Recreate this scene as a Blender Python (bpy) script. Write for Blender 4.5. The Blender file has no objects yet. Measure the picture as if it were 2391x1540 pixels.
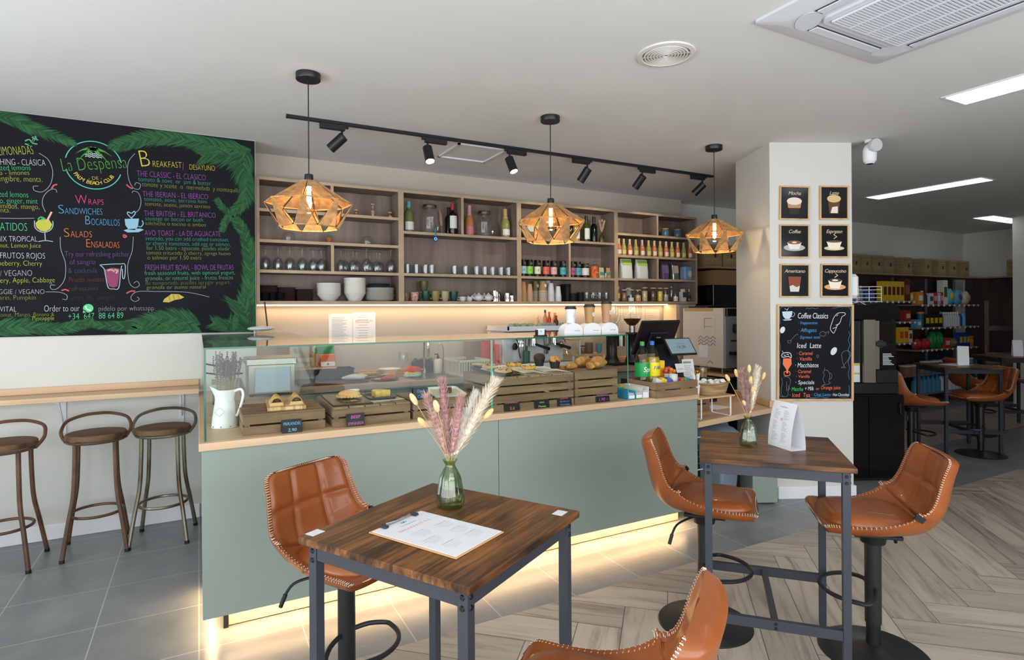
import bpy, math, random
from mathutils import Vector, Matrix, Euler
S = bpy.context.scene
COL = S.collection
R = math.radians
PI = math.pi
random.seed(7)
# ---------------------------------------------------------------- camera
FPX, YAW, ROLL = 1362.2, 0.49264, -0.0065
cam = bpy.data.cameras.new('camera'); camo = bpy.data.objects.new('camera', cam); COL.objects.link(camo)
cam.sensor_fit = 'HORIZONTAL'; cam.sensor_width = 36; cam.lens = 36 * FPX / 2391
cam.shift_y = -46.6 / 2391; cam.clip_start = .05
camo.location = (0, 0, 1.55)
camo.matrix_world = Matrix.Translation((0, 0, 1.55)) @ Matrix.Rotation(-YAW, 4, 'Z') @ Matrix.Rotation(PI / 2, 4, 'X') @ Matrix.Rotation(ROLL, 4, 'Z')
S.camera = camo
S.view_settings.view_transform = 'Standard'; S.view_settings.look = 'None'
S.view_settings.exposure = -0.12; S.view_settings.gamma = 1; S.view_settings.use_curve_mapping = False
S.cycles.use_denoising = True
S.cycles.max_bounces = 8; S.cycles.diffuse_bounces = 4; S.cycles.glossy_bounces = 4
S.cycles.transmission_bounces = 8; S.cycles.transparent_max_bounces = 24
S.cycles.caustics_reflective = False; S.cycles.caustics_refractive = False
S.cycles.sample_clamp_indirect = 6
H = 2.9                                             # ceiling height
# ---------------------------------------------------------------- daylight
W = bpy.data.worlds.new('sky'); S.world = W; W.use_nodes = True
bg = W.node_tree.nodes['Background']; bg.inputs[0].default_value = (.80, .90, 1.0, 1); bg.inputs[1].default_value = 2.2
def area(name, loc, rot, sx, sy, power, col=(1, 1, 1), portal=False):
    l = bpy.data.lights.new(name, 'AREA'); l.shape = 'RECTANGLE'; l.size = sx; l.size_y = sy; l.energy = power; l.color = col
    o = bpy.data.objects.new(name, l); COL.objects.link(o); o.location = loc; o.rotation_euler = rot
    if portal: l.cycles.is_portal = True
    return o
# daylight through the street windows (left wall and the wall behind the camera)
area('daylight_street', (.9, -1.76, 1.35), (R(132), 0, 0), 6.4, 2.1, 190, (.93, .96, 1.0))
area('daylight_side', (-2.9, 1.2, 1.3), (R(128), 0, R(-90)), 5.0, 2.0, 150, (.88, .94, 1.0))
area('daylight_high', (1.2, -1.74, 2.3), (R(48), 0, 0), 6.4, .5, 60, (.95, .97, 1.0))
sun = bpy.data.lights.new('sun', 'SUN'); sun.energy = 0; sun.angle = R(1)
# ---------------------------------------------------------------- helpers
def lin(h):
    h = h.lstrip('#'); c = [int(h[i:i + 2], 16) / 255 for i in (0, 2, 4)]
    return tuple((x / 12.92 if x <= .04045 else ((x + .055) / 1.055) ** 2.4) for x in c) + (1,)
MATS = {}
def mat(name, col='#808080', rough=.5, metal=0, spec=.5, trans=0, ior=1.45, emit=None, es=0, alpha=1, coat=0):
    if name in MATS: return MATS[name]
    m = bpy.data.materials.new(name); m.use_nodes = True; MATS[name] = m
    b = m.node_tree.nodes['Principled BSDF']; i = b.inputs
    i['Base Color'].default_value = lin(col); i['Roughness'].default_value = rough; i['Metallic'].default_value = metal
    i['Specular IOR Level'].default_value = spec; i['IOR'].default_value = ior
    i['Transmission Weight'].default_value = trans; i['Alpha'].default_value = alpha; i['Coat Weight'].default_value = coat
    if emit: i['Emission Color'].default_value = lin(emit); i['Emission Strength'].default_value = es
    return m
def C(col, rough=.5, **k):                          # plain colour by its hex
    return mat('paint_' + col.strip('#') + '_%02d' % int(rough * 100) + ''.join('_%s%s' % (a, b) for a, b in k.items()), col, rough, **k)
def nodes(m):
    nt = m.node_tree; return nt, nt.nodes, nt.links, nt.nodes['Principled BSDF']
def noisy(name, c1, c2, scale=(3, 3, 3), rough=.5, detail=4, lo=.35, hi=.65, c3=None, bump=0, rot=(0, 0, 0), spec=.5, metal=0, dist=0, coat=0):
    if name in MATS: return MATS[name]
    m = mat(name, c1, rough, metal, spec, coat=coat); nt, N, L, b = nodes(m)
    tc = N.new('ShaderNodeTexCoord'); mp = N.new('ShaderNodeMapping'); mp.inputs['Scale'].default_value = scale; mp.inputs['Rotation'].default_value = rot
    nz = N.new('ShaderNodeTexNoise'); nz.inputs['Scale'].default_value = 1; nz.inputs['Detail'].default_value = detail; nz.inputs['Distortion'].default_value = dist
    cr = N.new('ShaderNodeValToRGB'); e = cr.color_ramp.elements
    e[0].position = lo; e[0].color = lin(c1); e[1].position = hi; e[1].color = lin(c2)
    if c3: x = e.new((lo + hi) / 2); x.color = lin(c3)
    L.new(tc.outputs['Object'], mp.inputs['Vector']); L.new(mp.outputs[0], nz.inputs['Vector']); L.new(nz.outputs[0], cr.inputs[0]); L.new(cr.outputs[0], b.inputs['Base Color'])
    if bump:
        bp = N.new('ShaderNodeBump'); bp.inputs['Strength'].default_value = bump; bp.inputs['Distance'].default_value = .01
        L.new(nz.outputs[0], bp.inputs['Height']); L.new(bp.outputs[0], b.inputs['Normal'])
    return m
def glassy(name, tint='#ffffff', refl=.0, rough=0.0, fk=.55):
    """thin clear glass: see-through with a sheen that grows at grazing angles"""
    if name in MATS: return MATS[name]
    m = bpy.data.materials.new(name); m.use_nodes = True; MATS[name] = m
    nt = m.node_tree; N = nt.nodes; L = nt.links; N.clear()
    o = N.new('ShaderNodeOutputMaterial'); t = N.new('ShaderNodeBsdfTransparent'); g = N.new('ShaderNodeBsdfGlossy'); x = N.new('ShaderNodeMixShader')
    lw = N.new('ShaderNodeLayerWeight'); lw.inputs[0].default_value = .5; pw = N.new('ShaderNodeMath'); pw.operation = 'POWER'; pw.inputs[1].default_value = 5
    ma = N.new('ShaderNodeMath'); ma.operation = 'MULTIPLY_ADD'; ma.inputs[1].default_value = .95 * fk; ma.inputs[2].default_value = .045 * fk + refl; ma.use_clamp = True
    t.inputs[0].default_value = lin(tint); g.inputs[1].default_value = rough
    L.new(lw.outputs['Facing'], pw.inputs[0]); L.new(pw.outputs[0], ma.inputs[0]); L.new(ma.outputs[0], x.inputs[0]); L.new(t.outputs[0], x.inputs[1]); L.new(g.outputs[0], x.inputs[2]); L.new(x.outputs[0], o.inputs[0])
    return m
class MB:
    """collects shapes and links them as one mesh object"""
    def __init__(s): s.v = []; s.f = []; s.M = Matrix.Identity(4); s.st = []
    def push(s, M): s.st.append(s.M); s.M = s.M @ M; return s
    def pop(s): s.M = s.st.pop(); return s
    def add(s, vs, fs):
        n = len(s.v); M = s.M
        s.v += [tuple(M @ Vector(p)) for p in vs]; s.f += [tuple(n + i for i in f) for f in fs]; return s
    def box(s, x0, x1, y0, y1, z0, z1, b=0):
        if b <= 0:
            return s.add([(x, y, z) for x in (x0, x1) for y in (y0, y1) for z in (z0, z1)], [(0, 1, 3, 2), (4, 6, 7, 5), (0, 4, 5, 1), (2, 3, 7, 6), (0, 2, 6, 4), (1, 5, 7, 3)])
        c = ((x0 + x1) / 2, (y0 + y1) / 2, (z0 + z1) / 2); h = (abs(x1 - x0) / 2, abs(y1 - y0) / 2, abs(z1 - z0) / 2); b = min(b, .49 * min(h) * 2)
        vs = []; ix = {}
        for sx in (-1, 1):
            for sy in (-1, 1):
                for sz in (-1, 1):
                    sg = (sx, sy, sz)
                    for a in range(3):
                        ix[sg, a] = len(vs); vs.append(tuple(c[k] + sg[k] * (h[k] if k == a else h[k] - b) for k in range(3)))
        fs = []
        for a in range(3):
            p, q = (a + 1) % 3, (a + 2) % 3
            for sa in (-1, 1):
                def key(i, j): t = [0, 0, 0]; t[a] = sa; t[p] = i; t[q] = j; return ix[tuple(t), a]
                f = [key(-1, -1), key(1, -1), key(1, 1), key(-1, 1)]; fs.append(f if sa > 0 else f[::-1])
                for sp in (-1, 1):                  # the chamfer between faces a and p
                    t1 = [0, 0, 0]; t1[a] = sa; t1[p] = sp; t2 = list(t1); t1[q] = -1; t2[q] = 1; t1 = tuple(t1); t2 = tuple(t2)
                    f = [ix[t1, a], ix[t1, p], ix[t2, p], ix[t2, a]]; fs.append(f if sa * sp > 0 else f[::-1])
        for sg in [k for k in ix if k[1] == 0]:
            g = sg[0]; f = [ix[g, 0], ix[g, 1], ix[g, 2]]; fs.append(f if g[0] * g[1] * g[2] > 0 else f[::-1])
        return s.add(vs, fs)
    def cyl(s, p0, p1, r0, r1=None, n=16, cap=True):
        r1 = r0 if r1 is None else r1; p0 = Vector(p0); p1 = Vector(p1); d = (p1 - p0).normalized()
        a = d.orthogonal().normalized(); b = d.cross(a); vs = []
        for p, r in ((p0, r0), (p1, r1)):
            vs += [p + (a * math.cos(2 * PI * i / n) + b * math.sin(2 * PI * i / n)) * r for i in range(n)]
        fs = [(i, (i + 1) % n, n + (i + 1) % n, n + i) for i in range(n)]
        if cap: fs += [tuple(range(n))[::-1], tuple(range(n, 2 * n))]
        return s.add(vs, fs)
    def lathe(s, prof, n=24, c=(0, 0, 0), cap=True, lobes=0, la=0):
        vs = []; 
        for r, z in prof:
            for i in range(n):
                t = 2 * PI * i / n; k = r * (1 + (la * math.cos(lobes * t) if lobes else 0)); vs.append((c[0] + k * math.cos(t), c[1] + k * math.sin(t), c[2] + z))
        fs = [(j * n + i, j * n + (i + 1) % n, (j + 1) * n + (i + 1) % n, (j + 1) * n + i) for j in range(len(prof) - 1) for i in range(n)]
        if cap:
            if prof[0][0] > 1e-5: fs.append(tuple(range(n))[::-1])
            if prof[-1][0] > 1e-5: fs.append(tuple(range((len(prof) - 1) * n, len(prof) * n)))
        return s.add(vs, fs)
    def tube(s, pts, r, n=8, closed=False, cap=True):
        P = [Vector(p) for p in pts]; m = len(P); vs = []; up = None
        rr = r if isinstance(r, (list, tuple)) else [r] * m
        for i in range(m):
            d = ((P[(i + 1) % m] - P[i - 1]) if closed else (P[min(i + 1, m - 1)] - P[max(i - 1, 0)]))
            d = d.normalized() if d.length > 1e-9 else Vector((0, 0, 1))
            if up is None: up = d.orthogonal().normalized()
            up = (up - d * up.dot(d)); up = up.normalized() if up.length > 1e-6 else d.orthogonal().normalized(); w = d.cross(up)
            vs += [P[i] + (up * math.cos(2 * PI * k / n) + w * math.sin(2 * PI * k / n)) * rr[i] for k in range(n)]
        fs = [(i * n + k, i * n + (k + 1) % n, ((i + 1) % m) * n + (k + 1) % n, ((i + 1) % m) * n + k) for i in range(m if closed else m - 1) for k in range(n)]
        if cap and not closed: fs += [tuple(range(n))[::-1], tuple(range((m - 1) * n, m * n))]
        return s.add(vs, fs)
    def prism(s, poly, z0, z1):
        n = len(poly); a = sum(poly[i][0] * poly[(i + 1) % n][1] - poly[(i + 1) % n][0] * poly[i][1] for i in range(n))
        if a < 0: poly = poly[::-1]
        return s.add([(x, y, z0) for x, y in poly] + [(x, y, z1) for x, y in poly], [tuple(range(n))[::-1], tuple(range(n, 2 * n))] + [(i, (i + 1) % n, n + (i + 1) % n, n + i) for i in range(n)])
    def ell(s, c, r, n=16, m=10, fn=None):
        r = r if isinstance(r, (tuple, list)) else (r, r, r); vs = [(c[0], c[1], c[2] - r[2])]
        for j in range(1, m):
            p = -PI / 2 + PI * j / m
            for i in range(n):
                t = 2 * PI * i / n; k = fn(t, p) if fn else 1; vs.append((c[0] + k * r[0] * math.cos(p) * math.cos(t), c[1] + k * r[1] * math.cos(p) * math.sin(t), c[2] + k * r[2] * math.sin(p)))
        vs.append((c[0], c[1], c[2] + r[2])); t = len(vs) - 1
        fs = [(0, 1 + (i + 1) % n, 1 + i) for i in range(n)] + [(t, t - n + i, t - n + (i + 1) % n) for i in range(n)]
        fs += [(1 + j * n + i, 1 + j * n + (i + 1) % n, 1 + (j + 1) * n + (i + 1) % n, 1 + (j + 1) * n + i) for j in range(m - 2) for i in range(n)]
        return s.add(vs, fs)
    def grid(s, fn, nu, nv, wrap=False):
        vs = [fn(i / nu, j / nv) for j in range(nv + 1) for i in range(nu + (0 if wrap else 1))]; k = nu + (0 if wrap else 1)
        return s.add(vs, [(j * k + i, j * k + (i + 1) % k, (j + 1) * k + (i + 1) % k, (j + 1) * k + i) for j in range(nv) for i in range(nu)])
    def quad(s, a, b, c, d): return s.add([a, b, c, d], [(0, 1, 2, 3)])
    def build(s, name, m, parent=None, sharp=35):
        me = bpy.data.meshes.new(name); me.from_pydata(s.v, [], s.f); me.materials.append(m)
        me.polygons.foreach_set('use_smooth', [True] * len(me.polygons)); me.set_sharp_from_angle(angle=R(sharp)); me.update()
        o = bpy.data.objects.new(name, me); COL.objects.link(o)
        if parent: o.parent = parent
        return o
def tag(o, label, cat, group=None, kind=None):
    o['label'] = label; o['category'] = cat
    if group: o['group'] = group
    if kind: o['kind'] = kind
    return o
def thing(name, label, cat, loc=(0, 0, 0), rz=0, group=None):
    o = bpy.data.objects.new(name, None); COL.objects.link(o); o.location = loc; o.rotation_euler = (0, 0, rz); o.empty_display_size = .05
    return tag(o, label, cat, group)
def one(name, mb, m, label, cat, loc=(0, 0, 0), rz=0, group=None):
    o = mb.build(name, m); o.location = loc; o.rotation_euler = (0, 0, rz); return tag(o, label, cat, group)
def struct(name, mb, m, parent=None, sharp=35):
    o = mb.build(name, m, parent, sharp); o['kind'] = 'structure'; return o
def dup(root, loc, rz=None, label=None, group=None):
    r = root.copy(); COL.objects.link(r); r.location = loc
    if rz is not None: r.rotation_euler = (0, 0, rz)
    if label: r['label'] = label
    if group: r['group'] = group
    for ch in list(root.children):
        c = ch.copy(); COL.objects.link(c); c.parent = r
        for g in ch.children:
            d = g.copy(); COL.objects.link(d); d.parent = c
    return r
NTH = ['first', 'second', 'third', 'fourth', 'fifth', 'sixth', 'seventh', 'eighth', 'ninth', 'tenth', 'eleventh', 'twelfth', 'thirteenth', 'fourteenth', 'fifteenth', 'sixteenth']
# lettering is queued and made into meshes once, at the end of the script
TXT = []
def text(parent, s, M, h, m, width=None, shear=0, align='LEFT', name='lettering', space=1.0, thin=0):
    """s written in the local xz plane of M (x along the writing, z up, facing -y)"""
    TXT.append((parent, s, M, h, m, width, shear, align, name, space, thin))
def flush_text():
    tmp = []
    for t in TXT:
        cu = bpy.data.curves.new('t', 'FONT'); cu.body = t[1]; cu.size = t[3] / .73; cu.shear = t[6]; cu.align_x = t[7]; cu.space_character = t[9]; cu.resolution_u = 3; cu.offset = t[10]
        o = bpy.data.objects.new('t', cu); COL.objects.link(o); tmp.append(o)
    bpy.context.view_layer.update(); dg = bpy.context.evaluated_depsgraph_get(); acc = {}
    for t, o in zip(TXT, tmp):
        me = bpy.data.meshes.new_from_object(o.evaluated_get(dg)); xs = [v.co.x for v in me.vertices]
        k = 1
        if t[5] and xs: k = t[5] / max(1e-6, max(xs) - (min(xs) if t[7] != 'LEFT' else 0))
        mb = acc.setdefault((t[0].name, t[4].name, t[8]), (MB(), t[0], t[4], t[8]))[0]
        mb.push(t[2] @ Matrix(((k, 0, 0, 0), (0, 0, 1, 0), (0, 1, 0, 0), (0, 0, 0, 1))))
        mb.add([tuple(v.co) for v in me.vertices], [tuple(p.vertices)[::-1] for p in me.polygons]); mb.pop()
        bpy.data.meshes.remove(me)
    for o in tmp: bpy.data.objects.remove(o)
    for mb, par, m, nm in acc.values(): mb.build(nm, m, par)
def ribbon(mb, pts, w, y=0):
    """a flat painted line through pts (x, z) in the plane y"""
    P = [Vector(p) for p in pts]; vs = []
    for i in range(len(P)):
        d = P[min(i + 1, len(P) - 1)] - P[max(i - 1, 0)]; d = d.normalized() if d.length > 1e-9 else Vector((1, 0)); n = Vector((-d.y, d.x)) * (w / 2)
        vs += [(P[i].x + n.x, y, P[i].y + n.y), (P[i].x - n.x, y, P[i].y - n.y)]
    mb.add(vs, [(2 * i, 2 * i + 2, 2 * i + 3, 2 * i + 1) for i in range(len(P) - 1)])
def flat(mb, pts, y=0): mb.add([(x, y, z) for x, z in pts], [tuple(range(len(pts)))])
def smooth(pts, k=6, closed=False):
    """Catmull-Rom through pts"""
    P = [Vector(p) for p in pts]; n = len(P); out = []
    for i in range(n if closed else n - 1):
        a, b, c, d = (P[(i - 1) % n], P[i], P[(i + 1) % n], P[(i + 2) % n]) if closed else (P[max(i - 1, 0)], P[i], P[i + 1], P[min(i + 2, n - 1)])
        for j in range(k):
            t = j / k; out.append(.5 * ((2 * b) + (c - a) * t + (2 * a - 5 * b + 4 * c - d) * t * t + (3 * b - a - 3 * c + d) * t ** 3))
    if not closed: out.append(P[-1])
    return out
def TR(x=0, y=0, z=0, rx=0, ry=0, rz=0): return Matrix.Translation((x, y, z)) @ Euler((rx, ry, rz)).to_matrix().to_4x4()

# ---------------------------------------------------------------- materials
def tiles():
    m = mat('grey_tile', '#808890', .32); nt, N, L, b = nodes(m)
    tc = N.new('ShaderNodeTexCoord'); mp = N.new('ShaderNodeMapping'); mp.inputs['Location'].default_value = (.008 + .4495 * 10, -3.04 + .47 * 12, 0)
    br = N.new('ShaderNodeTexBrick'); br.offset = 0; br.squash = 1
    for k, v in (('Scale', 1), ('Mortar Size', .0028), ('Mortar Smooth', .1), ('Brick Width', .4495), ('Row Height', .47), ('Bias', 0)): br.inputs[k].default_value = v
    nz = N.new('ShaderNodeTexNoise'); nz.inputs['Scale'].default_value = 2.6; nz.inputs['Detail'].default_value = 8; nz.inputs['Roughness'].default_value = .6
    n2 = N.new('ShaderNodeTexNoise'); n2.inputs['Scale'].default_value = 22; n2.inputs['Detail'].default_value = 6
    c1 = N.new('ShaderNodeValToRGB'); e = c1.color_ramp.elements; e[0].color = lin('#727679'); e[1].color = lin('#8b8d8f'); e[0].position = .3; e[1].position = .7
    L.new(tc.outputs['Object'], mp.inputs[0]); L.new(mp.outputs[0], br.inputs[0]); L.new(tc.outputs['Object'], nz.inputs[0]); L.new(tc.outputs['Object'], n2.inputs[0]); L.new(nz.outputs[0], c1.inputs[0])
    L.new(c1.outputs[0], br.inputs['Color1']); L.new(c1.outputs[0], br.inputs['Color2']); br.inputs['Mortar'].default_value = lin('#b0aeaa'); L.new(br.outputs[0], b.inputs['Base Color'])
    bp = N.new('ShaderNodeBump'); bp.inputs['Strength'].default_value = .12; bp.inputs['Distance'].default_value = .01; L.new(n2.outputs[0], bp.inputs['Height']); L.new(bp.outputs[0], b.inputs['Normal'])
    return m
def plaster(name, c, c2): return noisy(name, c, c2, (1.3, 1.3, 1.3), .9, 6, .3, .7, bump=.04, spec=.2)
WALL = plaster('wall_paint', '#cfccc5', '#d7d4cd'); CEIL = plaster('ceiling_paint', '#d9d8d6', '#dedddb'); SPLASH = plaster('greige_paint', '#bdb2a5', '#c3b9ad')
WHITE = C('#e9e9ea', .45); SAGE = noisy('sage_laminate', '#88938a', '#8c978e', (2, 2, 2), .42, 3); SAGE_D = C('#66776f', .5)
SHELFW = noisy('shelf_walnut_laminate', '#6b5b53', '#8c7b70', (9, 9, .9), .55, 6, .3, .7, c3='#7d6c62', dist=.4)
EDGEW = noisy('shelf_edge_oak', '#a58d72', '#b39b80', (8, 1, 8), .5, 4)
OAK = noisy('pale_oak_top', '#c29f7c', '#d6b592', (1.2, 14, 14), .42, 6, .3, .7, dist=.3)
OAKY = noisy('pale_oak_top_across', '#c29f7c', '#d6b592', (14, 1.2, 14), .42, 6, .3, .7, dist=.3)
GREYOAK = noisy('grey_oak_top', '#9a8470', '#b39b86', (1.5, 16, 10), .4, 6, .3, .7, dist=.3)
CRATEW = noisy('crate_wood', '#6e5540', '#94775a', (3, 26, 26), .75, 6, .3, .72, c3='#82674c', bump=.25, dist=.5)
CRATEY = noisy('crate_wood_across', '#7c6450', '#a08568', (26, 3, 26), .75, 6, .3, .72, bump=.25, dist=.5)
BLACK = C('#0d0d0f', .45); BLACKM = C('#1b1c1f', .38, metal=0); STEEL = mat('brushed_steel', '#96928a', .3, 1); CHROME = mat('chrome', '#d8d8d8', .08, 1); DARKGREY = C('#2b2d31', .5)
GLASS = glassy('clear_glass', '#fcfefd', .0); PANE = glassy('display_glass', '#fafdfb', .0, 0, .28); PANE_T = glassy('display_top_glass', '#f6fbf9', .0, 0, 1.0); GEDGE = C('#1f5e4c', .15, emit='#0f3a2d', es=0); GEDGE2 = C('#45a584', .15)
BOTTLE = glassy('drinking_glass', '#f8fafa', .01, .02, 1)
PAPER = C('#e6e6e9', .6); CHALKB = noisy('chalkboard_black', '#121317', '#17181c', (3, 3, 3), .75, 5, spec=.2); CARD = noisy('kraft_card', '#8d7558', '#a3896a', (6, 6, 2), .85, 4)
LED_W = mat('led_warm', '#ffffff', .5, emit='#ffcf94', es=7); LED_D = mat('led_daylight', '#ffffff', .5, emit='#f6f8ff', es=9)
# ---------------------------------------------------------------- the room
fl = MB(); fl.quad((-3, -1.8, 0), (12.6, -1.8, 0), (12.6, 5.6, 0), (-3, 5.6, 0)); struct('floor', fl, tiles())
def herringbone():
    m = mat('grey_oak_plank', '#a3988c', .45); nt, N, L, b = nodes(m)
    at = N.new('ShaderNodeAttribute'); at.attribute_name = 'grain'; mp = N.new('ShaderNodeMapping'); mp.inputs['Scale'].default_value = (1.5, 16, 1)
    nz = N.new('ShaderNodeTexNoise'); nz.inputs['Scale'].default_value = 1; nz.inputs['Detail'].default_value = 8; nz.inputs['Distortion'].default_value = .8; nz.inputs['Roughness'].default_value = .62
    n2 = N.new('ShaderNodeTexNoise'); n2.inputs['Scale'].default_value = .35; n2.inputs['Detail'].default_value = 2
    cr = N.new('ShaderNodeValToRGB'); e = cr.color_ramp.elements; e[0].position = .3; e[0].color = lin('#7f7469'); e[1].position = .68; e[1].color = lin('#b8ada0'); x = e.new(.5); x.color = lin('#b0a497')
    c2 = N.new('ShaderNodeValToRGB'); c2.color_ramp.elements[0].color = (.78, .77, .76, 1); c2.color_ramp.elements[1].color = (1.12, 1.1, 1.08, 1); c2.color_ramp.elements[0].position = .35; c2.color_ramp.elements[1].position = .65
    mx = N.new('ShaderNodeMix'); mx.data_type = 'RGBA'; mx.blend_type = 'MULTIPLY'; mx.inputs[0].default_value = 1
    L.new(at.outputs['Vector'], mp.inputs[0]); L.new(mp.outputs[0], nz.inputs[0]); L.new(at.outputs['Vector'], n2.inputs[0]); L.new(nz.outputs[0], cr.inputs[0]); L.new(n2.outputs[0], c2.inputs[0])
    L.new(cr.outputs[0], mx.inputs[6]); L.new(c2.outputs[0], mx.inputs[7]); L.new(mx.outputs[2], b.inputs['Base Color'])
    return m
def planks(x0, x1, y0, y1, z):
    """herringbone boards clipped to a rectangle; every board carries its own grain"""
    w, Ln, g = .215, 1.08, .0016; vs = []; fs = []; gr = []; a0 = R(-43); ca, sa = math.cos(a0), math.sin(a0)
    ox, oy = 3.494, 1.541
    def clip(poly, f):
        out = []
        for i in range(len(poly)):
            p, q = poly[i], poly[(i + 1) % len(poly)]; fp, fq = f(p), f(q)
            if fp >= 0: out.append(p)
            if (fp >= 0) != (fq >= 0): t = fp / (fp - fq); out.append((p[0] + (q[0] - p[0]) * t, p[1] + (q[1] - p[1]) * t))
        return out
    rnd = random.Random(3); K = 70
    for i in range(-K, K):
        for j in range(-14, 15):
            bx, by = i * w + j * Ln, i * w - j * Ln
            for X0, X1, Y0, Y1, hz in ((bx, bx + Ln, by, by + w, 1), (bx, bx + w, by + w, by + w + Ln, 0)):
                c = ((X0 + X1) / 2, (Y0 + Y1) / 2); wx, wy = ox + c[0] * ca - c[1] * sa, oy + c[0] * sa + c[1] * ca
                s1, s2 = rnd.random() * 40, rnd.random() * 40
                if wx < x0 - 1 or wx > x1 + 1 or wy < y0 - 1 or wy > y1 + 1: continue
                P = [(ox + x * ca - y * sa, oy + x * sa + y * ca) for x, y in ((X0 + g, Y0 + g), (X1 - g, Y0 + g), (X1 - g, Y1 - g), (X0 + g, Y1 - g))]
                for f in (lambda p: p[0] - x0, lambda p: x1 - p[0], lambda p: p[1] - y0, lambda p: y1 - p[1]):
                    if P: P = clip(P, f)
                if len(P) < 3: continue
                n = len(vs); vs += [(x, y, z) for x, y in P]; fs.append(tuple(range(n, n + len(P))))
                for x, y in P:
                    u = (x - ox) * ca + (y - oy) * sa; v = -(x - ox) * sa + (y - oy) * ca
                    gr += [u + s1, v + s2, 0] if hz else [v + s1, u + s2, 0]
    me = bpy.data.meshes.new('floor'); me.from_pydata(vs, [], fs); at = me.attributes.new('grain', 'FLOAT_VECTOR', 'POINT'); at.data.foreach_set('vector', gr)
    me.materials.append(herringbone()); o = bpy.data.objects.new('floor', me); COL.objects.link(o); o['kind'] = 'structure'
    bed = MB(); bed.box(x0, x1, y0, y1, -.01, z - .0012); struct('floor', bed, C('#565049', .8), o)
planks(-3, 12.6, -1.8, 2.62, .004); planks(6.2, 12.6, 3.53, 4.72, .004)
c = MB(); c.box(-3.1, 12.7, -1.9, 5.7, H, H + .1); struct('ceiling', c, CEIL)
w = MB(); w.box(-3.1, .40, 5.02, 5.7, 0, H); struct('wall_left', w, WALL)
w = MB(); w.box(.40, 5.30, 5.40, 5.7, 0, H); struct('wall_back', w, SPLASH)
w = MB(); w.box(5.035, 5.30, 5.165, 5.399, 0, 1.606); struct('trim_1', w, SPLASH)
w = MB(); w.box(5.30, 12.7, 5.55, 5.7, 0, H); struct('wall_pantry', w, WALL)
w = MB(); w.box(12.45, 12.7, -1.9, 5.55, 0, H); struct('wall_right', w, WALL)
def windowed(name, M, L, sill, head, wins, wid):
    """a wall along local x with window openings; frames and panes are its windows"""
    w = MB().push(M); w.box(0, L, -.12, 0, 0, sill); w.box(0, L, -.12, 0, head, H); x = 0
    for a, b in wins: w.box(x, a, -.12, 0, sill, head); x = b
    w.box(x, L, -.12, 0, sill, head); struct(name, w, WALL)
    for k, (a, b) in enumerate(wins):
        f = MB().push(M)
        for q in ((a, a + .05, sill, head), (b - .05, b, sill, head), (a, b, sill, sill + .05), (a, b, head - .05, head), ((a + b) / 2 - .025, (a + b) / 2 + .025, sill, head)): f.box(q[0], q[1], -.09, -.03, q[2], q[3])
        o = struct('window_%d' % (wid + k), f, DARKGREY); p = MB().push(M); p.box(a + .05, b - .05, -.065, -.055, sill + .05, head - .05); p.build('window_pane', GLASS, o)
windowed('wall_street', TR(12.6, -1.8, 0, 0, 0, PI), 15.6, .3, 2.6, [(8.4, 11.6), (11.7, 15.0)], 1)
windowed('wall_side', TR(-3, -1.8, 0, 0, 0, -PI / 2) @ Matrix.Scale(-1, 4, (1, 0, 0)), 7.5, .35, 2.6, [(.4, 3.0), (3.1, 5.6)], 3)
PA = math.atan2(2.89 - 3.19, 4.715 - 4.10); PIL = TR(4.10, 3.19, 0, 0, 0, PA)    # the pillar stands askew
w = MB().push(PIL); w.box(0, .684, 0, .65, 0, H); struct('wall_pillar', w, WALL)
w = MB(); w.box(10.87, 11.5, 3.6, 4.2, 0, H); struct('wall_column', w, WALL)
b = MB(); b.box(-3, 0, 5.005, 5.02, 0, .105, .004); struct('baseboard_left', b, WHITE)
b = MB().push(PIL); b.box(.05, .70, -.016, 0, 0, .10, .003); b.box(.684, .70, 0, .65, 0, .10, .003); struct('baseboard_pillar', b, WHITE)
b = MB(); b.box(10.85, 11.5, 3.585, 3.6, 0, .09); struct('baseboard_column', b, WHITE)
# ceiling: access hatch
h = MB(); X0, X1, Y0, Y1 = 1.85, 2.30, 4.34, 4.80
for q in ((X0, X1, Y0, Y0 + .02), (X0, X1, Y1 - .02, Y1), (X0, X0 + .02, Y0, Y1), (X1 - .02, X1, Y0, Y1)): h.box(*q, H - .012, H)
struct('trim_2', h, C('#dcdcdc', .5))
# ---------------------------------------------------------------- bar shelf units
ZB, ZC = (1.610, 1.637), (1.868, 1.893); YF, YB = 5.14, 5.385
def unit(name_lbl, x0, x1, ztop, boards, dividers):
    t = thing('shelf_unit', name_lbl, 'shelf unit', (0, 0, 0), 0, 'open wooden shelf units above the back counter'); T = .025; e = MB()
    for a, b in ((x0, x0 + T), (x1 - T, x1)):
        m = MB(); m.box(a, b, YF + .003, YB, ZB[0], ztop); m.build('side_panel', SHELFW, t); e.box(a, b, YF, YF + .003, ZB[0], ztop)
    for z0, z1, nm in [(ZB[0], ZB[1], 'bottom_panel'), (ztop - T, ztop, 'top_panel')] + [(z, z + T, 'shelf_board') for z in boards]:
        m = MB(); m.box(x0 + T, x1 - T, YF + .003, YB, z0, z1); m.build(nm, SHELFW, t); e.box(x0 + T, x1 - T, YF, YF + .003, z0, z1)
    for x, z0, z1 in dividers:
        m = MB(); m.box(x - T / 2, x + T / 2, YF + .003, YB, z0, z1); m.build('divider', SHELFW, t); e.box(x - T / 2, x + T / 2, YF, YF + .003, z0, z1)
    m = MB(); m.box(x0, x1, YB, YB + .012, ZB[0], ztop); m.build('back_panel', SHELFW, t); e.build('edge_band', EDGEW, t)
    return t
ZT = 2.65; SA, SB, SC = 2.368, 2.116, 1.868
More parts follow.
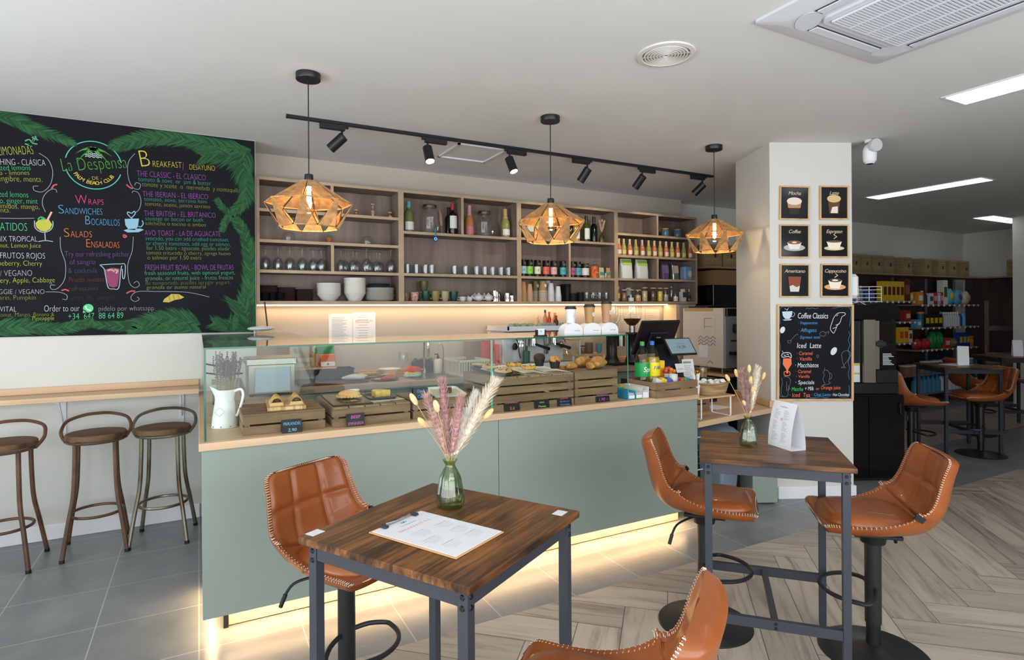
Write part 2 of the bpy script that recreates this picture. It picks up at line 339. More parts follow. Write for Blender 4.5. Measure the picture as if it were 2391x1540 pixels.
unit('open wooden shelf unit with wine glasses and stacked plates, beside the chalkboard', .413, 1.622, ZT, [SA, SB, SC], [(1.014, SA + .025, ZT - .025), (1.014, SC + .025, SB)])
SA2 = 2.252
unit('open wooden shelf unit with glass drink dispensers and mugs', 1.622, 2.845, ZT, [SA2, SC], [(2.228, SA2 + .025, ZT - .025)])
SA3 = 2.258
unit('open wooden shelf unit with tea tins and paper cups', 2.845, 4.073, ZT, [SA3, SC], [(3.456, SC + .025, SA3)])
S41, S42, S43 = 2.375, 2.130, 1.872
unit('open wooden shelf unit with small pink and gold bottles, next to the pillar', 4.073, 5.300, ZT, [S41, S42, S43], [(4.675, S41 + .025, ZT - .025), (4.675, S43 + .025, S42)])
s = MB(); s.box(.43, 5.0, 5.33, 5.345, 1.598, 1.6095); one('led_strip', s, LED_W, 'warm glowing light strip under the wooden shelves', 'light strip')
area('shelf_strip_light', (2.72, 5.335, 1.596), (R(-12), 0, 0), 4.55, .02, 9, (1, .68, .36))
s = MB(); s.box(4.985, 5.034, 5.17, 5.39, .95, 1.606); one('painted_glow_panel', s, C('#e6d3b4', .5), 'panel over the pier side, its cream colour standing for the strip light on it', 'panel')  # pier return face: the strip's warm light is painted in as cream colour
# ---------------------------------------------------------------- counters
t = thing('service_counter', 'sage green service counter with glowing plinth behind the bar tables', 'counter', (0, 0, 0))
for a, b in ((.008, 1.533), (1.536, 3.118)):
    m = MB(); m.box(a, b, 3.032, 3.05, .135, .911, .0015); m.build('front_panel', SAGE, t)
m = MB(); m.box(.008, .026, 3.05, 4.99, .135, .911); m.build('side_panel', SAGE, t)
m = MB(); m.box(3.10, 3.118, 3.05, 3.70, .135, .911); m.build('side_panel', SAGE, t)
m = MB(); m.box(.03, 3.098, 3.22, 3.70, .14, .90); m.box(.03, .60, 3.70, 4.98, .0, .90); m.build('carcass', SAGE_D, t)
m = MB(); m.box(.12, 3.09, 3.20, 3.218, .006, .128, .001); m.build('kickboard', OAK, t)
m = MB(); m.box(.098, .12, 3.19, 3.215, .0, .13); m.build('foot', BLACK, t)
s = MB(); s.box(.10, 3.08, 3.10, 3.112, .128, .134); s.build('led_strip', LED_W, t)
area('counter_strip_light', (1.59, 3.12, .127), (R(8), 0, 0), 2.98, .02, 19, (1, .68, .36))
area('counter_side_strip_light', (.05, 4.0, .127), (0, R(25), 0), .02, 1.8, 7, (1, .68, .36))
t = thing('worktop', 'pale oak worktop along the front of the display counter', 'worktop')
m = MB(); m.box(-.004, 3.125, 3.02, 3.75, .912, .948, .002); m.build('top', OAK, t)
m = MB(); m.box(-.004, .62, 3.75, 5.015, .912, .948, .002); m.build('return_top', OAKY, t)
t = thing('back_counter', 'sage green back counter with grey oak top below the lit wall', 'counter')
m = MB(); m.box(.62, 4.62, 4.78, 5.398, .905, .948, .002); m.build('top', GREYOAK, t)
m = MB(); m.box(.64, 4.60, 4.84, 5.39, .1, .904); m.build('carcass', SAGE_D, t)
for k in range(7):
    m = MB(); m.box(.645 + k * .565, .645 + k * .565 + .559, 4.82, 4.839, .11, .895, .002); m.build('door', SAGE, t)
m = MB(); m.box(.64, 4.60, 4.88, 4.9, 0, .1); m.build('kickboard', OAK, t)
m = MB(); m.box(1.06, 4.62, 5.375, 5.398, .949, 1.0, .003); m.build('upstand', OAK, t)
# low side counter between the service counter and the pillar
t = thing('side_counter', 'low oak side counter between green counter and pillar', 'counter')
m = MB(); m.prism([(3.125, 3.03), (4.085, 3.17), (4.35, 3.74), (4.35, 4.1), (3.125, 4.1)], .705, .745); m.build('top', OAK, t)
m = MB(); m.box(3.13, 4.34, 4.06, 4.08, 0, .70); m.build('back_panel', SAGE_D, t)
m = MB().push(PIL); m.box(-.022, -.002, -.02, .65, .747, .80, .003); m.box(-.022, .17, -.022, -.002, .747, .80, .003); m.build('upstand', OAK, t)
# ---------------------------------------------------------------- glass display case
t = thing('display_case', 'frameless glass display case on the counter over the food crates', 'display case'); G = .008; ZG = 1.384
def pane(nm, *b, m=PANE):
    o = MB(); o.box(*b); return o.build(nm, m, t)
FY = 3.052
pane('front_pane', .02, 1.497, FY, FY + G, .95, ZG - G); pane('front_pane', 1.505, 2.51, FY, FY + G, .95, ZG - G)
pane('top_pane', .02, 1.497, FY, 3.75, ZG - G + .0005, ZG, m=PANE_T); pane('top_pane', 1.505, 2.51, FY, 3.75, ZG - G + .0005, ZG, m=PANE_T); pane('top_pane', .02, .63, 3.755, 5.0, ZG - G + .0005, ZG, m=PANE_T)
pane('side_pane', .02, .02 + G, FY + G, 4.99, .95, ZG - G); pane('divider_pane', 1.497, 1.505, FY + G, 3.74, .95, ZG - G); pane('end_pane', 2.502, 2.51, FY + G, 3.70, .95, ZG - G)
pane('inner_pane', .622, .628, 3.76, 4.7, .95, ZG - G)
e = MB(); e.box(.018, 2.512, FY - .0015, FY - .0002, ZG - G, ZG + .0004); e.box(.018, .0196, FY - .001, 5.0, ZG - G, ZG + .0004); e.box(.0185, .0275, FY - .0015, FY - .0002, .95, ZG - G); e.box(.02, .0215, 5.0, 5.002, .95, ZG); e.build('pane_edge', GEDGE, t)
e = MB(); e.box(1.495, 1.5, FY - .0015, FY + .0, .95, ZG - G); e.box(1.502, 1.507, FY - .0015, FY, .95, ZG - G); e.box(1.4975, 1.5045, FY + .01, 3.74, .949, .9512); e.box(2.506, 2.511, FY - .0015, FY, .95, ZG - G); e.build('pane_edge', GEDGE2, t)

# ---------------------------------------------------------------- leather bar stools
LEATHER = noisy('cognac_leather', '#84441c', '#9c5527', (5, 5, 5), .36, 5, .3, .7, bump=.03, coat=.15)
STITCH = C('#e6d6c0', .7)
def make_stool(label):
    t = thing('leather_bar_stool', label, 'bar stool', group='cognac leather bar stools')
    prof = smooth([(.235, .600), (.215, .613), (.13, .608), (.0, .602), (-.11, .606), (-.168, .630), (-.203, .682), (-.222, .752), (-.236, .822), (-.252, .888), (-.262, .922)], 4)
    n = len(prof)
    def at(t):                                      # centre line and its inward normal
        f = max(0, min(n - 1.001, t * (n - 1))); i = int(f); k = f - i; p = prof[i].lerp(prof[i + 1], k)
        a, b = prof[max(i - 1, 0)], prof[min(i + 2, n - 1)]; d = (b - a).normalized(); return p, Vector((-d.y, d.x)) * -1
    def wid(t):
        w = .212 + .026 * math.exp(-((t - .52) / .2) ** 2) - .016 * max(0, (t - .6) / .4)
        for e, L in ((t, .13), (1 - t, .13)):
            if e < L: w *= max(0, 1 - ((L - e) / L) ** 3.2) ** (1 / 3.2)
        return w
    def lift(s, t):
        k = .012 + .085 * math.exp(-((t - .47) / .16) ** 2) + .035 * math.exp(-((t - .75) / .25) ** 2)
        return k * abs(s) ** 2.4
    def S3(s, t, off=0, sc=1):
        p, nn = at(t); nn = nn if nn.y > 0 or abs(nn.x) > 0 else -nn
        l = lift(s * sc, t) + off; return (s * wid(t) * sc, p.x + nn.x * l, p.y + nn.y * l)
    # make sure the normal points to the sitter
    q, nn = at(.1); sg = 1 if nn.y > 0 else -1
    def SF(s, t, off=0, sc=1):
        p, nn = at(t); l = lift(s * sc, t) + off; return (s * wid(t) * sc, p.x + sg * nn.x * l, p.y + sg * nn.y * l)
    m = MB(); NU, NV = 22, 44; th = .042
    tt = lambda v: .5 - .5 * math.cos(PI * v)
    top = [[SF(-1 + 2 * i / NU, tt(j / NV)) for i in range(NU + 1)] for j in range(NV + 1)]
    def under(s, t):
        e = min(1, min(t, 1 - t) / .06); a = (1 - abs(s) ** 6) ** .5; return SF(s, t, -(.010 + (th - .010) * a * e ** .5), 1 - .03 * (1 - a))
    bot = [[under(-1 + 2 * i / NU, tt(j / NV)) for i in range(NU + 1)] for j in range(NV + 1)]
    k = NU + 1; vs = [p for r in top for p in r] + [p for r in bot for p in r]; o = k * (NV + 1); fs = []
    for j in range(NV):
        for i in range(NU):
            a = j * k + i; fs += [(a, a + 1, a + k + 1, a + k), (o + a, o + a + k, o + a + k + 1, o + a + 1)]
        fs += [(j * k, (j + 1) * k, o + (j + 1) * k, o + j * k), (j * k + NU, o + j * k + NU, o + (j + 1) * k + NU, (j + 1) * k + NU)]
    m.add(vs, fs); m.build('seat_shell', LEATHER, t, 80)
    # loose looking seat pad
    m = MB(); A = 40; rings = [(0, .034), (.35, .034), (.7, .031), (.86, .025), (.95, .014), (1.0, 0.0), (.985, -.014)]
    def pad(r, z):
        out = []
        for i in range(A):
            a = 2 * PI * i / A; c, s_ = math.cos(a), math.sin(a); q = (abs(c) ** 3.2 + abs(s_) ** 3.2) ** (-1 / 3.2)
            out.append((.186 * q * c * r, .036 + .19 * q * s_ * r, .624 + z + (.012 if abs(s_) * q * r > .9 and s_ > 0 else 0) * -1))
        return out
    vs = [p for r, z in rings for p in pad(max(r, .001), z)]
    m.add(vs, [(j * A + i, j * A + (i + 1) % A, (j + 1) * A + (i + 1) % A, (j + 1) * A + i) for j in range(len(rings) - 1) for i in range(A)]); m.build('seat_cushion', LEATHER, t, 80)
    # quilted back pad: two upright seams and one across
    def quilt(u, v):
        s = (-1 + 2 * u) * .9; tv = .50 + v * .47; g = min(abs(s + .33), abs(s - .33)) * .2; g2 = abs(tv - .735) * .75
        e = min(1, min(u, 1 - u) / .06) ** .5 * min(1, min(v, 1 - v) / .05) ** .5
        return SF(s, tv, e * (.004 + .012 * (1 - math.exp(-(g / .011) ** 2)) * (1 - math.exp(-(g2 / .011) ** 2))))
    m = MB(); m.grid(quilt, 54, 40); m.build('back_cushion', LEATHER, t, 80)
    # pale stitches across the rim
    m = MB(); N = 70
    for sd in (-1, 1):
        for i in range(N):
            tv = .05 + .92 * i / (N - 1)
            a, b = Vector(SF(sd * .985, tv, .0035)), Vector(SF(sd * .935, tv, .004)); m.tube([a, Vector(SF(sd * 1.0, tv, -.004)), Vector(under(sd, tv))][:2] + [b], .0014, 4)
    for e in (.012, .988):
        for i in range(26):
            s = -.82 + 1.64 * i / 25; a, b = Vector(SF(s, e, .003)), Vector(SF(s, e + (.018 if e < .5 else -.018), .003)); m.tube([a, b], .0014, 4)
    m.build('stitching', STITCH, t, 80)
    m = MB(); m.box(-.10, .10, -.09, .10, .548, .566, .004); m.cyl((0, 0, .50), (0, 0, .55), .05, .06); m.build('seat_plate', BLACK, t)
    m = MB(); m.cyl((0, 0, .14), (0, 0, .51), .0335, n=24); m.build('column', BLACKM, t)
    m = MB(); m.cyl((0, 0, .012), (0, 0, .30), .029, n=24); m.lathe([(.04, .012), (.036, .03), (.03, .036)], 24); m.build('gas_spring', BLACK, t)
    m = MB(); m.lathe([(.222, .0), (.225, .004), (.22, .009), (.16, .016), (.08, .028), (.045, .042), (.03, .046)], 48); m.build('base', BLACKM, t)
    m = MB(); P = [(-.035, 0, .30), (-.10, .02, .296)] + [(-.155 * math.cos(a), .06 + .155 * math.sin(a), .285) for a in [R(d) for d in range(0, 181, 15)]] + [(.10, .02, .296), (.035, 0, .30)]
    m.tube(smooth(P, 3), .0095, 8); m.build('footrest', BLACKM, t)
    m = MB(); m.tube(smooth([(.02, -.02, .54), (.10, -.08, .535), (.15, -.12, .52), (.175, -.14, .48)], 4), .0055, 6); m.cyl((.172, -.138, .485), (.186, -.15, .44), .008, n=8); m.build('height_lever', BLACK, t)
    p = Vector(under(-1, .45)); m = MB(); m.push(Matrix.Translation(p) @ Euler((R(35), 0, R(-10))).to_matrix().to_4x4()); m.box(-.012, .006, -.016, .016, -.012, .012); m.build('fabric_tag', BLACK, t)
    return t
st = make_stool('leather bar stool pushed to the bistro table, its quilted back against the green counter')
def stool(x, y, fx, fy, label, z=0, first=[1]):
    rz = math.atan2(fy, fx) - PI / 2
    if first: first.clear(); st.location = (x, y, z); st.rotation_euler = (0, 0, rz); st['label'] = label; return st
    return dup(st, (x, y, z), rz, label)
stool(.50, 2.31, .50, -.86, 'leather bar stool with quilted back standing between the green counter and the clipboard table')
stool(.80, 1.11, -.60, .80, 'leather bar stool in the foreground, back turned, at the clipboard table')
stool(2.19, 2.09, .66, -.75, 'leather bar stool at the tent-card table, on the side towards the counter')
stool(2.66, 1.545, -.72, .69, 'leather bar stool at the tent-card table, on the plank floor side away from the counter')
stool(6.35, 3.30, .86, -.5, 'leather bar stool at the shadowed far table, right behind the black juicer cabinet')
stool(7.24, 3.08, -.80, .6, 'leather bar stool at the shadowed far table, showing a shiny seat and wide black base')
stool(8.35, 3.62, .8, -.6, 'leather bar stool half hidden behind the shadowed far table')
stool(9.35, 3.25, -.8, .5, 'leather bar stool at the farthest table, cut by the picture edge')
# ---------------------------------------------------------------- bistro tables
def rustic():
    m = noisy('rustic_brown_board', '#3b2616', '#80512a', (3, 60, 30), .36, 7, .34, .66, c3='#63401f', dist=.9, spec=.5, bump=.05)
    nt, N, L, b = nodes(m); cr = [n for n in N if n.type == 'VALTORGB'][0]
    tc = [n for n in N if n.type == 'TEX_COORD'][0]; nz = N.new('ShaderNodeTexNoise'); mp = N.new('ShaderNodeMapping'); mp.inputs['Scale'].default_value = (3.2, 9, 6); nz.inputs['Scale'].default_value = 1; nz.inputs['Detail'].default_value = 5; nz.inputs['Distortion'].default_value = .6
    c2 = N.new('ShaderNodeValToRGB'); e = c2.color_ramp.elements; e[0].position = .38; e[0].color = (.30, .27, .26, 1); e[1].position = .56; e[1].color = (1.25, 1.2, 1.12, 1)
    mx = N.new('ShaderNodeMix'); mx.data_type = 'RGBA'; mx.blend_type = 'MULTIPLY'; mx.inputs[0].default_value = 1
    L.new(tc.outputs['Object'], mp.inputs[0]); L.new(mp.outputs[0], nz.inputs[0]); L.new(nz.outputs[0], c2.inputs[0]); L.new(cr.outputs[0], mx.inputs[6]); L.new(c2.outputs[0], mx.inputs[7]); L.new(mx.outputs[2], b.inputs['Base Color'])
    return m
RUST = rustic(); FRAME = C('#34373f', .45)
def make_table(label):
    t = thing('bistro_table', label, 'table', group='square rustic bar tables'); a = .297; zt = .915; lg = .262
    m = MB(); m.box(-a, a, -a, a, zt - .02, zt, .0015); m.build('tabletop', RUST, t)
    for sx in (-1, 1):
        for sy in (-1, 1):
            m = MB(); m.box(sx * lg - .015, sx * lg + .015, sy * lg - .015, sy * lg + .015, .012, zt - .0205, .001); l = m.build('leg', FRAME, t)
            m = MB(); m.cyl((sx * lg, sy * lg, 0), (sx * lg, sy * lg, .012), .014, n=10); m.build('foot', BLACK, l)
            m = MB()
            for z in (zt - .04, zt - .066):
                for ax in (0, 1):
                    d = Vector((sx if ax == 0 else 0, sy if ax else 0, 0)); c = Vector((sx * lg, sy * lg, z)) + d * .015; m.cyl(c, c + d * .003, .0075, .006, 10)
            m.build('bolt', BLACK, l)
    for s in (-1, 1):
        m = MB(); m.box(-lg + .015, lg - .015, s * lg - .012, s * lg + .012, zt - .066, zt - .021, .001); m.build('apron', FRAME, t)
        m = MB(); m.box(s * lg - .012, s * lg + .012, -lg + .015, lg - .015, zt - .066, zt - .021, .001); m.build('apron', FRAME, t)
        m = MB(); m.box(-lg + .015, lg - .015, s * lg - .012, s * lg + .012, .215, .255, .001); m.build('stretcher', FRAME, t)
    m = MB(); m.box(-.012, .012, -lg + .012, lg - .012, .219, .251, .001); m.build('cross_bar', FRAME, t)
    m = MB()
    for s in (-1, 1):
        for z in (.226, .244): m.cyl((0, s * (lg + .012), z), (0, s * (lg + .015), z), .006, n=8)
    m.build('bolt', BLACK, t)
    return t
tb = make_table('square rustic bar table with a menu clipboard and pampas vase'); T1 = (.649, 1.631); A1 = math.atan2(.291, .5)
tb.location = (*T1, 0); tb.rotation_euler = (0, 0, A1)
T2 = (2.296, 1.802); A2 = math.atan2(-.443, .418); dup(tb, (*T2, 0), A2, 'square rustic bar table with a folded white menu card and pampas vase')
T3 = (7.33, 3.33); A3 = math.atan2(-.39, .54); dup(tb, (*T3, 0), A3, 'square rustic bar table in the shadowed room by the grocery shelves')
T4 = (9.25, 3.60); dup(tb, (*T4, 0), A3, 'square rustic bar table farthest away, beside the grey column')
# ---------------------------------------------------------------- wall ledge and rustic stools
t = thing('wall_ledge', 'narrow pale wooden ledge along the wall above the iron stools', 'ledge')
m = MB(); m.box(-2.6, -.002, 4.76, 5.018, .966, 1.0, .002); m.build('board', OAK, t)
m = MB(); m.box(-2.6, -.002, 4.998, 5.018, 1.0005, 1.046, .003); m.build('upstand', OAK, t)
for x in (-.828, -.118, -1.6):
    m = MB(); m.box(x - .017, x + .017, 5.010, 5.018, .72, .965, .001); m.box(x - .017, x + .017, 4.80, 5.012, .957, .965, .001); m.tube([(x, 5.008, .78), (x, 4.86, .957)], .007, 6); m.build('bracket', C('#dcdcdc', .4), t)
IRON = noisy('rust_brown_iron', '#4a3325', '#6a4a35', (9, 9, 9), .42, 5, spec=.5); SEATW = noisy('stool_seat_wood', '#4b3524', '#76583c', (3, 26, 6), .6, 6, .32, .68, dist=.5, bump=.1)
RAW = noisy('worn_bare_iron', '#5c4a38', '#8e8672', (5, 5, 3), .3, 6, .35, .6, c3='#77705f', metal=.7)
def make_iron_stool(label, metal):
    t = thing('iron_bar_stool', label, 'bar stool', group='iron stools along the wall ledge')
    m = MB(); m.lathe([(.0, .728), (.155, .728), (.168, .733), (.170, .742), (.170, .758), (.164, .765), (.0, .766)], 36, cap=False); m.build('seat', SEATW, t)
    m = MB(); m.tube([(.158 * math.cos(a), .158 * math.sin(a), .718) for a in [2 * PI * i / 32 for i in range(32)]], .0095, 8, closed=True); m.build('seat_ring', metal, t)
    for sx in (-1, 1):
        for sy in (-1, 1):
            P = smooth([(sx * .105, sy * .11, .715), (sx * .108, sy * .113, .55), (sx * .116, sy * .122, .38), (sx * .14, sy * .145, .22), (sx * .168, sy * .176, .018)], 5)
            m = MB(); m.tube(P, .013, 10); l = m.build('leg', metal, t); m = MB(); m.cyl((sx * .169, sy * .177, 0), (sx * .168, sy * .1755, .02), .0145, n=10); m.build('rubber_foot', BLACK, l)
    m = MB(); m.tube([(.145 * math.cos(a), .150 * math.sin(a), .245) for a in [2 * PI * i / 36 for i in range(36)]], .0095, 8, closed=True); m.build('foot_ring', metal, t)
    P = smooth([(-.160, .01, .716), (-.185, -.03, .752), (-.190, -.07, .785), (-.165, -.135, .83), (-.08, -.185, .855), (0, -.195, .86), (.08, -.185, .855), (.165, -.135, .83), (.190, -.07, .785), (.185, -.03, .752), (.160, .01, .716)], 5)
    m = MB(); m.tube(P, .0105, 8); m.build('back_hoop', metal, t); return t
a = make_iron_stool('brown iron stool with round wooden seat, cut off by the left picture edge', IRON); a.location = (-1.06, 4.62, 0); a.rotation_euler = (0, 0, R(176))
dup(a, (-.60, 4.69, 0), R(184), 'brown iron stool with round wooden seat, middle of the three at the ledge')
b = make_iron_stool('worn bare-metal stool with round wooden seat, beside the counter end', RAW); b.location = (-.222, 4.685, 0); b.rotation_euler = (0, 0, R(172))

# ---------------------------------------------------------------- woven pendant lamps
CORD = noisy('paper_cord', '#a97c4c', '#c99e6a', (30, 30, 30), .8, 3); BULBG = glassy('bulb_glass', '#fff6e6', .05); FIL = mat('filament', '#ffffff', .5, emit='#ffc678', es=22)
def make_pendant(label):
    t = thing('pendant_lamp', label, 'pendant lamp', group='woven pendant lamps over the counter'); n = 8
    zt, zm, zb = -.615, -.735, -.875; rt, rm, rb = .052, .237, .165           # below the ceiling
    m = MB(); m.lathe([(.0, -.036), (.066, -.036), (.068, -.033), (.068, 0), (0, 0)], 36, cap=False); m.cyl((0, 0, -.055), (0, 0, -.036), .007, n=10); m.build('ceiling_canopy', BLACKM, t)
    m = MB(); m.cyl((0, 0, -.575), (0, 0, -.05), .0032, n=8); m.build('cable', BLACK, t)
    m = MB(); m.lathe([(0, -.572), (.022, -.572), (.024, -.578), (.024, -.625), (.016, -.64), (0, -.64)], 24, cap=False); m.build('socket', BLACKM, t)
    ring = lambda r, z, o: [Vector((r * math.cos(2 * PI * (i + o) / n), r * math.sin(2 * PI * (i + o) / n), z)) for i in range(n)]
    A, M_, B = ring(rt, zt, .5), ring(rm, zm, .5), ring(rb, zb, 0)            # panels hang from the middle corners
    f = MB()
    for i in range(n):
        f.tube([A[i], M_[i]], .0022, 5); f.tube([M_[i], M_[(i + 1) % n]], .0022, 5); f.tube([A[i], A[(i + 1) % n]], .0022, 5); f.tube([B[i], B[(i + 1) % n]], .0022, 5); f.tube([M_[i], B[i]], .0022, 5); f.tube([M_[i], B[(i + 1) % n]], .0022, 5)
    f.build('wire_frame', BLACK, t)
    def strings(P0, P1, Q0, Q1, k):
        m = MB(); o = .003
        for j in range(k):
            u = (j + .5) / k; a = P0.lerp(P1, .04 + .92 * u); b = Q0.lerp(Q1, .04 + .92 * u); d = Vector((a.x + b.x, a.y + b.y, 0)).normalized() * o; m.tube([a + d, b + d], .0015, 4, cap=False)
        for a, b in ((P0, P1), (Q0, Q1)):
            if (a - b).length > .01: m.tube([a.lerp(b, .03), a.lerp(b, .97)], .0042, 6)
        return m
    for i in range(n):
        strings(A[i], A[(i + 1) % n], M_[i], M_[(i + 1) % n], 28).build('woven_panel', CORD, t)
    for i in range(n):
        p = M_[i]; d = (B[(i + 1) % n] - B[i]).normalized() * .008; strings(p - d, p + d, B[i], B[(i + 1) % n], 22).build('woven_panel', CORD, t)
    m = MB(); m.ell((0, 0, -.735), .06, 20, 14); bl = m.build('bulb', BULBG, t)
    m = MB(); m.lathe([(0, -.765), (.012, -.763), (.014, -.74), (.014, -.70), (.010, -.69), (0, -.69)], 12, cap=False); m.cyl((0, 0, -.69), (0, 0, -.64), .013, n=12); m.build('filament', FIL, bl)
    return t
PEND = [(.556, 3.47), (2.176, 3.47), (3.775, 3.47)]
pn = make_pendant('woven cord pendant lamp nearest the chalkboard'); pn.location = (*PEND[0], H); pn.rotation_euler = (0, 0, R(6))
dup(pn, (*PEND[1], H), R(20), 'woven cord pendant lamp over the middle of the counter')
dup(pn, (*PEND[2], H), R(-5), 'woven cord pendant lamp nearest the pillar')
for k, (x, y) in enumerate(PEND):
    l = bpy.data.lights.new('pendant_bulb', 'POINT'); l.energy = 4.5; l.color = (1, .74, .42); l.shadow_soft_size = .02; o = bpy.data.objects.new('pendant_bulb', l); COL.objects.link(o); o.location = (x, y, H - .80)
# ---------------------------------------------------------------- track lights
t = thing('light_track', 'long black ceiling track carrying six spotlights', 'light track', (0, 0, 0)); m = MB(); m.box(.545, 4.60, 4.233, 4.267, H - .021, H - .0005, .001); m.build('rail', BLACKM, t)
m = MB(); m.box(.535, .545, 4.232, 4.268, H - .022, H, .001); m.build('end_cap', BLACK, t)
SPOTG = mat('spot_lamp_lit', '#ffffff', .5, emit='#fff3e0', es=30)
def make_spot(label, x, aim, side, lit):
    """aim: the way the can points; side: the end of the driver box the arm hangs from"""
    t = thing('track_spotlight', label, 'spotlight', (x, 4.25, H - .021), 0, 'spotlights on the black ceiling track'); s = side
    m = MB(); m.box(min(-.155 * s, .02 * s), max(-.155 * s, .02 * s), -.017, .017, -.040, -.0005, .002); m.box(min(.02 * s, .045 * s), max(.02 * s, .045 * s), -.014, .014, -.02, -.0005, .001); m.build('adapter', BLACKM, t)
    m = MB(); m.cyl((0, 0, -.075), (0, 0, -.038), .008, n=10); m.box(-.009, .009, -.006, .006, -.10, -.07, .002); m.build('arm', BLACK, t)
    d = Vector(aim).normalized(); top = Vector((0, 0, -.092)) - d * .02; q = d.to_track_quat('Z', 'Y').to_matrix().to_4x4(); M = Matrix.Translation(top) @ q
    m = MB().push(M); m.lathe([(0, 0), (.032, 0), (.036, .004), (.036, .135), (.033, .135), (.033, .110 if lit else .118)], 28, cap=False); m.build('lamp_can', BLACKM, t)
    m = MB().push(M); m.lathe([(0, .117), (.033, .117)], 24, cap=False); m.build('lens', SPOTG if lit else DARKGREY, t)
    if lit:
        l = bpy.data.lights.new('spot_beam', 'SPOT'); l.energy = 26; l.color = (1, .9, .76); l.spot_size = R(70); l.spot_blend = .7; l.shadow_soft_size = .03; o = bpy.data.objects.new('spot_beam', l); COL.objects.link(o); o.location = Vector((x, 4.25, H - .021)) + top + d * .14; o.rotation_euler = d.to_track_quat('-Z', 'Y').to_euler()
make_spot('black track spotlight tilted down to the left, first on the track beside the chalkboard lamp', .91, (-.62, .45, -.62), 1, False)
make_spot('lit black track spotlight, the first lit one along the track', 1.555, (.02, -.42, -.9), -1, True)
make_spot('lit black track spotlight, nearest to the middle pendant', 2.268, (.14, -.40, -.9), -1, True)
make_spot('black unlit track spotlight just right of the middle pendant cable', 3.05, (-.3, .55, -.8), 1, False)
make_spot('black unlit track spotlight, second from the pillar end of the track', 3.68, (-.22, .65, -.75), -1, False)
make_spot('black unlit track spotlight at the pillar end of the track', 4.46, (-.42, .6, -.66), 1, False)
# light thrown on the shelves by the spotlights that face the wall
for x, e in ((.85, 4), (3.0, 10), (3.66, 12), (4.40, 17)):
    l = bpy.data.lights.new('shelf_beam', 'SPOT'); l.energy = e; l.color = (1, .86, .68); l.spot_size = R(66); l.spot_blend = .35; l.shadow_soft_size = .02; o = bpy.data.objects.new('shelf_beam', l); COL.objects.link(o); o.location = (x, 4.40, H - .25); o.rotation_euler = Vector((.12, .80, -.42)).to_track_quat('-Z', 'Y').to_euler()
# ---------------------------------------------------------------- ceiling: air conditioner, vent, light panels, camera
t = thing('air_conditioner', 'white square air conditioner cassette set in the ceiling', 'air conditioner', (2.80, 1.38, H)); WP = C('#d5d8de', .4); WD = C('#3c4046', .6)
a = .495; rr = lambda a, r, k=6: [(sx * (a - r) + r * math.cos(q), sy * (a - r) + r * math.sin(q)) for sx, sy, q0 in ((1, 1, 0), (-1, 1, 90), (-1, -1, 180), (1, -1, 270)) for q in [R(q0 + 90 * i / k) for i in range(k + 1)]]
m = MB(); P = [(rr(a, .02), 0), (rr(a, .02), -.012), (rr(a - .075, .05), -.032), (rr(a - .09, .05), -.034)]; vs = [(x, y, z) for p, z in P for x, y in p]; k = len(P[0][0])
m.add(vs, [(j * k + i, j * k + (i + 1) % k, (j + 1) * k + (i + 1) % k, (j + 1) * k + i) for j in range(3) for i in range(k)] + [tuple(range(3 * k, 4 * k))]); m.build('panel', WP, t)
for i in range(4):
    M = TR(0, 0, 0, 0, 0, i * PI / 2); m = MB().push(M); m.box(-.25, .25, .340, .385, -.042, -.036, .002); m.build('louvre', WP, t); m = MB().push(M); m.box(-.26, .26, .335, .390, -.0355, -.0345); m.build('air_slot', WD, t)
    m = MB().push(M @ TR(.33, .33, -.036, 0, 0, R(-45))); m.prism([(.09 * math.cos(q), .055 * math.sin(q)) for q in [2 * PI * j / 20 for j in range(20)]], -.002, .0); m.build('corner_pocket', WP, t)
m = MB(); m.prism(rr(.30, .05), -.046, -.034); m.build('grille_frame', WP, t)
m = MB(); m.box(-.262, .262, -.262, .262, -.0475, -.0462); m.build('grille_back', C('#444a52', .6), t)
m = MB()
for i in range(34): y = -.255 + i * .0155; m.box(-.26, .26, y, y + .0075, -.056, -.0475)
for i in range(5): x = -.26 + i * .13; m.box(x - .003, x + .003, -.26, .26, -.057, -.0475)
m.build('grille', WP, t)
text(t, 'TOSOT', TR(.33, .16, -.0475, 0, 0, 0) @ TR(0, 0, 0, -PI / 2, 0, PI / 2) , .012, C('#4a9a3a', .5), .05)
t = thing('ceiling_vent', 'round white ceiling vent with concentric slots', 'vent', (2.19, 2.335, H)); m = MB(); m.lathe([(.152, 0), (.150, -.008), (.128, -.011), (.122, -.004), (.122, 0)], 48, cap=False); m.build('flange', C('#d6d2cc', .5), t)
m = MB(); m.lathe([(0, -.0006), (.123, -.0006)], 40, cap=False); m.build('duct_back', C('#4c4a47', .8), t); m = MB()
for i in range(7): r = .018 + i * .0155; m.lathe([(r - .005, -.002), (r - .004, -.011), (r + .002, -.011), (r + .006, -.002)], 40, cap=False)
for i in range(4): q = PI / 4 + i * PI / 2; m.push(TR(0, 0, 0, 0, 0, q)); m.box(.012, .123, -.003, .003, -.008, -.003); m.pop()
m.build('ring_grille', C('#d6d2cc', .5), t)
def light_panel(label, x, y, lx, ly, power):
    t = thing('ceiling_light_panel', label, 'ceiling light', (x, y, H), 0, 'slim white ceiling light panels'); m = MB(); m.box(-lx / 2 - .02, lx / 2 + .02, -ly / 2 - .02, ly / 2 + .02, -.006, -.0005); m.build('frame', WHITE, t)
    m = MB(); m.box(-lx / 2, lx / 2, -ly / 2, ly / 2, -.0095, -.0062); m.build('diffuser', LED_P, t)
LED_P = mat('panel_light', '#ffffff', .5, emit='#f7f9ff', es=2.6)
light_panel('slim white ceiling light panel beside the air conditioner, cut by the picture edge', 4.36, 1.39, .25, 1.18, 10)
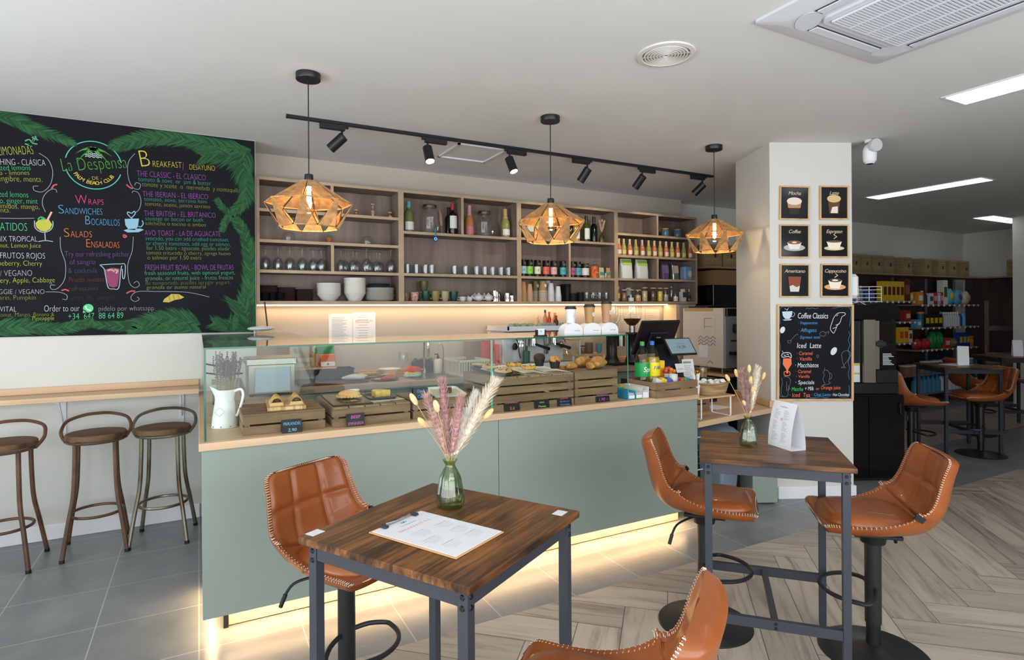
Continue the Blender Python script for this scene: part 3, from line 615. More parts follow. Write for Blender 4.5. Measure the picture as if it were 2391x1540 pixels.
light_panel('long slim ceiling light panel behind the pillar, over the far tables', 7.31, 3.63, .25, 1.18, 10)
light_panel('small-looking ceiling light panel farthest back, over the grocery shelves', 10.94, 4.35, 1.18, .25, 10)
t = thing('security_camera', 'white security camera on the ceiling beside the pillar', 'camera', (4.78, 2.78, H)); m = MB(); m.lathe([(0, -.02), (.035, -.02), (.04, 0)], 20, cap=False); m.build('mount', WHITE, t)
m = MB(); m.lathe([(0, -.19), (.028, -.19), (.046, -.17), (.05, -.13), (.05, -.08), (.04, -.05), (.02, -.03), (0, -.02)], 24, (0, 0, 0), False); m.build('body', WHITE, t); m = MB(); m.lathe([(0, -.1905), (.026, -.1905), (.03, -.186)], 20, cap=False); m.build('lens', BLACK, t)
m = MB().push(TR(-.02, -.055, -.055, R(90), 0, R(-20))); m.lathe([(0, -.02), (.05, -.02), (.052, -.012), (.052, .012), (.05, .018), (0, .018)], 28, cap=False); m.build('disc_joint', C('#c9c9c9', .35), t)

# ---------------------------------------------------------------- the chalk menu wall
CB = thing('chalkboard_menu', 'large chalkboard menu with painted palm fronds and chalk lettering', 'chalkboard', (0, 0, 0))
m = MB(); m.box(-1.75, .395, 5.0085, 5.0195, 1.392, 2.893); m.build('board', CHALKB, CB)
YC = 5.0078
def at_line(a, b): d = Vector((b[0] - a[0], 0, b[1] - a[1])); return Matrix.Translation((a[0], YC, a[1])) @ Matrix.Rotation(-math.atan2(d.z, d.x), 4, 'Y'), d.length
def chalk(s, col, a, b, h, shear=0): M, w = at_line(a, b); text(CB, s, M, h * .00125, C(col, .9), w, shear, thin=-h * .00125 * .03)
YG, WH, LG, PU, TE, OL, PK, BL, OR_ = '#b9ba50', '#cfd0d2', '#4fd088', '#9c53b0', '#4aa48e', '#939f45', '#e04a80', '#5f9fce', '#e2743f'
for row in (
    ('LIMONADAS', YG, (-1.163, 2.594), (-0.978, 2.625), 50), ('REFRESHING - CLÁSICA', WH, (-1.258, 2.524), (-0.915, 2.554), 36), ('squeezed lemons', LG, (-1.238, 2.487), (-0.995, 2.515), 32), ('agua - limones', YG, (-1.203, 2.460), (-1.002, 2.483), 28), ('jengibre, menta.', YG, (-1.176, 2.424), (-0.933, 2.441), 34),
    ('squeezed lemons', LG, (-1.243, 2.317), (-1.009, 2.329), 34), ('mango, ginger, mint', LG, (-1.232, 2.275), (-0.959, 2.291), 32), ('exprimidos, mango,', YG, (-1.224, 2.243), (-0.951, 2.254), 30), ('menta.', YG, (-1.201, 2.216), (-1.104, 2.221), 28), ('BATIDOS', LG, (-1.181, 2.098), (-1.016, 2.103), 46),
    ('MIX TROPICAL', WH, (-1.178, 2.024), (-0.962, 2.034), 32), ('Coconut, Lemon Juice', '#bcc94e', (-1.233, 1.983), (-0.944, 1.994), 26), ('FRUTOS ROJOS', WH, (-1.160, 1.914), (-0.921, 1.920), 34), ('Blueberry, Cherry', '#bcc94e', (-1.197, 1.865), (-0.938, 1.871), 30), ('/ VEGANO', '#b5b5ba', (-1.159, 1.796), (-0.991, 1.802), 34),
    ('Celery, Apple, Cabbage', '#bcc94e', (-1.211, 1.750), (-0.869, 1.760), 30), ('VEGGIE / VEGANO', '#b5b5ba', (-1.207, 1.676), (-0.926, 1.680), 28), ('Mandarin, Pumpkin', '#8d9440', (-1.243, 1.637), (-0.973, 1.641), 28), ('VITAL', WH, (-1.162, 1.561), (-1.076, 1.560), 30), ('Coconut, Mango, Banana &', '#8d9440', (-1.212, 1.527), (-0.874, 1.528), 24), ('Pineapple', '#bcc94e', (-0.994, 1.501), (-0.874, 1.502), 24),
    ('La Despensa', '#4c9a3c', (-0.828, 2.523), (-0.444, 2.590), 78), ('- DE -', '#d6c04a', (-0.677, 2.481), (-0.599, 2.491), 20), ('W', PK, (-0.751, 2.305), (-0.683, 2.311), 56), ('RAPS', PK, (-0.680, 2.308), (-0.589, 2.313), 34), ('S', BL, (-0.851, 2.233), (-0.815, 2.235), 52), ('ANDWICHES', BL, (-0.812, 2.232), (-0.597, 2.242), 38), ('B', BL, (-0.701, 2.167), (-0.668, 2.168), 54), ('OCADILLOS', BL, (-0.664, 2.166), (-0.495, 2.170), 40),
    ('S', OR_, (-0.820, 2.074), (-0.786, 2.076), 52), ('ALADS', OR_, (-0.781, 2.074), (-0.659, 2.079), 38), ('E', OR_, (-0.697, 2.009), (-0.669, 2.009), 50), ('NSALADAS', OR_, (-0.665, 2.008), (-0.498, 2.011), 38), ('Try our refreshing pitcher', '#85509a', (-0.814, 1.939), (-0.440, 1.953), 32), ('of sangria', '#85509a', (-0.788, 1.886), (-0.638, 1.891), 30), ('& cocktails', '#604a78', (-0.796, 1.826), (-0.632, 1.831), 30),
    ('Prueba nuestra', '#6f3540', (-0.793, 1.763), (-0.589, 1.770), 30), ('refrescante', '#6f3540', (-0.794, 1.703), (-0.624, 1.710), 26), ('jarra de  sangría', '#4b2830', (-0.781, 1.641), (-0.521, 1.647), 26), ('Order to our', '#d8d8dc', (-0.930, 1.559), (-0.733, 1.561), 38), ('pídelo por whatsapp', '#a2a2a8', (-0.626, 1.562), (-0.290, 1.565), 30), ('+34  647  88 64 89', '#5fe09a', (-0.799, 1.505), (-0.478, 1.510), 36),
    ('B', '#cdbd4c', (-0.374, 2.605), (-0.304, 2.617), 104), ('REAKFAST', '#cdbd4c', (-0.294, 2.616), (-0.106, 2.627), 38), ('/', '#a04a5a', (-0.104, 2.611), (-0.075, 2.624), 44), ('DESAYUNO', '#cdbd4c', (-0.058, 2.621), (0.115, 2.629), 34), ('THE CLASSIC - EL CLÁSICO', PU, (-0.391, 2.537), (0.053, 2.550), 36), ('tomato & aove  or  jam & butter', TE, (-0.382, 2.502), (0.087, 2.515), 28), ('tomate y aceite  o  mermelada  y mantequilla', OL, (-0.359, 2.467), (0.287, 2.478), 30),
    ('THE IBERIAN - EL IBÉRICO', PU, (-0.356, 2.393), (0.068, 2.407), 34), ('tomato, aove, serrano ham', TE, (-0.347, 2.362), (0.057, 2.375), 26), ('tomate, aceite, jamón serrano', OL, (-0.342, 2.328), (0.081, 2.338), 26), ('THE BRITISH - EL BRITÁNICO', PU, (-0.348, 2.253), (0.117, 2.270), 34), ('sausage or bacon or both', TE, (-0.341, 2.221), (0.030, 2.233), 26), ('salchicha o tocino o ambos', OL, (-0.341, 2.187), (0.051, 2.199), 24),
    ('AVO TOAST - LA DE AGUACATE', PU, (-0.344, 2.110), (0.151, 2.129), 34), ('avocado, you can add crushed tomatoes', TE, (-0.342, 2.076), (0.203, 2.093), 26), ('or cherry tomatoes, add egg or salmon,', TE, (-0.337, 2.040), (0.219, 2.058), 26), ('for 1.50 extra - aguacate, puedes añadir', '#74a064', (-0.334, 2.006), (0.213, 2.024), 26), ('tomate triturado o cherry, agrega huevo', OL, (-0.337, 1.972), (0.218, 1.988), 24), ('o salmón por 1.50 extra', OL, (-0.330, 1.936), (0.021, 1.947), 26),
    ('FRESH FRUIT BOWL - BOWL DE FRUTAS', PU, (-0.345, 1.858), (0.239, 1.875), 34), ('fresh seasonal fruits, with optional yogurt,', '#4fc08c', (-0.347, 1.822), (0.248, 1.841), 26), ('granola, or natural juice - frutas frescas', '#6cae88', (-0.343, 1.784), (0.234, 1.802), 26), ('de temporada, puedes agregar yogurt,', '#6d7a40', (-0.344, 1.750), (0.217, 1.766), 24), ('granola or zumo natural', OL, (-0.336, 1.719), (0.046, 1.728), 24)):
    chalk(*row)
# the round logo
lc = Vector((-0.645, 2.588)); ex, ey = Vector((-0.481, 2.606)).x - lc.x, Vector((-0.644, 2.755)).y - lc.y
mb = MB()
for a0, a1 in ((12, 168), (195, 345)):
    ribbon(mb, [(lc.x + ex * math.cos(R(a)), lc.y + ey * math.sin(R(a))) for a in range(a0, a1 + 1, 4)], .006, YC)
mb.build('logo_ring', C('#56c0b0', .9), CB)
for i, ch in enumerate('PALM BEACH CLUB'):
    q = R(214 + i * 112 / 14); text(CB, ch, Matrix.Translation((lc.x + .84 * ex * math.cos(q), YC, lc.y + .82 * ey * math.sin(q))) @ Matrix.Rotation(-(q + PI / 2), 4, 'Y'), .026, C('#d6c04a', .9), None, 0, 'CENTER')
mb = MB(); c = Vector((-0.649, 2.702))
for a, L in ((8, .115), (-28, .12), (172, .105), (208, .115), (45, .06), (135, .06)):
    P = [c + Vector((math.cos(R(a)) * L * t, math.sin(R(a)) * L * t - .06 * t * t)) for t in (0, .3, .6, 1)]; flat(mb, [(p.x, p.y + .012 * (1 - i / 3)) for i, p in enumerate(P)] + [(p.x, p.y - .014 * (1 - i / 3)) for i, p in reversed(list(enumerate(P)))], YC)
mb.build('logo_palm', C('#4c9a3c', .9), CB); mb = MB()
for k in range(3): z = Vector((-0.643, 2.670)).y - k * .012; ribbon(mb, smooth([(c.x - .045 + .012 * i, z + (.004 if i % 2 else -.004)) for i in range(9)], 4), .004, YC)
mb.build('logo_waves', C('#c8dcd8', .9), CB)
# palm fronds
def frond(mbs, pts, L0, L1, lo=-1, hi=1, seed=1, dens=1.0, bend=.5):
    rnd = random.Random(seed); P = smooth(pts, 10); n = len(P); tot = sum((P[i + 1] - P[i]).length for i in range(n - 1)); k = int(tot / .0044 * dens)
    for j in range(k):
        f = j / k * (n - 1.001); i = int(f); p = P[i].lerp(P[i + 1], f - i); d = (P[i + 1] - P[i]).normalized(); t = j / k; L = (L0 + (L1 - L0) * t) * (.75 + .5 * rnd.random()) * min(1, 6 * (1.02 - t))
        for sd in (-1, 1):
            if (sd < 0 and lo == 0) or (sd > 0 and hi == 0): continue
            nrm = Vector((-d.y, d.x)) * sd; dr = (d * (.75 + .5 * rnd.random()) + nrm * (.8 if sd < 0 else .8)).normalized(); q = p + dr * L + d * L * bend * .4; mid = p + dr * L * .5; w = .0034 + .003 * rnd.random(); s = Vector((-dr.y, dr.x)) * w
            yy = YC - .0001 - .0006 * rnd.random()
            mbs[rnd.randrange(len(mbs))].add([(p.x + s.x, yy, p.y + s.y), (p.x - s.x, yy, p.y - s.y), (mid.x - s.x * 1.1, yy, mid.y - s.y * 1.1), (q.x, yy, q.y), (mid.x + s.x * 1.1, yy, mid.y + s.y * 1.1)], [(0, 1, 2, 3, 4)])
FG = [MB(), MB(), MB()]; zmax = 2.89
frond(FG, [(-1.186, 2.862), (-1.106, 2.853), (-1.025, 2.818), (-0.908, 2.777), (-0.745, 2.720)], .085, .05, seed=2)
frond(FG, [(0.355, 2.785), (0.137, 2.813), (-0.072, 2.845), (-0.272, 2.830), (-0.416, 2.782), (-0.561, 2.725)], .125, .06, seed=3, dens=1.4)
frond(FG, [(0.367, 2.823), (0.245, 2.772), (0.137, 2.759), (0.031, 2.734)], .13, .10, seed=31, dens=1.2)
frond(FG, [(0.344, 2.821), (0.310, 2.695), (0.337, 2.551), (0.320, 2.428), (0.242, 2.325)], .14, .05, seed=4, dens=1.3)
frond(FG, [(0.331, 2.416), (0.242, 2.319), (0.187, 2.248), (0.157, 2.167)], .06, .03, seed=5)
frond(FG, [(0.307, 2.208), (0.231, 2.288), (0.166, 2.355), (0.122, 2.414)], .05, .03, seed=6)
frond(FG, [(0.204, 1.359), (0.303, 1.502), (0.349, 1.721), (0.361, 1.905), (0.340, 2.088), (0.285, 2.219), (0.231, 2.288)], .13, .04, seed=7, dens=1.6)
frond(FG, [(0.358, 1.355), (0.336, 1.502), (0.282, 1.624)], .16, .12, seed=8, dens=1.6)
frond(FG, [(0.347, 1.428), (0.237, 1.430), (0.099, 1.466)], .10, .07, seed=81, dens=1.4)
frond(FG, [(0.008, 1.458), (-0.130, 1.502), (-0.279, 1.498), (-0.470, 1.456), (-0.689, 1.470)], .11, .04, seed=9, dens=1.3)
frond(FG, [(0.013, 1.399), (-0.130, 1.438), (-0.299, 1.441), (-0.452, 1.422)], .09, .06, seed=91, dens=1.2)
frond(FG, [(-1.208, 1.443), (-1.040, 1.456), (-0.873, 1.442), (-0.725, 1.466), (-0.654, 1.497)], .10, .03, seed=10, dens=1.3)
frond(FG, [(-0.618, 1.469), (-0.707, 1.471), (-0.777, 1.488)], .03, .02, seed=11)
for f, col in zip(FG, ('#21502b', '#2b5e36', '#183f22')):
    for i, v in enumerate(f.v): f.v[i] = (min(v[0], .394), v[1], max(1.394, min(v[2], zmax)))
    f.build('painted_fronds', C(col, .85), CB)
# chalk drawings
def draw(name, col, lines, w=.005, fills=()):
    mb = MB()
    for L in lines: ribbon(mb, smooth(L, 5), w, YC)
    for F in fills: flat(mb, F, YC + .0002)
    mb.build(name, C(col, .9), CB)
draw('chalk_scrolls', '#9aa3ad', [[(-0.951, 2.636), (-0.901, 2.597), (-0.877, 2.520), (-0.889, 2.433), (-0.931, 2.376), (-0.976, 2.380), (-0.981, 2.408), (-0.956, 2.411)], [(-0.855, 2.377), (-0.863, 2.398), (-0.895, 2.390), (-0.927, 2.344), (-0.934, 2.291), (-0.918, 2.239)], [(-0.401, 2.700), (-0.441, 2.633), (-0.444, 2.532), (-0.418, 2.456), (-0.380, 2.443), (-0.368, 2.478), (-0.394, 2.490), (-0.404, 2.469)],
    [(-0.420, 2.413), (-0.411, 2.428), (-0.380, 2.414), (-0.366, 2.359), (-0.376, 2.302), (-0.400, 2.272)], [(-0.838, 2.073), (-0.835, 1.988), (-0.810, 1.892), (-0.815, 1.784), (-0.854, 1.719), (-0.888, 1.714), (-0.892, 1.740), (-0.867, 1.741)], [(-0.920, 1.694), (-0.846, 1.693), (-0.803, 1.672), (-0.807, 1.642), (-0.829, 1.647)], [(-0.414, 2.098), (-0.422, 1.994), (-0.449, 1.892), (-0.441, 1.769), (-0.408, 1.730), (-0.379, 1.748), (-0.393, 1.776), (-0.414, 1.761)],
    [(0.072, 1.664), (-0.078, 1.699), (-0.278, 1.703), (-0.394, 1.700), (-0.432, 1.657), (-0.408, 1.629), (-0.380, 1.646), (-0.394, 1.663)], [(-1.165, 2.180), (-1.077, 2.184), (-0.978, 2.192)]], .0032)
draw('chalk_berries', '#d0505e', [[(-0.885, 2.396), (-0.872, 2.424), (-0.852, 2.434)], [(-0.454, 2.471), (-0.437, 2.454), (-0.416, 2.443)], [(-0.833, 1.704), (-0.811, 1.711), (-0.792, 1.701)], [(-0.458, 1.688), (-0.432, 1.704), (-0.405, 1.704)], [(-0.478, 2.102), (-0.467, 2.107), (-0.456, 2.098), (-0.467, 2.089), (-0.476, 2.102)]], .009)
draw('chalk_leaves', '#57a878', [[(-1.010, 2.679), (-0.988, 2.703), (-0.974, 2.746)], [(-1.025, 2.708), (-1.004, 2.721), (-0.988, 2.706)], [(-1.025, 2.690), (-1.005, 2.687), (-0.988, 2.699)], [(-0.955, 2.723), (-0.971, 2.729), (-0.984, 2.708)], [(-0.959, 2.696), (-0.974, 2.697), (-0.986, 2.700)], [(-0.988, 2.734), (-0.971, 2.746), (-0.965, 2.734)]], .008)
draw('chalk_cocktail_glass', '#9fb6c4', [[(-0.977, 2.177), (-0.974, 2.129), (-0.949, 2.104), (-0.920, 2.101), (-0.890, 2.119), (-0.877, 2.151), (-0.879, 2.180)], [(-0.922, 2.101), (-0.919, 2.043)], [(-0.957, 2.035), (-0.920, 2.044), (-0.878, 2.039)]], .005)
draw('chalk_cocktail', '#b9b545', [], fills=[[(-0.972, 2.159), (-0.967, 2.130), (-0.944, 2.108), (-0.918, 2.105), (-0.893, 2.124), (-0.881, 2.156), (-0.898, 2.187), (-0.932, 2.190), (-0.957, 2.181)]]); draw('chalk_straw', '#e0a0a0', [[(-0.909, 2.181), (-0.884, 2.242)]], .011); draw('chalk_garnish', '#48a060', [[(-0.957, 2.183), (-0.941, 2.200), (-0.920, 2.188)], [(-0.949, 2.192), (-0.936, 2.185)]], .014)
draw('chalk_coffee_cup', '#8db4cc', [[(-0.360, 2.218), (-0.353, 2.196), (-0.367, 2.172), (-0.383, 2.175)], [(-0.419, 2.225), (-0.447, 2.257), (-0.445, 2.274), (-0.424, 2.266), (-0.408, 2.282), (-0.402, 2.264), (-0.424, 2.233)]], .006, [[(-0.466, 2.222), (-0.462, 2.178), (-0.443, 2.148), (-0.405, 2.146), (-0.386, 2.171), (-0.379, 2.231)], [(-0.474, 2.140), (-0.448, 2.150), (-0.372, 2.159), (-0.349, 2.152), (-0.382, 2.132), (-0.448, 2.126)]])
draw('chalk_pitcher', '#9fb6c4', [[(-0.615, 1.887), (-0.561, 1.894), (-0.496, 1.898), (-0.465, 1.892), (-0.469, 1.802), (-0.480, 1.800), (-0.482, 1.863)], [(-0.615, 1.887), (-0.590, 1.860), (-0.580, 1.800), (-0.566, 1.728), (-0.536, 1.719), (-0.504, 1.728), (-0.492, 1.846), (-0.485, 1.886)]], .005)
draw('chalk_sangria', '#8d3f63', [], fills=[[(-0.587, 1.855), (-0.571, 1.767), (-0.560, 1.736), (-0.536, 1.728), (-0.512, 1.737), (-0.502, 1.802), (-0.498, 1.864), (-0.542, 1.870)]]); draw('chalk_ice', '#b99a90', [[(-0.570, 1.847), (-0.547, 1.856), (-0.529, 1.841)], [(-0.529, 1.857), (-0.510, 1.850), (-0.520, 1.829)]], .011)
draw('chalk_croissant', '#c2a94e', [], fills=[[(-0.234, 1.626), (-0.224, 1.649), (-0.194, 1.672), (-0.179, 1.686), (-0.129, 1.684), (-0.095, 1.661), (-0.119, 1.649), (-0.159, 1.640), (-0.195, 1.623)]]); draw('chalk_croissant_lines', '#8a7530', [[(-0.194, 1.670), (-0.188, 1.633)], [(-0.169, 1.684), (-0.159, 1.642)], [(-0.139, 1.681), (-0.129, 1.649)]], .004)
pc = Vector((-0.683, 1.582)); draw('phone_badge', '#62c98a', [], fills=[[(pc.x + .03 * math.cos(q), pc.y + .03 * math.sin(q)) for q in [2 * PI * i / 20 for i in range(20)]], [(pc.x - .032, pc.y - .034), (pc.x - .006, pc.y - .026), (pc.x - .026, pc.y - .008)]])
mb = MB(); ribbon(mb, smooth([(pc.x - .014, pc.y + .015), (pc.x - .011, pc.y - .001), (pc.x + .001, pc.y - .012), (pc.x + .015, pc.y - .014)], 5), .008, YC - .0006); mb.build('phone_glyph', C('#e4f4ea', .9), CB)
# ---------------------------------------------------------------- framed coffee prints on the pillar
FRW = noisy('frame_pine', '#c49a6c', '#d8b488', (14, 14, 3), .5, 4); PRINT = C('#17181b', .12, spec=.5); CREAM = C('#d9c7a6', .7)
def frame(label, s0, z0, s1, z1, tilt=0, wid=.012, deep=.016, nm='picture_frame', cat='framed print', grp='framed coffee prints on the pillar', mt=None):
    t = thing(nm, label, cat, tuple(PIL @ Vector((s0, -.002, z0))), PA, grp); t.rotation_euler = Euler((0, R(tilt), PA)); w, h = s1 - s0, z1 - z0; m = MB()
    for b in ((0, w, 0, wid), (0, w, h - wid, h), (0, wid, wid, h - wid), (w - wid, w, wid, h - wid)): m.box(b[0], b[1], -deep, 0, b[2], b[3], .0015)
    m.build('frame', FRW, t); m = MB(); m.box(wid, w - wid, -.006, -.001, wid, h - wid); m.build('print' if mt is None else 'board', mt or PRINT, t); return t, w, h
YP = -.0066
def pic(t, w, h, title, shapes):
    text(t, title, TR(w / 2, YP, h * .74), h * .11, CREAM, None, .3, 'CENTER', 'title', .92)
    for nm, col, poly in shapes:
        m = MB(); flat(m, [(w / 2 + 1.2 * x * w, h * (.04 + 1.12 * z)) for x, z in poly], YP - .0002 * (1 + shapes.index((nm, col, poly)))); m.build(nm, C(col, .6), t)
ov = lambda cx, cz, rx, rz, n=20, a0=0, a1=360: [(cx + rx * math.cos(R(a0 + (a1 - a0) * i / n)), cz + rz * math.sin(R(a0 + (a1 - a0) * i / n))) for i in range(n + (0 if a1 - a0 == 360 else 1))]
S1, S2 = ((0.073, 2.270), (0.321, 2.549)), ((0.408, 2.270), (0.650, 2.550))
rowz = [((0.073, 2.270)[1], (0.075, 2.546)[1]), ((0.074, 1.959)[1], (0.076, 2.232)[1]), ((0.065, 1.638)[1], (0.067, 1.911)[1])]
xa0, xa1, xb0, xb1 = S1[0][0], S1[1][0], S2[0][0], S2[1][0]
t, w, h = frame('small framed print reading Mocha, top row towards the counter', xa0, rowz[0][0], xa1, rowz[0][1], 1.2); pic(t, w, h, 'Mocha', [('glass', '#2b2523', [(-.16, .32), (.16, .32), (.13, .12), (-.13, .12)]), ('coffee', '#b98a62', [(-.2, .44), (.2, .44), (.17, .28), (-.17, .28)]), ('cream', '#e9d9c8', ov(0, .46, .21, .10))])
t, w, h = frame('small framed print reading Latte, top row, with a bright reflection', xb0, rowz[0][0], xb1, rowz[0][1], .4); pic(t, w, h, 'Latte', [('drink', '#6b3a22', [(-.17, .46), (.17, .46), (.13, .13), (-.13, .13)]), ('milk', '#e8dcd0', [(-.05, .30), (.11, .32), (.11, .14), (-.10, .14)]), ('cream', '#d9bd84', ov(0, .52, .2, .10))])
t, w, h = frame('small framed print reading Coffee, middle row towards the counter', xa0, rowz[1][0], xa1, rowz[1][1], .5); pic(t, w, h, 'Coffee', [('saucer', '#b9b6b2', ov(0, .24, .30, .09)), ('cup', '#e6e2dc', [(-.2, .38), (.2, .38), (.13, .20), (-.13, .20)]), ('coffee', '#7a5138', ov(0, .38, .19, .05)), ('heart', '#e2c9a4', ov(0, .38, .07, .025))])
t, w, h = frame('small framed print reading Espresso, middle row, glazed with reflections', xb0, rowz[1][0], xb1, rowz[1][1], .2); pic(t, w, h, 'Espresso', [('saucer', '#e0c49a', ov(0, .22, .29, .06)), ('cup', '#f0e4d0', [(-.22, .40), (.22, .40), (.14, .20), (-.14, .20)]), ('coffee', '#6a4a38', ov(0, .40, .21, .03)), ('steam', '#d9c7a6', [(-.02, .48), (.06, .53), (-.03, .58), (.04, .63), (.06, .63), (.0, .58), (.09, .53), (.0, .47)])])
t, w, h = frame('small framed print reading Americano, bottom row towards the counter', xa0, rowz[2][0], xa1, rowz[2][1], .6); pic(t, w, h, 'Americano', [('glass', '#d9cfc8', [(-.15, .30), (.15, .30), (.12, .12), (-.12, .12)]), ('coffee', '#8c4326', [(-.18, .52), (.18, .52), (.15, .28), (.05, .24), (-.05, .30), (-.15, .26)])])
t, w, h = frame('small framed print reading Cappuccino, bottom row, with an orange saucer', xb0 + .004, rowz[2][0], xb1 + .004, rowz[2][1], .8); pic(t, w, h, 'Cappuccino', [('saucer', '#dfa565', ov(0, .24, .31, .08)), ('cup', '#f2e6d4', [(-.2, .42), (.2, .42), (.13, .20), (-.13, .20)]), ('coffee', '#4a3023', ov(0, .42, .19, .05)), ('foam', '#efe0c6', ov(0, .42, .09, .025)), ('steam', '#d9c7a6', [(-.03, .5), (.06, .55), (-.01, .6), (.02, .6), (.09, .55), (.0, .49)])])
# ---------------------------------------------------------------- the coffee chalkboard
(s0, zb), (s1, zt) = (0.042, 0.798), (0.679, 1.582)
t, w, h = frame('pine framed chalkboard headed Coffee Classics on the pillar', s0, zb, s1, zt, .5, .017, .018, 'coffee_chalkboard', 'chalkboard', 'signs on the pillar', CHALKB); CC = t
def cc(s, col, x, z, wd, hh, sh=.12): text(CC, s, TR(x * w, YP, z * h), hh * h, C(col, .85), wd * w, sh)
B2, O2, W2 = '#4f94cc', '#ef6a4e', '#dfe4ec'
for r in (('Coffee Classics', W2, .27, .855, .40, .060), ('· frappuccino', B2, .28, .795, .25, .032), ('· Affogato', B2, .28, .715, .24, .040), ('· Espresso tonic', B2, .28, .645, .29, .034), ('Iced  Latte', W2, .26, .548, .32, .055), ('· Caramel', O2, .26, .475, .21, .040), ('· Vanilla', O2, .26, .418, .20, .038), ('· Macchiatos', W2, .235, .347, .31, .050),
          ('· Caramel', O2, .25, .288, .20, .036), ('· Vanilla', O2, .25, .238, .18, .034), ('· Specials', W2, .24, .172, .25, .042), ('· Matcha', '#46c46a', .165, .102, .18, .042), ('+ Milk', W2, .365, .108, .12, .042), ('or', O2, .51, .112, .05, .03), ('Orange juice', O2, .575, .118, .26, .040), ('· Iced  Tea', O2, .165, .040, .27, .044), ('· Chai Latte', B2, .455, .048, .25, .034), ('· Hot Chocolate', W2, .715, .048, .235, .032)): cc(*r)
def ccd(nm, col, lines, wd=.0028, fills=()):
    m = MB()
    for L in lines: ribbon(m, smooth([(x * w, z * h) for x, z in L], 5), wd, YP)
    for F in fills: flat(m, [(x * w, z * h) for x, z in F], YP - .0003)
    m.build(nm, C(col, .85), CC)
ccd('border_lines', '#5b9fd0', [[(.045, .80), (.05, .965), (.2, .968)], [(.72, .96), (.955, .965), (.95, .77)], [(.04, .15), (.045, .05), (.1, .045)], [(.82, .04), (.94, .045), (.945, .16)], [(.94, .72), (.955, .68), (.935, .63), (.955, .58), (.935, .53), (.955, .46), (.935, .40), (.95, .34), (.935, .28), (.95, .22)], [(.045, .7), (.035, .62), (.05, .55), (.035, .48), (.045, .4), (.035, .33)], [(.38, .955), (.4, .965), (.42, .955), (.46, .965), (.5, .955), (.54, .965)], [(.38, .03), (.42, .042), (.46, .03), (.58, .04), (.64, .03), (.68, .035)]], .0022)
ccd('cup_drawing', '#c8d4e4', [[(.215, .92), (.235, .90), (.215, .875), (.19, .875)], [(.1, .96), (.13, .945), (.155, .965), (.13, .935)]], .003, [[(.07, .925), (.205, .93), (.195, .88), (.165, .85), (.11, .85), (.08, .88)], [(.075, .842), (.2, .848), (.18, .835), (.1, .832)]])
ccd('croissant_drawing', '#e6e8ec', [[(.74, .70), (.70, .745), (.72, .81), (.75, .87), (.80, .91), (.88, .915), (.895, .895), (.85, .87), (.83, .82), (.79, .78), (.77, .74), (.745, .70)], [(.77, .785), (.82, .80)], [(.73, .75), (.78, .765)], [(.78, .88), (.8, .895)]], .004)
ccd('bean_drawing', '#d5dae2', [], fills=[[(.075 + .032 * math.cos(q) - .012 * math.sin(q), .735 + .028 * math.sin(q) + .02 * math.cos(q)) for q in [2 * PI * i / 16 for i in range(16)]], [(.745 + .04 * math.cos(q) - .015 * math.sin(q), .515 + .03 * math.sin(q) + .028 * math.cos(q)) for q in [2 * PI * i / 16 for i in range(16)]]])
ccd('smoothie_drawing', '#f07850', [[(.10, .27), (.10, .30), (.16, .305), (.175, .28), (.16, .262), (.11, .262), (.10, .275)], [(.07, .52), (.095, .49)]], .006, [[(.085, .44), (.19, .44), (.195, .38), (.15, .325), (.15, .285), (.125, .285), (.125, .325), (.08, .38)]])
ccd('cream_drawing', '#e6e8ec', [[(.075, .45), (.065, .475), (.09, .495), (.12, .50), (.15, .5), (.18, .49), (.19, .465), (.185, .448), (.15, .46), (.11, .455), (.08, .452)], [(.09, .475), (.12, .47)], [(.13, .485), (.16, .475)]], .005)
ccd('outline_drawings', '#8a9098', [[(.14, .622), (.15, .600), (.18, .603), (.185, .625), (.14, .622)], [(.18, .625), (.22, .66), (.26, .69), (.28, .685)], [(.06, .24), (.075, .19), (.06, .12), (.07, .055), (.14, .05), (.15, .12), (.17, .16), (.18, .21), (.15, .245), (.09, .25)], [(.13, .20), (.13, .10)], [(.15, .16), (.165, .13), (.15, .11)], [(.85, .45), (.865, .39), (.88, .36), (.84, .345), (.90, .345), (.875, .365), (.92, .41), (.95, .45), (.97, .48), (.95, .51), (.90, .52), (.86, .50), (.845, .47), (.86, .45)],
    [(.60, .30), (.62, .27), (.605, .22), (.63, .175), (.60, .16), (.70, .18), (.68, .2), (.695, .25), (.68, .30), (.64, .32), (.61, .30)], [(.69, .29), (.72, .27), (.71, .23), (.69, .225)], [(.62, .31), (.63, .345)], [(.56, .70), (.60, .72), (.64, .70), (.62, .67), (.57, .68), (.56, .70)], [(.64, .705), (.68, .72), (.67, .69)], [(.52, .462), (.535, .475), (.55, .46), (.53, .447), (.52, .462)]], .0022)

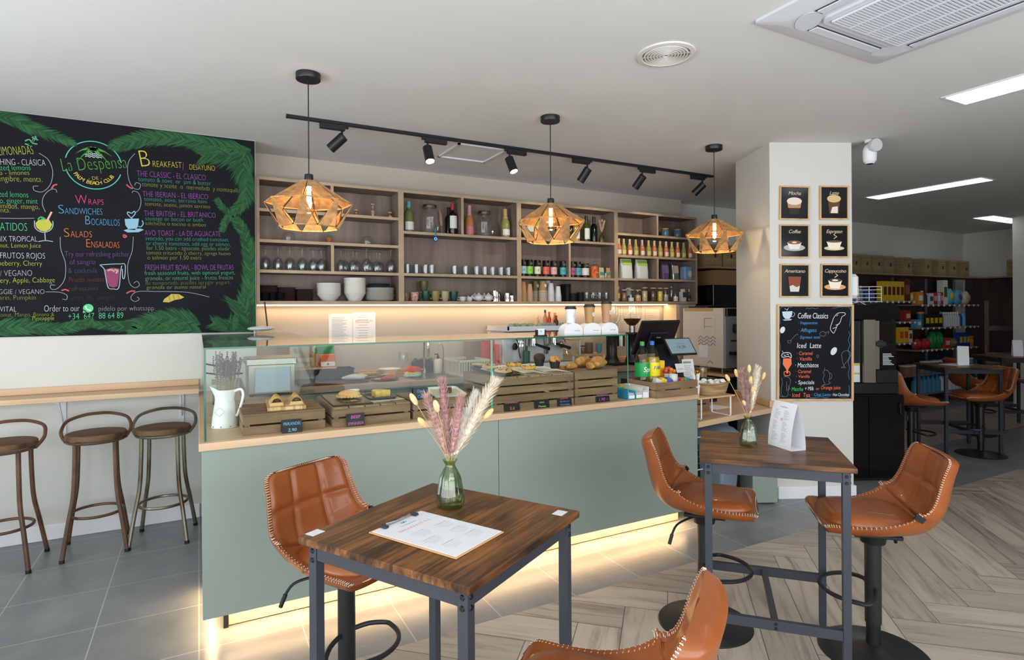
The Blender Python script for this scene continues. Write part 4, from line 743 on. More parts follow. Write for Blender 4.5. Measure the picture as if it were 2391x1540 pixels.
# ---------------------------------------------------------------- food crates on the worktop
ZW = .9485
def crate(label, x0, x1, y0, y1, z0, z1, rows, along, ntop, rz=0, open_top=False, grp='wooden crates along the counter', m1=None):
    w, d, h = x1 - x0, y1 - y0, z1 - z0; t = thing('wooden_crate', label, 'crate', ((x0 + x1) / 2, (y0 + y1) / 2, z0), rz, grp); w2, d2 = w / 2, d / 2; T = .009; top = 0 if open_top else T; hs = (h - top); g = .009; sh = (hs - g * (rows - 1)) / rows; CX = m1 or CRATEW
    for k in range(rows):
        za = k * (sh + g)
        for s in (-1, 1):
            m = MB(); m.box(-w2, w2, min(s * d2, s * (d2 - T)), max(s * d2, s * (d2 - T)), za, za + sh, .001); m.build('side_slat', CX, t)
            m = MB(); m.box(min(s * w2, s * (w2 - T)), max(s * w2, s * (w2 - T)), -d2 + T, d2 - T, za, za + sh, .001); m.build('end_slat', CRATEY if m1 is None else m1, t)
    for sx in (-1, 1):
        for sy in (-1, 1): m = MB(); cx, cy = sx * (w2 - T - .012), sy * (d2 - T - .012); m.box(cx - .012, cx + .012, cy - .012, cy + .012, .001, hs - .001); m.build('corner_post', CX, t)
    m = MB(); m.box(-w2 + T, w2 - T, -d2 + T, d2 - T, .001, .006) if open_top else None
    if open_top: m.build('bottom_board', CX, t)
    else:
        L = w if along == 'y' else d; b = L / ntop
        for k in range(ntop):
            m = MB(); a = -L / 2 + k * b + .003; e = a + b - .006
            if along == 'x': m.box(-w2, w2, a, e, hs, h, .001)
            else: m.box(a, e, -d2 - .004, d2, hs, h, .001)
            m.build('top_board', CX if along == 'x' else CRATEY, t)
    return t
crate('low wooden crate with the two pastries on a pine board', .184, .572, 3.112, 3.475, ZW, 1.048, 2, 'x', 5)
crate('low wooden crate carrying the black slate with the pasty', .606, 1.024, 3.10, 3.57, ZW, 1.050, 2, 'y', 5)
crate('low wooden crate carrying the white tray with dark cake', 1.042, 1.45, 3.108, 3.46, ZW, 1.050, 2, 'x', 5)
crate('tall wooden crate carrying three trays of cookies, pastries and muffins', 1.515, 2.088, 3.072, 3.50, ZW, 1.152, 4, 'y', 7)
crate('tall wooden crate carrying the croissants', 2.10, 2.44, 3.075, 3.34, ZW, 1.156, 4, 'x', 4)
crate('open wooden crate of sachets and big drink bottles at the counter end', 2.705, 3.085, 2.995, 3.30, ZW, 1.052, 2, 'x', 3, 0, True)
def sign(label, x, y, z, w, h, lines, rz=0, col='#26272b'):
    t = thing('price_sign', label, 'price sign', (x, y, z), rz, 'small black price signs'); M = TR(0, 0, 0, R(-12), 0, 0); m = MB().push(M); m.box(-w / 2, w / 2, -.001, .001, 0, h, .0006); m.build('front', C(col, .7), t)
    m = MB().push(TR(0, .04, 0, R(12), 0, 0)); m.box(-w / 2, w / 2, -.001, .001, 0, h, .0006); m.build('back', C(col, .7), t)
    n = len(lines)
    for i, (s, c, f) in enumerate(lines): text(t, s, M @ TR(0, -.0016, h * (1 - (i + .78) / n)), h * .5 / n, C(c, .8), w * f, .15, 'CENTER')
sign('black price sign in blue chalk reading FRIKANDEL 2,90', .405, 3.07, ZW, .096, .062, [('FRIKANDEL', '#6fb4e4', .86), ('2,90', '#8fc4e8', .42)])
sign('black price sign in pink chalk reading BEEF EMPANADA', .72, 3.075, ZW, .094, .066, [('BEEF', '#d868b0', .55), ('EMPANADA', '#d868b0', .86)])
sign('black price sign in blue chalk reading Date Cake, on top of a crate', 1.105, 3.15, 1.0505, .09, .062, [('Date', '#5fa6e0', .45), ('Cake', '#5fa6e0', .5)])
sign('black price sign in coral chalk reading COOKIES 2.6', 1.642, 3.064, ZW, .108, .075, [('COOKIES', '#f0705c', .78), ('2.6', '#f0705c', .3)], 0, '#101113')
sign('black price sign in green chalk reading Caracola con Pasas', 1.85, 3.064, ZW, .108, .075, [('Caracola', '#a9cc6a', .75), ('con', '#a9cc6a', .3), ('Pasas', '#a9cc6a', .5)], 0, '#101113')
sign('black price sign in mixed colours listing muffins', 2.016, 3.064, ZW, .11, .078, [('MUFFINS', '#e458a8', .6), ('Carrot', '#e08060', .5), ('Blueberry', '#9a5ae0', .62), ('Chocolate', '#5aa8e0', .66)], 0, '#101113')
sign('black price sign in pink chalk reading CROISSANT 1.90', 2.315, 3.068, ZW, .112, .076, [('CROISSANT', '#d458c0', .84), ('1.90 -', '#d458c0', .6)], 0, '#101113')
# pastries
DOUGH = noisy('baked_dough', '#c98e45', '#e6c184', (18, 18, 30), .55, 5, .3, .7, bump=.15); PALE = noisy('flaky_pastry', '#d8ab66', '#ecd3a0', (8, 60, 60), .55, 5, .3, .7, bump=.2); PINE = noisy('striped_pine', '#b98a55', '#e2bf8b', (60, 3, 8), .5, 4, .4, .6); SLATE = C('#211d1c', .35)
t = thing('cutting_board', 'striped pine cutting board under two flaky pastries', 'board', (.402, 3.30, 1.0485), R(-4)); m = MB(); m.box(-.092, .092, -.15, .15, 0, .018, .003); m.build('board', PINE, t)
for k, (x, lb) in enumerate(((-.047, 'flaky sausage pastry on the pine board, towards the lavender jug'), (.048, 'flaky sausage pastry on the pine board, towards the slate, filling showing'))):
    t = thing('frikandel_pastry', lb, 'pastry', (.402 + x, 3.285, 1.067), R(-4), 'pastries on the pine board'); m = MB()
    for i in range(4): m.box(-.034 + i * .0015, .034 - i * .0015, -.09 + .001 * i, .09 - .001 * i, i * .0042, i * .0042 + .0038, .0012)
    m.build('pastry_base', PALE, t); m = MB(); m.grid(lambda u, v: ((u - .5) * .05, -.088 + v * .15, .016 + .030 * math.sin(PI * u) ** .7 * (.85 + .15 * abs(math.sin(v * 16)))), 14, 40); m.build('braided_top', DOUGH, t)
    m = MB(); m.ell((0, -.086 if k else -.075, .026), (.012, .005, .006), 12, 8); m.build('sausage_filling', C('#5a3420', .5), t)
t = thing('slate_board', 'black rectangular slate board with a golden pasty and dip', 'serving board', (.727, 3.335, 1.0505), R(-2)); m = MB(); m.box(-.105, .105, -.21, .21, 0, .008, .002); m.build('slate', SLATE, t)
t = thing('beef_pasty', 'golden crimped pasty on the black slate', 'pasty', (.745, 3.34, 1.059), R(-18)); m = MB(); m.ell((0, 0, .022), (.062, .034, .024), 24, 12, lambda q, p: 1 + .03 * math.sin(5 * q)); m.build('pasty_body', DOUGH, t)
m = MB()
for i in range(13): q = R(150 + i * 17); m.ell((.064 * math.cos(q), .036 * math.sin(q), .010), (.010, .008, .007), 8, 6)
m.build('crimped_edge', DOUGH, t)
t = thing('garnish_sprig', 'small leaf and orange flower garnish on the black slate', 'garnish', (.70, 3.20, 1.0588)); m = MB()
for i in range(5): m.push(TR(0, 0, .002, 0, 0, i * 1.2)); m.ell((.012, 0, 0), (.012, .003, .0015), 8, 6); m.pop()
m.build('leaf', C('#5f8a55', .6), t); m = MB(); m.ell((.032, .0, .004), (.012, .006, .003), 8, 6); m.ell((.05, .006, .004), (.010, .006, .003), 8, 6); m.build('petal', C('#e8842a', .5), t)
def dish(name, label, cat, x, y, z, r0, r1, h, m_, th=.004, grp=None, n=32):
    m = MB(); m.lathe([(0, 0), (r0, 0), (r1, h), (r1 - th * .4, h + .001), (r1 - th, h), (r0 - th * .6, th), (0, th)], n, cap=False); return one(name, m, m_, label, cat, (x, y, z), 0, grp)
dish('sauce_ramekin', 'small white ramekin of sauce on the black slate', 'ramekin', .80, 3.465, 1.059, .022, .034, .028, C('#e6e6e8', .35))
t = thing('paper_sheet', 'printed newspaper sheet under the grey square plate', 'paper', (.905, 3.30, 1.0502), R(14)); m = MB(); m.box(-.10, .10, -.12, .11, 0, .0006); m.build('sheet', noisy('news_print', '#d9cdb8', '#b9ab94', (60, 160, 10), .8, 4, .5, .62), t)
def rplate(name, label, cat, loc, rz, w, d, h, m_, rim=None, tilt=0, grp=None, r=.03):
    t = thing(name, label, cat, loc, rz, grp); t.rotation_euler = Euler((tilt, 0, rz))
    def ring(a, b, rr_, z): return [(sx * (a - rr_) + rr_ * math.cos(q), sy * (b - rr_) + rr_ * math.sin(q), z) for sx, sy, q0 in ((1, 1, 0), (-1, 1, 90), (-1, -1, 180), (1, -1, 270)) for q in [R(q0 + 15 * i) for i in range(7)]]
    L = [ring(w / 2 - h * .7, d / 2 - h * .7, r * .7, 0), ring(w / 2, d / 2, r, h), ring(w / 2 - .004, d / 2 - .004, r * .9, h), ring(w / 2 - h * .7 - .004, d / 2 - h * .7 - .004, r * .6, .003)]; k = len(L[0]); m = MB()
    m.add([p for l in L for p in l], [(j * k + i, j * k + (i + 1) % k, (j + 1) * k + (i + 1) % k, (j + 1) * k + i) for j in range(3) for i in range(k)] + [tuple(range(k))[::-1], tuple(range(3 * k, 4 * k))]); m.build('dish', m_, t)
    if rim: m = MB(); m.tube([(p[0] * .998, p[1] * .998, h) for p in L[1]], .0022, 6, closed=True); m.build('rim', rim, t)
    return t
rplate('square_plate', 'dark grey square plate with a wedge of potato omelette', 'plate', (.918, 3.33, 1.0512), R(-3), .165, .20, .014, C('#4a4644', .4))
t = thing('omelette_wedge', 'yellow wedge of potato omelette on the grey plate', 'omelette', (.928, 3.36, 1.055), R(10)); m = MB(); m.prism([(-.045, -.035), (.05, -.03), (.03, .02), (-.01, .055), (-.04, .03)], 0, .032); m.build('slice', noisy('egg_yellow', '#c99a2e', '#ecc866', (30, 30, 30), .6, 5, .35, .65, bump=.2), t)
m = MB(); m.prism([(-.044, -.034), (.049, -.029), (.03, .019), (-.01, .054), (-.039, .029)], .032, .0345); m.build('browned_top', noisy('egg_browned', '#d9a94a', '#f0d68a', (40, 40, 40), .6, 4), t)
TRAYW = C('#dfe0da', .3); TRIM = C('#9fb8b8', .3)
rplate('enamel_tray', 'white enamel tray with blue rim holding a dark cake', 'tray', (1.305, 3.285, 1.052), R(-8), .20, .30, .014, TRAYW, TRIM, R(3))
t = thing('paper_liner', 'printed paper liner under the dark cake', 'paper', (1.305, 3.27, 1.0575), R(-14)); t.rotation_euler = Euler((R(3), 0, R(-14))); m = MB(); m.box(-.08, .08, -.12, .12, 0, .0006); m.build('sheet', MATS['news_print'], t)
t = thing('date_cake', 'square of dark date cake on the white tray', 'cake', (1.30, 3.27, 1.0605), R(-24)); m = MB(); m.box(-.036, .036, -.03, .03, 0, .028, .004); m.build('cake', noisy('dark_cake', '#2a1510', '#54301f', (60, 60, 60), .7, 5, bump=.4), t); m = MB(); m.box(-.035, .035, -.029, .029, .028, .031, .002); m.build('glaze', C('#3a1f18', .25), t)
# trays on the tall crate
ZT2 = 1.1535
rplate('steel_tray', 'deep steel tray of chocolate chip cookies', 'tray', (1.64, 3.29, ZT2), R(5), .17, .40, .026, mat('tray_steel', '#a9a59d', .22, 1), None, R(4))
COOK = noisy('cookie_dough', '#b98a55', '#d9b280', (24, 24, 24), .7, 5, bump=.3); CHIP = C('#2c1610', .5)
for k, (x, y, z, lb) in enumerate(((1.635, 3.33, .032, 'large chocolate chip cookie in the steel tray, lying at the back'), (1.645, 3.19, .016, 'large pale cookie in the steel tray, nearest the front'), (1.69, 3.26, .022, 'brown cookie in the steel tray, leaning at the side'), (1.60, 3.43, .036, 'brown cookie in the steel tray, half hidden behind the others'))):
    t = thing('cookie', lb, 'cookie', (x, y, ZT2 + z), k * .7, 'cookies in the steel tray'); t.rotation_euler = Euler((R(7), R(-3), k * .7)); m = MB(); m.ell((0, 0, .008), (.062 if k < 2 else .045, .055, .011), 22, 8, lambda q, p: 1 + .04 * math.sin(5 * q + k)); m.build('cookie_body', COOK, t)
    if k < 2:
        m = MB(); rnd = random.Random(k)
        for i in range(9): q = rnd.random() * 6.3; r = .04 * rnd.random() ** .5; m.ell((r * math.cos(q), r * math.sin(q), .0175), (.007, .004, .004), 8, 6)
        m.build('chocolate_chips', CHIP, t)
rplate('white_tray', 'white tray with two raisin swirl pastries', 'tray', (1.818, 3.285, ZT2), R(7), .155, .42, .012, TRAYW, None, R(4))
for k, (x, y, lb) in enumerate(((1.80, 3.36, 'raisin swirl pastry at the back of its white tray'), (1.835, 3.22, 'raisin swirl pastry at the front of its white tray'))):
    t = thing('raisin_swirl', lb, 'pastry', (x, y, ZT2 + .010 + (y - 3.1) * .07), .4 + k, 'raisin swirls on the white tray'); m = MB(); P = [((.012 + .0075 * a / 1) * math.cos(a), (.012 + .0075 * a) * math.sin(a), .014 - .0005 * a) for a in [i * .3 for i in range(22)]]; m.tube(P, [.012] * 22, 8); m.build('swirl', noisy('glazed_swirl', '#c07a28', '#e8b860', (40, 40, 40), .35, 4), t); m = MB()
    for i in range(6): a = i * 1.05 + .3; r = .02 + .006 * i; m.ell((r * math.cos(a), r * math.sin(a), .025), (.005, .004, .003), 8, 6)
    m.build('raisins', C('#4a2416', .5), t)
rplate('white_tray', 'white tray with two muffins in black paper cups', 'tray', (1.99, 3.285, ZT2), R(8), .155, .42, .012, TRAYW, None, R(4))
for lb, x, y, col in (('dark chocolate muffin in a black paper cup on the white tray', 1.985, 3.32, '#2a1713'), ('golden muffin in a black paper cup on the white tray', 2.03, 3.20, '#b06a32')):
    t = thing('muffin', lb, 'muffin', (x, y, ZT2 + .010 + (y - 3.1) * .07), 0, 'muffins in black cups'); m = MB(); m.lathe([(0, 0), (.026, 0), (.038, .058), (.036, .058), (0, .05)], 28, cap=False, lobes=14, la=.03); m.build('paper_cup', C('#1f1a1a', .6), t); m = MB(); m.ell((0, 0, .058), (.04, .04, .026), 20, 10, lambda q, p: 1 + .07 * math.sin(4 * q + 3 * p)); m.build('muffin_top', noisy('crumb' + col, col, '#4a2a20' if col[1] == '2' else '#d9a060', (50, 50, 50), .7, 5, bump=.4), t)
# croissants
def croissant(label, x, y, z, rz, s):
    t = thing('croissant', label, 'croissant', (x, y, z), rz, 'croissants on the tall crate'); m = MB(); N = 30; P = []; r = []
    for i in range(N + 1): u = i / N * 2 - 1; P.append((.052 * s * math.sin(u * 1.45), .034 * s * (math.cos(u * 1.45) - .5), .026 * s * (1 - .25 * u * u))); r.append(s * (.004 + .024 * (1 - abs(u) ** 2.2)) * (1 + .09 * (((i * 9 / N) % 1) - .5)))
    m.tube(P, r, 14); m.build('body', noisy('croissant_crust', '#a9652a', '#dba561', (30, 14, 30), .45, 5, .3, .7), t)
croissant('small croissant alone on the tall crate', 2.165, 3.20, 1.157, R(20), .85); croissant('small croissant in front of the two larger ones', 2.285, 3.14, 1.157, R(60), .95); croissant('large croissant behind, partly hidden', 2.32, 3.27, 1.157, R(10), 1.35); croissant('large croissant nearest the end of the glass case', 2.375, 3.17, 1.157, R(35), 1.5)
dish('sauce_ramekin', 'small tub of honey-coloured jam beside the lone croissant', 'ramekin', 2.125, 3.255, 1.157, .020, .025, .02, C('#b9863c', .3))
# ---------------------------------------------------------------- lavender jug
ENAM = noisy('white_enamel', '#d9dad9', '#e2e3e2', (4, 4, 4), .35, 3)
t = thing('enamel_jug', 'white enamel jug of dried lavender in the corner of the case', 'jug', (.118, 3.42, ZW), R(-30)); m = MB(); prof = [(.066, 0), (.064, .006), (.060, .05), (.048, .13), (.046, .145), (.050, .165)]; m.lathe([(0, .002)] + prof, 36, cap=False); N = 36
vs = [(.050 * math.cos(2 * PI * i / N), .050 * math.sin(2 * PI * i / N), .165) for i in range(N)] + [((.056 + .028 * max(0, math.cos(2 * PI * i / N - PI)) ** 3) * math.cos(2 * PI * i / N), .056 * math.sin(2 * PI * i / N), .195 + .022 * max(0, math.cos(2 * PI * i / N - PI))) for i in range(N)]
m.add(vs, [(i, (i + 1) % N, N + (i + 1) % N, N + i) for i in range(N)]); m.build('jug_body', ENAM, t); m = MB(); m.tube(smooth([(.052, 0, .185), (.085, 0, .195), (.098, 0, .165), (.082, 0, .10), (.062, 0, .055)], 6), [.007] * 25, 8); m.build('handle', ENAM, t)
m = MB()
for i in range(9): q = i * .7; m.ell((.0655 * math.cos(q), .0655 * math.sin(q), .008), (.003, .006, .002), 6, 5)
m.build('chipped_edge', C('#4a4a50', .6), t)
m = MB(); m.push(TR(-.0, -.0575, .085, R(80), 0, 0)); m.tube([(.022 * math.cos(q) * (1 + .15 * math.cos(4 * q)), .018 * math.sin(q) * (1 + .15 * math.cos(4 * q)), 0) for q in [2 * PI * i / 40 for i in range(40)]], .0012, 5, closed=True); m.pop(); m.build('embossed_badge', C('#c6c8c6', .4), t)
t = thing('dried_lavender', 'bunch of dried lavender standing in the white jug', 'dried flowers', (.118, 3.42, ZW + .19)); rnd = random.Random(5); st_, hd = MB(), MB()
for i in range(70):
    q, r = rnd.random() * 6.283, .04 * rnd.random() ** .5; L = .13 + .07 * rnd.random(); sp = .35 + .5 * rnd.random(); b0 = Vector((r * math.cos(q), r * math.sin(q), -.10)); p1 = Vector((r * math.cos(q) * (1 + 1.1 * sp) + .012, r * math.sin(q) * (1 + 1.1 * sp), L)); st_.tube([b0, p1], .0009, 4)
    d = (p1 - b0).normalized()
    for j in range(9): c = p1 - d * (.010 * j) + Vector((rnd.uniform(-.003, .003), rnd.uniform(-.003, .003), 0)); hd.ell(tuple(c), (.0042, .0042, .0040), 6, 4)
st_.build('stems', C('#8d7a58', .8), t); hd.build('flower_heads', noisy('lavender_bud', '#5d5058', '#85767a', (60, 60, 60), .9, 3), t)
# ---------------------------------------------------------------- things at the counter end
t = thing('router', 'white oval router with two antennas behind the display case', 'router', (.42, 4.86, 1.385)); m = MB(); m.ell((0, 0, .036), (.098, .07, .019), 32, 10); m.build('housing', C('#e2e2e4', .3), t); m = MB(); m.cyl((-.045, 0, 0), (-.045, 0, .022), .006, n=8); m.build('foot', WHITE, t)
for x, dx in ((-.07, 0), (.05, -.02)): m = MB(); m.tube([(x, .03, .03), (x + dx * .4, .035, .12), (x + dx, .04, .24)], .0055, 6); m.build('antenna', BLACK, t)
SPRITE_G, = (C('#1f9a4e', .4),)
def pet(name, label, x, y, z, cap, liq, labcol, words_, lz, H_=.335, r=.052):
    t = thing(name, label, 'bottle', (x, y, z), 0, 'big drink bottles in the crate'); prof = [(0, .004), (r * .8, 0), (r, .02), (r, .11), (r * .97, .12), (r, .13), (r, H_ * .62), (r * .8, H_ * .75), (r * .35, H_ * .90), (.015, H_ * .93), (.015, H_ * .95)]
    m = MB(); m.lathe(prof, 28, cap=False); m.build('bottle', glassy('pet_clear', '#eef2f0', .02, .05), t)
    if liq: m = MB(); m.lathe([(0, .006), (r * .78, .004), (r * .96, .02), (r * .96, H_ * .60), (r * .86, H_ * .69), (0, H_ * .69)], 24, cap=False); m.build('drink', liq, t)
    m = MB(); m.lathe([(r + .0008, lz[0]), (r + .0012, lz[0] + .002), (r + .0012, lz[1] - .002), (r + .0008, lz[1])], 28, cap=False); m.build('label_band', C(labcol, .4), t); m = MB(); m.lathe([(0, H_), (.014, H_), (.016, H_ - .004), (.016, H_ - .028), (0, H_ - .028)], 20, cap=False); m.build('cap', C(cap, .4), t)
    for i, ch in enumerate(words_[0]): q = R(-112) + i * words_[3]; text(t, ch, Matrix.Translation(((r + .0022) * math.cos(q), (r + .0022) * math.sin(q), lz[0] + words_[2])) @ Matrix.Rotation(q + PI / 2, 4, 'Z'), words_[4], C(words_[1], .4), None, .15, 'CENTER')
    return t
pet('soda_bottle', 'large clear soda bottle with green label and green cap', 2.765, 3.205, .956, '#3f9a4e', None, '#1c9c4f', ('Sprite', '#f2f6f2', .035, R(24), .036), (.12, .215), .365)
pet('soda_bottle', 'large yellow soda bottle with yellow label and blue cap', 2.865, 3.215, .956, '#2d6fc8', C('#c9a040', .2), '#f2dc1a', ('FANTA', '#274a9c', .045, R(22), .028), (.12, .215), .365, .054)
t = thing('juice_carton', 'yellow carton behind the yellow soda bottle', 'carton', (2.95, 3.235, .956), R(-4)); m = MB(); m.box(-.030, .030, -.025, .025, 0, .22, .002); m.build('carton', C('#f0c22a', .45), t); m = MB(); m.cyl((-.012, 0, .22), (-.012, 0, .235), .011, n=14); m.build('cap', WHITE, t); m = MB().push(TR(0, -.0258, .12)); m.add([(x, 0, z) for x, z in ov(0, 0, .015, .05)], [tuple(range(20))]); m.build('printed_oval', C('#e08a2a', .5), t)
for i, (c, nm) in enumerate((('#d9dadd', 'white'), ('#f0cf3a', 'yellow'), ('#5464c4', 'violet'), ('#2f66b8', 'blue'))):
    t = thing('tea_sachet', nm + ' tea sachet leaning in the front of the open crate', 'sachet', (2.755 + i * .052, 3.055, .962), 0, 'tea sachets in the crate'); t.rotation_euler = Euler((R(-8), R(24), 0))
    for k in range(4): m = MB(); m.box(-.026, .026, .010 * k, .010 * k + .004, .02, .115); m.build('sachet', C(c, .45), t)
dish('metal_tumbler', 'cream patterned tumbler standing in the open crate', 'tumbler', 2.945, 3.09, .956, .028, .032, .135, C('#d9d4c4', .3))
t = thing('lollipop_holder', 'white holder bristling with red wrapped lollipops', 'lollipops', (2.985, 3.175, .956)); m = MB(); m.lathe([(0, 0), (.03, 0), (.034, .13), (0, .13)], 24, cap=False); m.build('holder', WHITE, t)
for i in range(9): q = i * 2.4; r = .012 * i ** .5; m = MB(); m.cyl((r * .6 * math.cos(q), r * .6 * math.sin(q), .12), (r * 1.3 * math.cos(q), r * 1.3 * math.sin(q), .158 - .004 * i), .0015, n=5); m.ell((r * 1.35 * math.cos(q), r * 1.35 * math.sin(q), .166 - .004 * i), .0155, 12, 8); m.build('lollipop', C(('#b83a3a', '#c8503c', '#d08030')[i % 3], .25), t)
for i in range(6):
    t = thing('snack_tub', ('small yellow lidded tub in the open crate, back row, %s from the lollipops' if i > 2 else 'small yellow lidded tub in the open crate, front row, %s from the tumbler') % NTH[i % 3], 'tub', (3.0 + (i % 3) * .028, 3.06 + (i // 3) * .03, .956), 0, 'yellow tubs in the crate'); m = MB(); m.lathe([(0, 0), (.013, 0), (.013, .09), (0, .09)], 14, cap=False); m.build('tub', C('#e8c22c', .4), t); m = MB(); m.lathe([(0, .09), (.0145, .09), (.0145, .105), (0, .106)], 14, cap=False); m.build('lid', C(('#d84a2a', '#4aa04a', '#3a7ac8')[i % 3], .4), t)
for i, (x, c, lb) in enumerate(((2.548, '#2a9ad8', 'blue open carton of sachets beside the glass case end'), (2.612, '#6ab84a', 'green and white open carton of sachets'), (2.668, '#dcdde0', 'white open carton of sachets beside the wooden crate'))):
    t = thing('sachet_box', lb, 'box', (x, 3.16, ZW), R(-3), 'sachet boxes at the counter end'); m = MB(); h = .055 + .02 * (i == 2); w = .029
    for b in ((-w, w, -.105, -.103, 0, h * .55), (-w, w, .103, .105, 0, h), (-w, -w + .002, -.105, .105, 0, h), (w - .002, w, -.105, .105, 0, h), (-w, w, -.105, .105, 0, .002)): m.box(*b)
    m.build('carton', C(c, .5), t); m = MB(); m.box(-w * .8, w * .8, -.1062, -.1052, .006, h * .5); m.build('printed_panel', C('#e4e6ea', .5), t); m = MB(); m.box(-w + .003, w - .003, -.095, .098, .003, h * .72); m.build('sachets', noisy('sachet_stack', '#b8b2a8', '#e0dcd4', (8, 90, 8), .6, 3), t)
dish('glass_jar', 'clear lidded jar behind the sachet boxes', 'jar', 2.60, 3.34, ZW, .05, .056, .075, BOTTLE)
# ---------------------------------------------------------------- on top of the glass case
ZG2 = 1.3845
for lb, x, y, s, col, st2 in (('white paper cup with black lid on a white stand, small size', 2.135, 3.17, .88, '#e4e4e4', None), ('tan paper cup with black lid on a white stand, middle size', 2.285, 3.17, 1.0, '#b08a50', 1), ('light brown paper cup with black lid on a white stand, largest of the three', 2.425, 3.17, 1.2, '#b98a66', 1)):
    t = thing('cup_display_stand', lb.replace('paper cup with black lid on a white stand', 'paper cup display stand').replace('white paper', 'rounded white stand under the white').replace('tan paper', 'rounded white stand under the tan').replace('light brown paper', 'rounded white stand under the brown').replace(' display stand', ''), 'stand', (x, y, ZG2), 0, 'cup stands on the glass case'); m = MB()
    P = [(-.072, 0)] + [(-.072 * math.cos(a), .028 + .05 * math.sin(a)) for a in [R(6 + 12 * i) for i in range(15)]] + [(.072, 0)]; m.push(TR(0, .035, 0, PI / 2)); m.prism(P, 0, .07); m.pop(); m.build('stand_body', C('#e6e4e4', .4), t)
    text(t, 'Take away', TR(.004, -.0358, .026), .007, DARKGREY, .045); h = .105 * s; r0, r1 = .027, .036
    c = thing('paper_cup', lb, 'cup', (x, y, ZG2 + .078), 0, 'cups on the glass case'); m = MB(); m.lathe([(0, 0), (r0, 0), (r1, h), (0, h)], 28, cap=False); m.build('cup', C(col, .55), c); m = MB(); m.lathe([(r1 + .002, h - .002), (r1 + .003, h + .006), (r1 - .002, h + .008), (r1 - .004, h + .018), (r1 - .007, h + .018), (0, h + .013)], 28, cap=False); m.build('lid', C('#26272a', .4), c)
    q = R(-70); zz = h * .55; rr2 = r0 + (r1 - r0) * .55 + .0008; m = MB(); m.push(Matrix.Translation((rr2 * math.cos(q), rr2 * math.sin(q), zz)) @ Matrix.Rotation(q + PI / 2, 4, 'Z')); m.add([(a, .0006 * (a / .012) ** 2, b) for a, b in ov(0, 0, .014, .017)], [tuple(range(20))]); m.pop(); m.build('round_sticker', C('#dfe3e6', .5), c)
    text(c, 'La Despensa', Matrix.Translation(((rr2 + .0012) * math.cos(q), (rr2 + .0012) * math.sin(q), zz - .004)) @ Matrix.Rotation(q + PI / 2, 4, 'Z'), .005, C('#4a6a7a', .5), .02, .2, 'CENTER')
t = thing('card_holder', 'small black holder with business cards on the glass case', 'card holder', (1.90, 3.16, ZG2), R(3)); m = MB(); m.box(-.042, .042, -.018, .018, 0, .006, .001); m.box(-.034, -.026, -.012, .012, .006, .04, .001); m.box(.026, .034, -.012, .012, .006, .04, .001); m.build('holder', BLACK, t); m = MB(); m.box(-.027, .027, -.006, .006, .006, .046, .0005); m.build('cards', PAPER, t); m = MB(); m.box(-.009, .007, -.0068, -.0061, .024, .038); m.build('printed_mark', C('#8fd0d8', .5), t)

# ---------------------------------------------------------------- back counter
ZK = .9485; PLAS = C('#d8d8d4', .4)
def jar(name, label, cat, x, y, z, r, h, content, lid=None, fill=.7, grp=None, lidh=.012, glass=None):
    t = thing(name, label, cat, (x, y, z), 0, grp); m = MB(); m.lathe([(0, .003), (r * .92, .0), (r, .006), (r, h * .9), (r * .86, h)], 20, cap=False); m.build('glass', glass or BOTTLE, t)
    if content: m = MB(); m.lathe([(0, .005), (r * .93, .005), (r * .95, h * fill), (0, h * fill)], 18, cap=False); m.build('contents', content, t)
    if lid: m = MB(); m.lathe([(0, h), (r * .98, h), (r * .98, h + lidh), (0, h + lidh + .001)], 20, cap=False); m.build('lid', lid, t)
    return t
CORK = C('#b98a5c', .8)
t = thing('contact_grill', 'steel counter grill with a pale blue glass door, left under the case', 'grill', (.455, 4.62, ZK)); m = MB(); m.box(-.15, .15, -.15, .17, .02, .225, .004); m.build('body', STEEL, t); m = MB(); m.box(-.165, .165, -.175, .18, .225, .268, .003); m.build('top_cap', STEEL, t)
m = MB()
for b in ((-.15, -.115, -.162, -.151, .03, .222), (.125, .15, -.162, -.151, .03, .222), (-.115, .125, -.162, -.151, .206, .222)): m.box(*b)
m.build('door_frame', STEEL, t); m = MB(); m.box(-.113, .123, -.158, -.1515, .034, .204); m.build('door_glass', C('#9fb2c0', .12), t)
for x in (-.13, .13): m = MB(); m.cyl((x, -.12, 0), (x, -.12, .02), .012, n=10); m.build('foot', BLACK, t)
t = thing('steel_rack', 'folded steel wire rack beside the grill', 'rack', (.17, 4.45, ZK)); m = MB()
for i in range(7): m.tube([(-.09, -.28 + i * .07, .10 + .004 * i), (.09, -.28 + i * .07, .10 + .004 * i)], .004, 6)
m.tube([(-.09, -.30, .10), (-.09, .18, .125)], .005, 6); m.tube([(.09, -.30, .10), (.09, .18, .125)], .005, 6)
for s in (-1, 1): m.tube([(.09 * s, -.28, .10), (.09 * s, -.18, 0), (.09 * s, -.08, .11)], .005, 6); m.tube([(.09 * s, .15, .12), (.09 * s, .16, 0)], .005, 6)
m.build('wire_rack', STEEL, t)
t = thing('power_cable', 'black power cable draped behind the lavender jug', 'cable'); m = MB(); m.tube(smooth([(.035, 4.985, 1.16), (.12, 4.985, 1.14), (.20, 4.98, 1.15), (.28, 4.9, 1.17)], 6), .006, 6); m.ell((.20, 4.98, 1.145), (.03, .016, .02), 12, 8); m.tube(smooth([(.035, 4.985, 1.09), (.16, 4.98, 1.07), (.29, 4.9, 1.08)], 6), .006, 6); m.build('cable', BLACK, t)
t = thing('power_strip', 'white three-socket power strip on the lit wall behind the grill', 'power strip', (.62, 5.398, 1.27)); m = MB(); m.box(-.10, .10, -.03, 0, -.03, .03, .012); m.build('housing', PLAS, t)
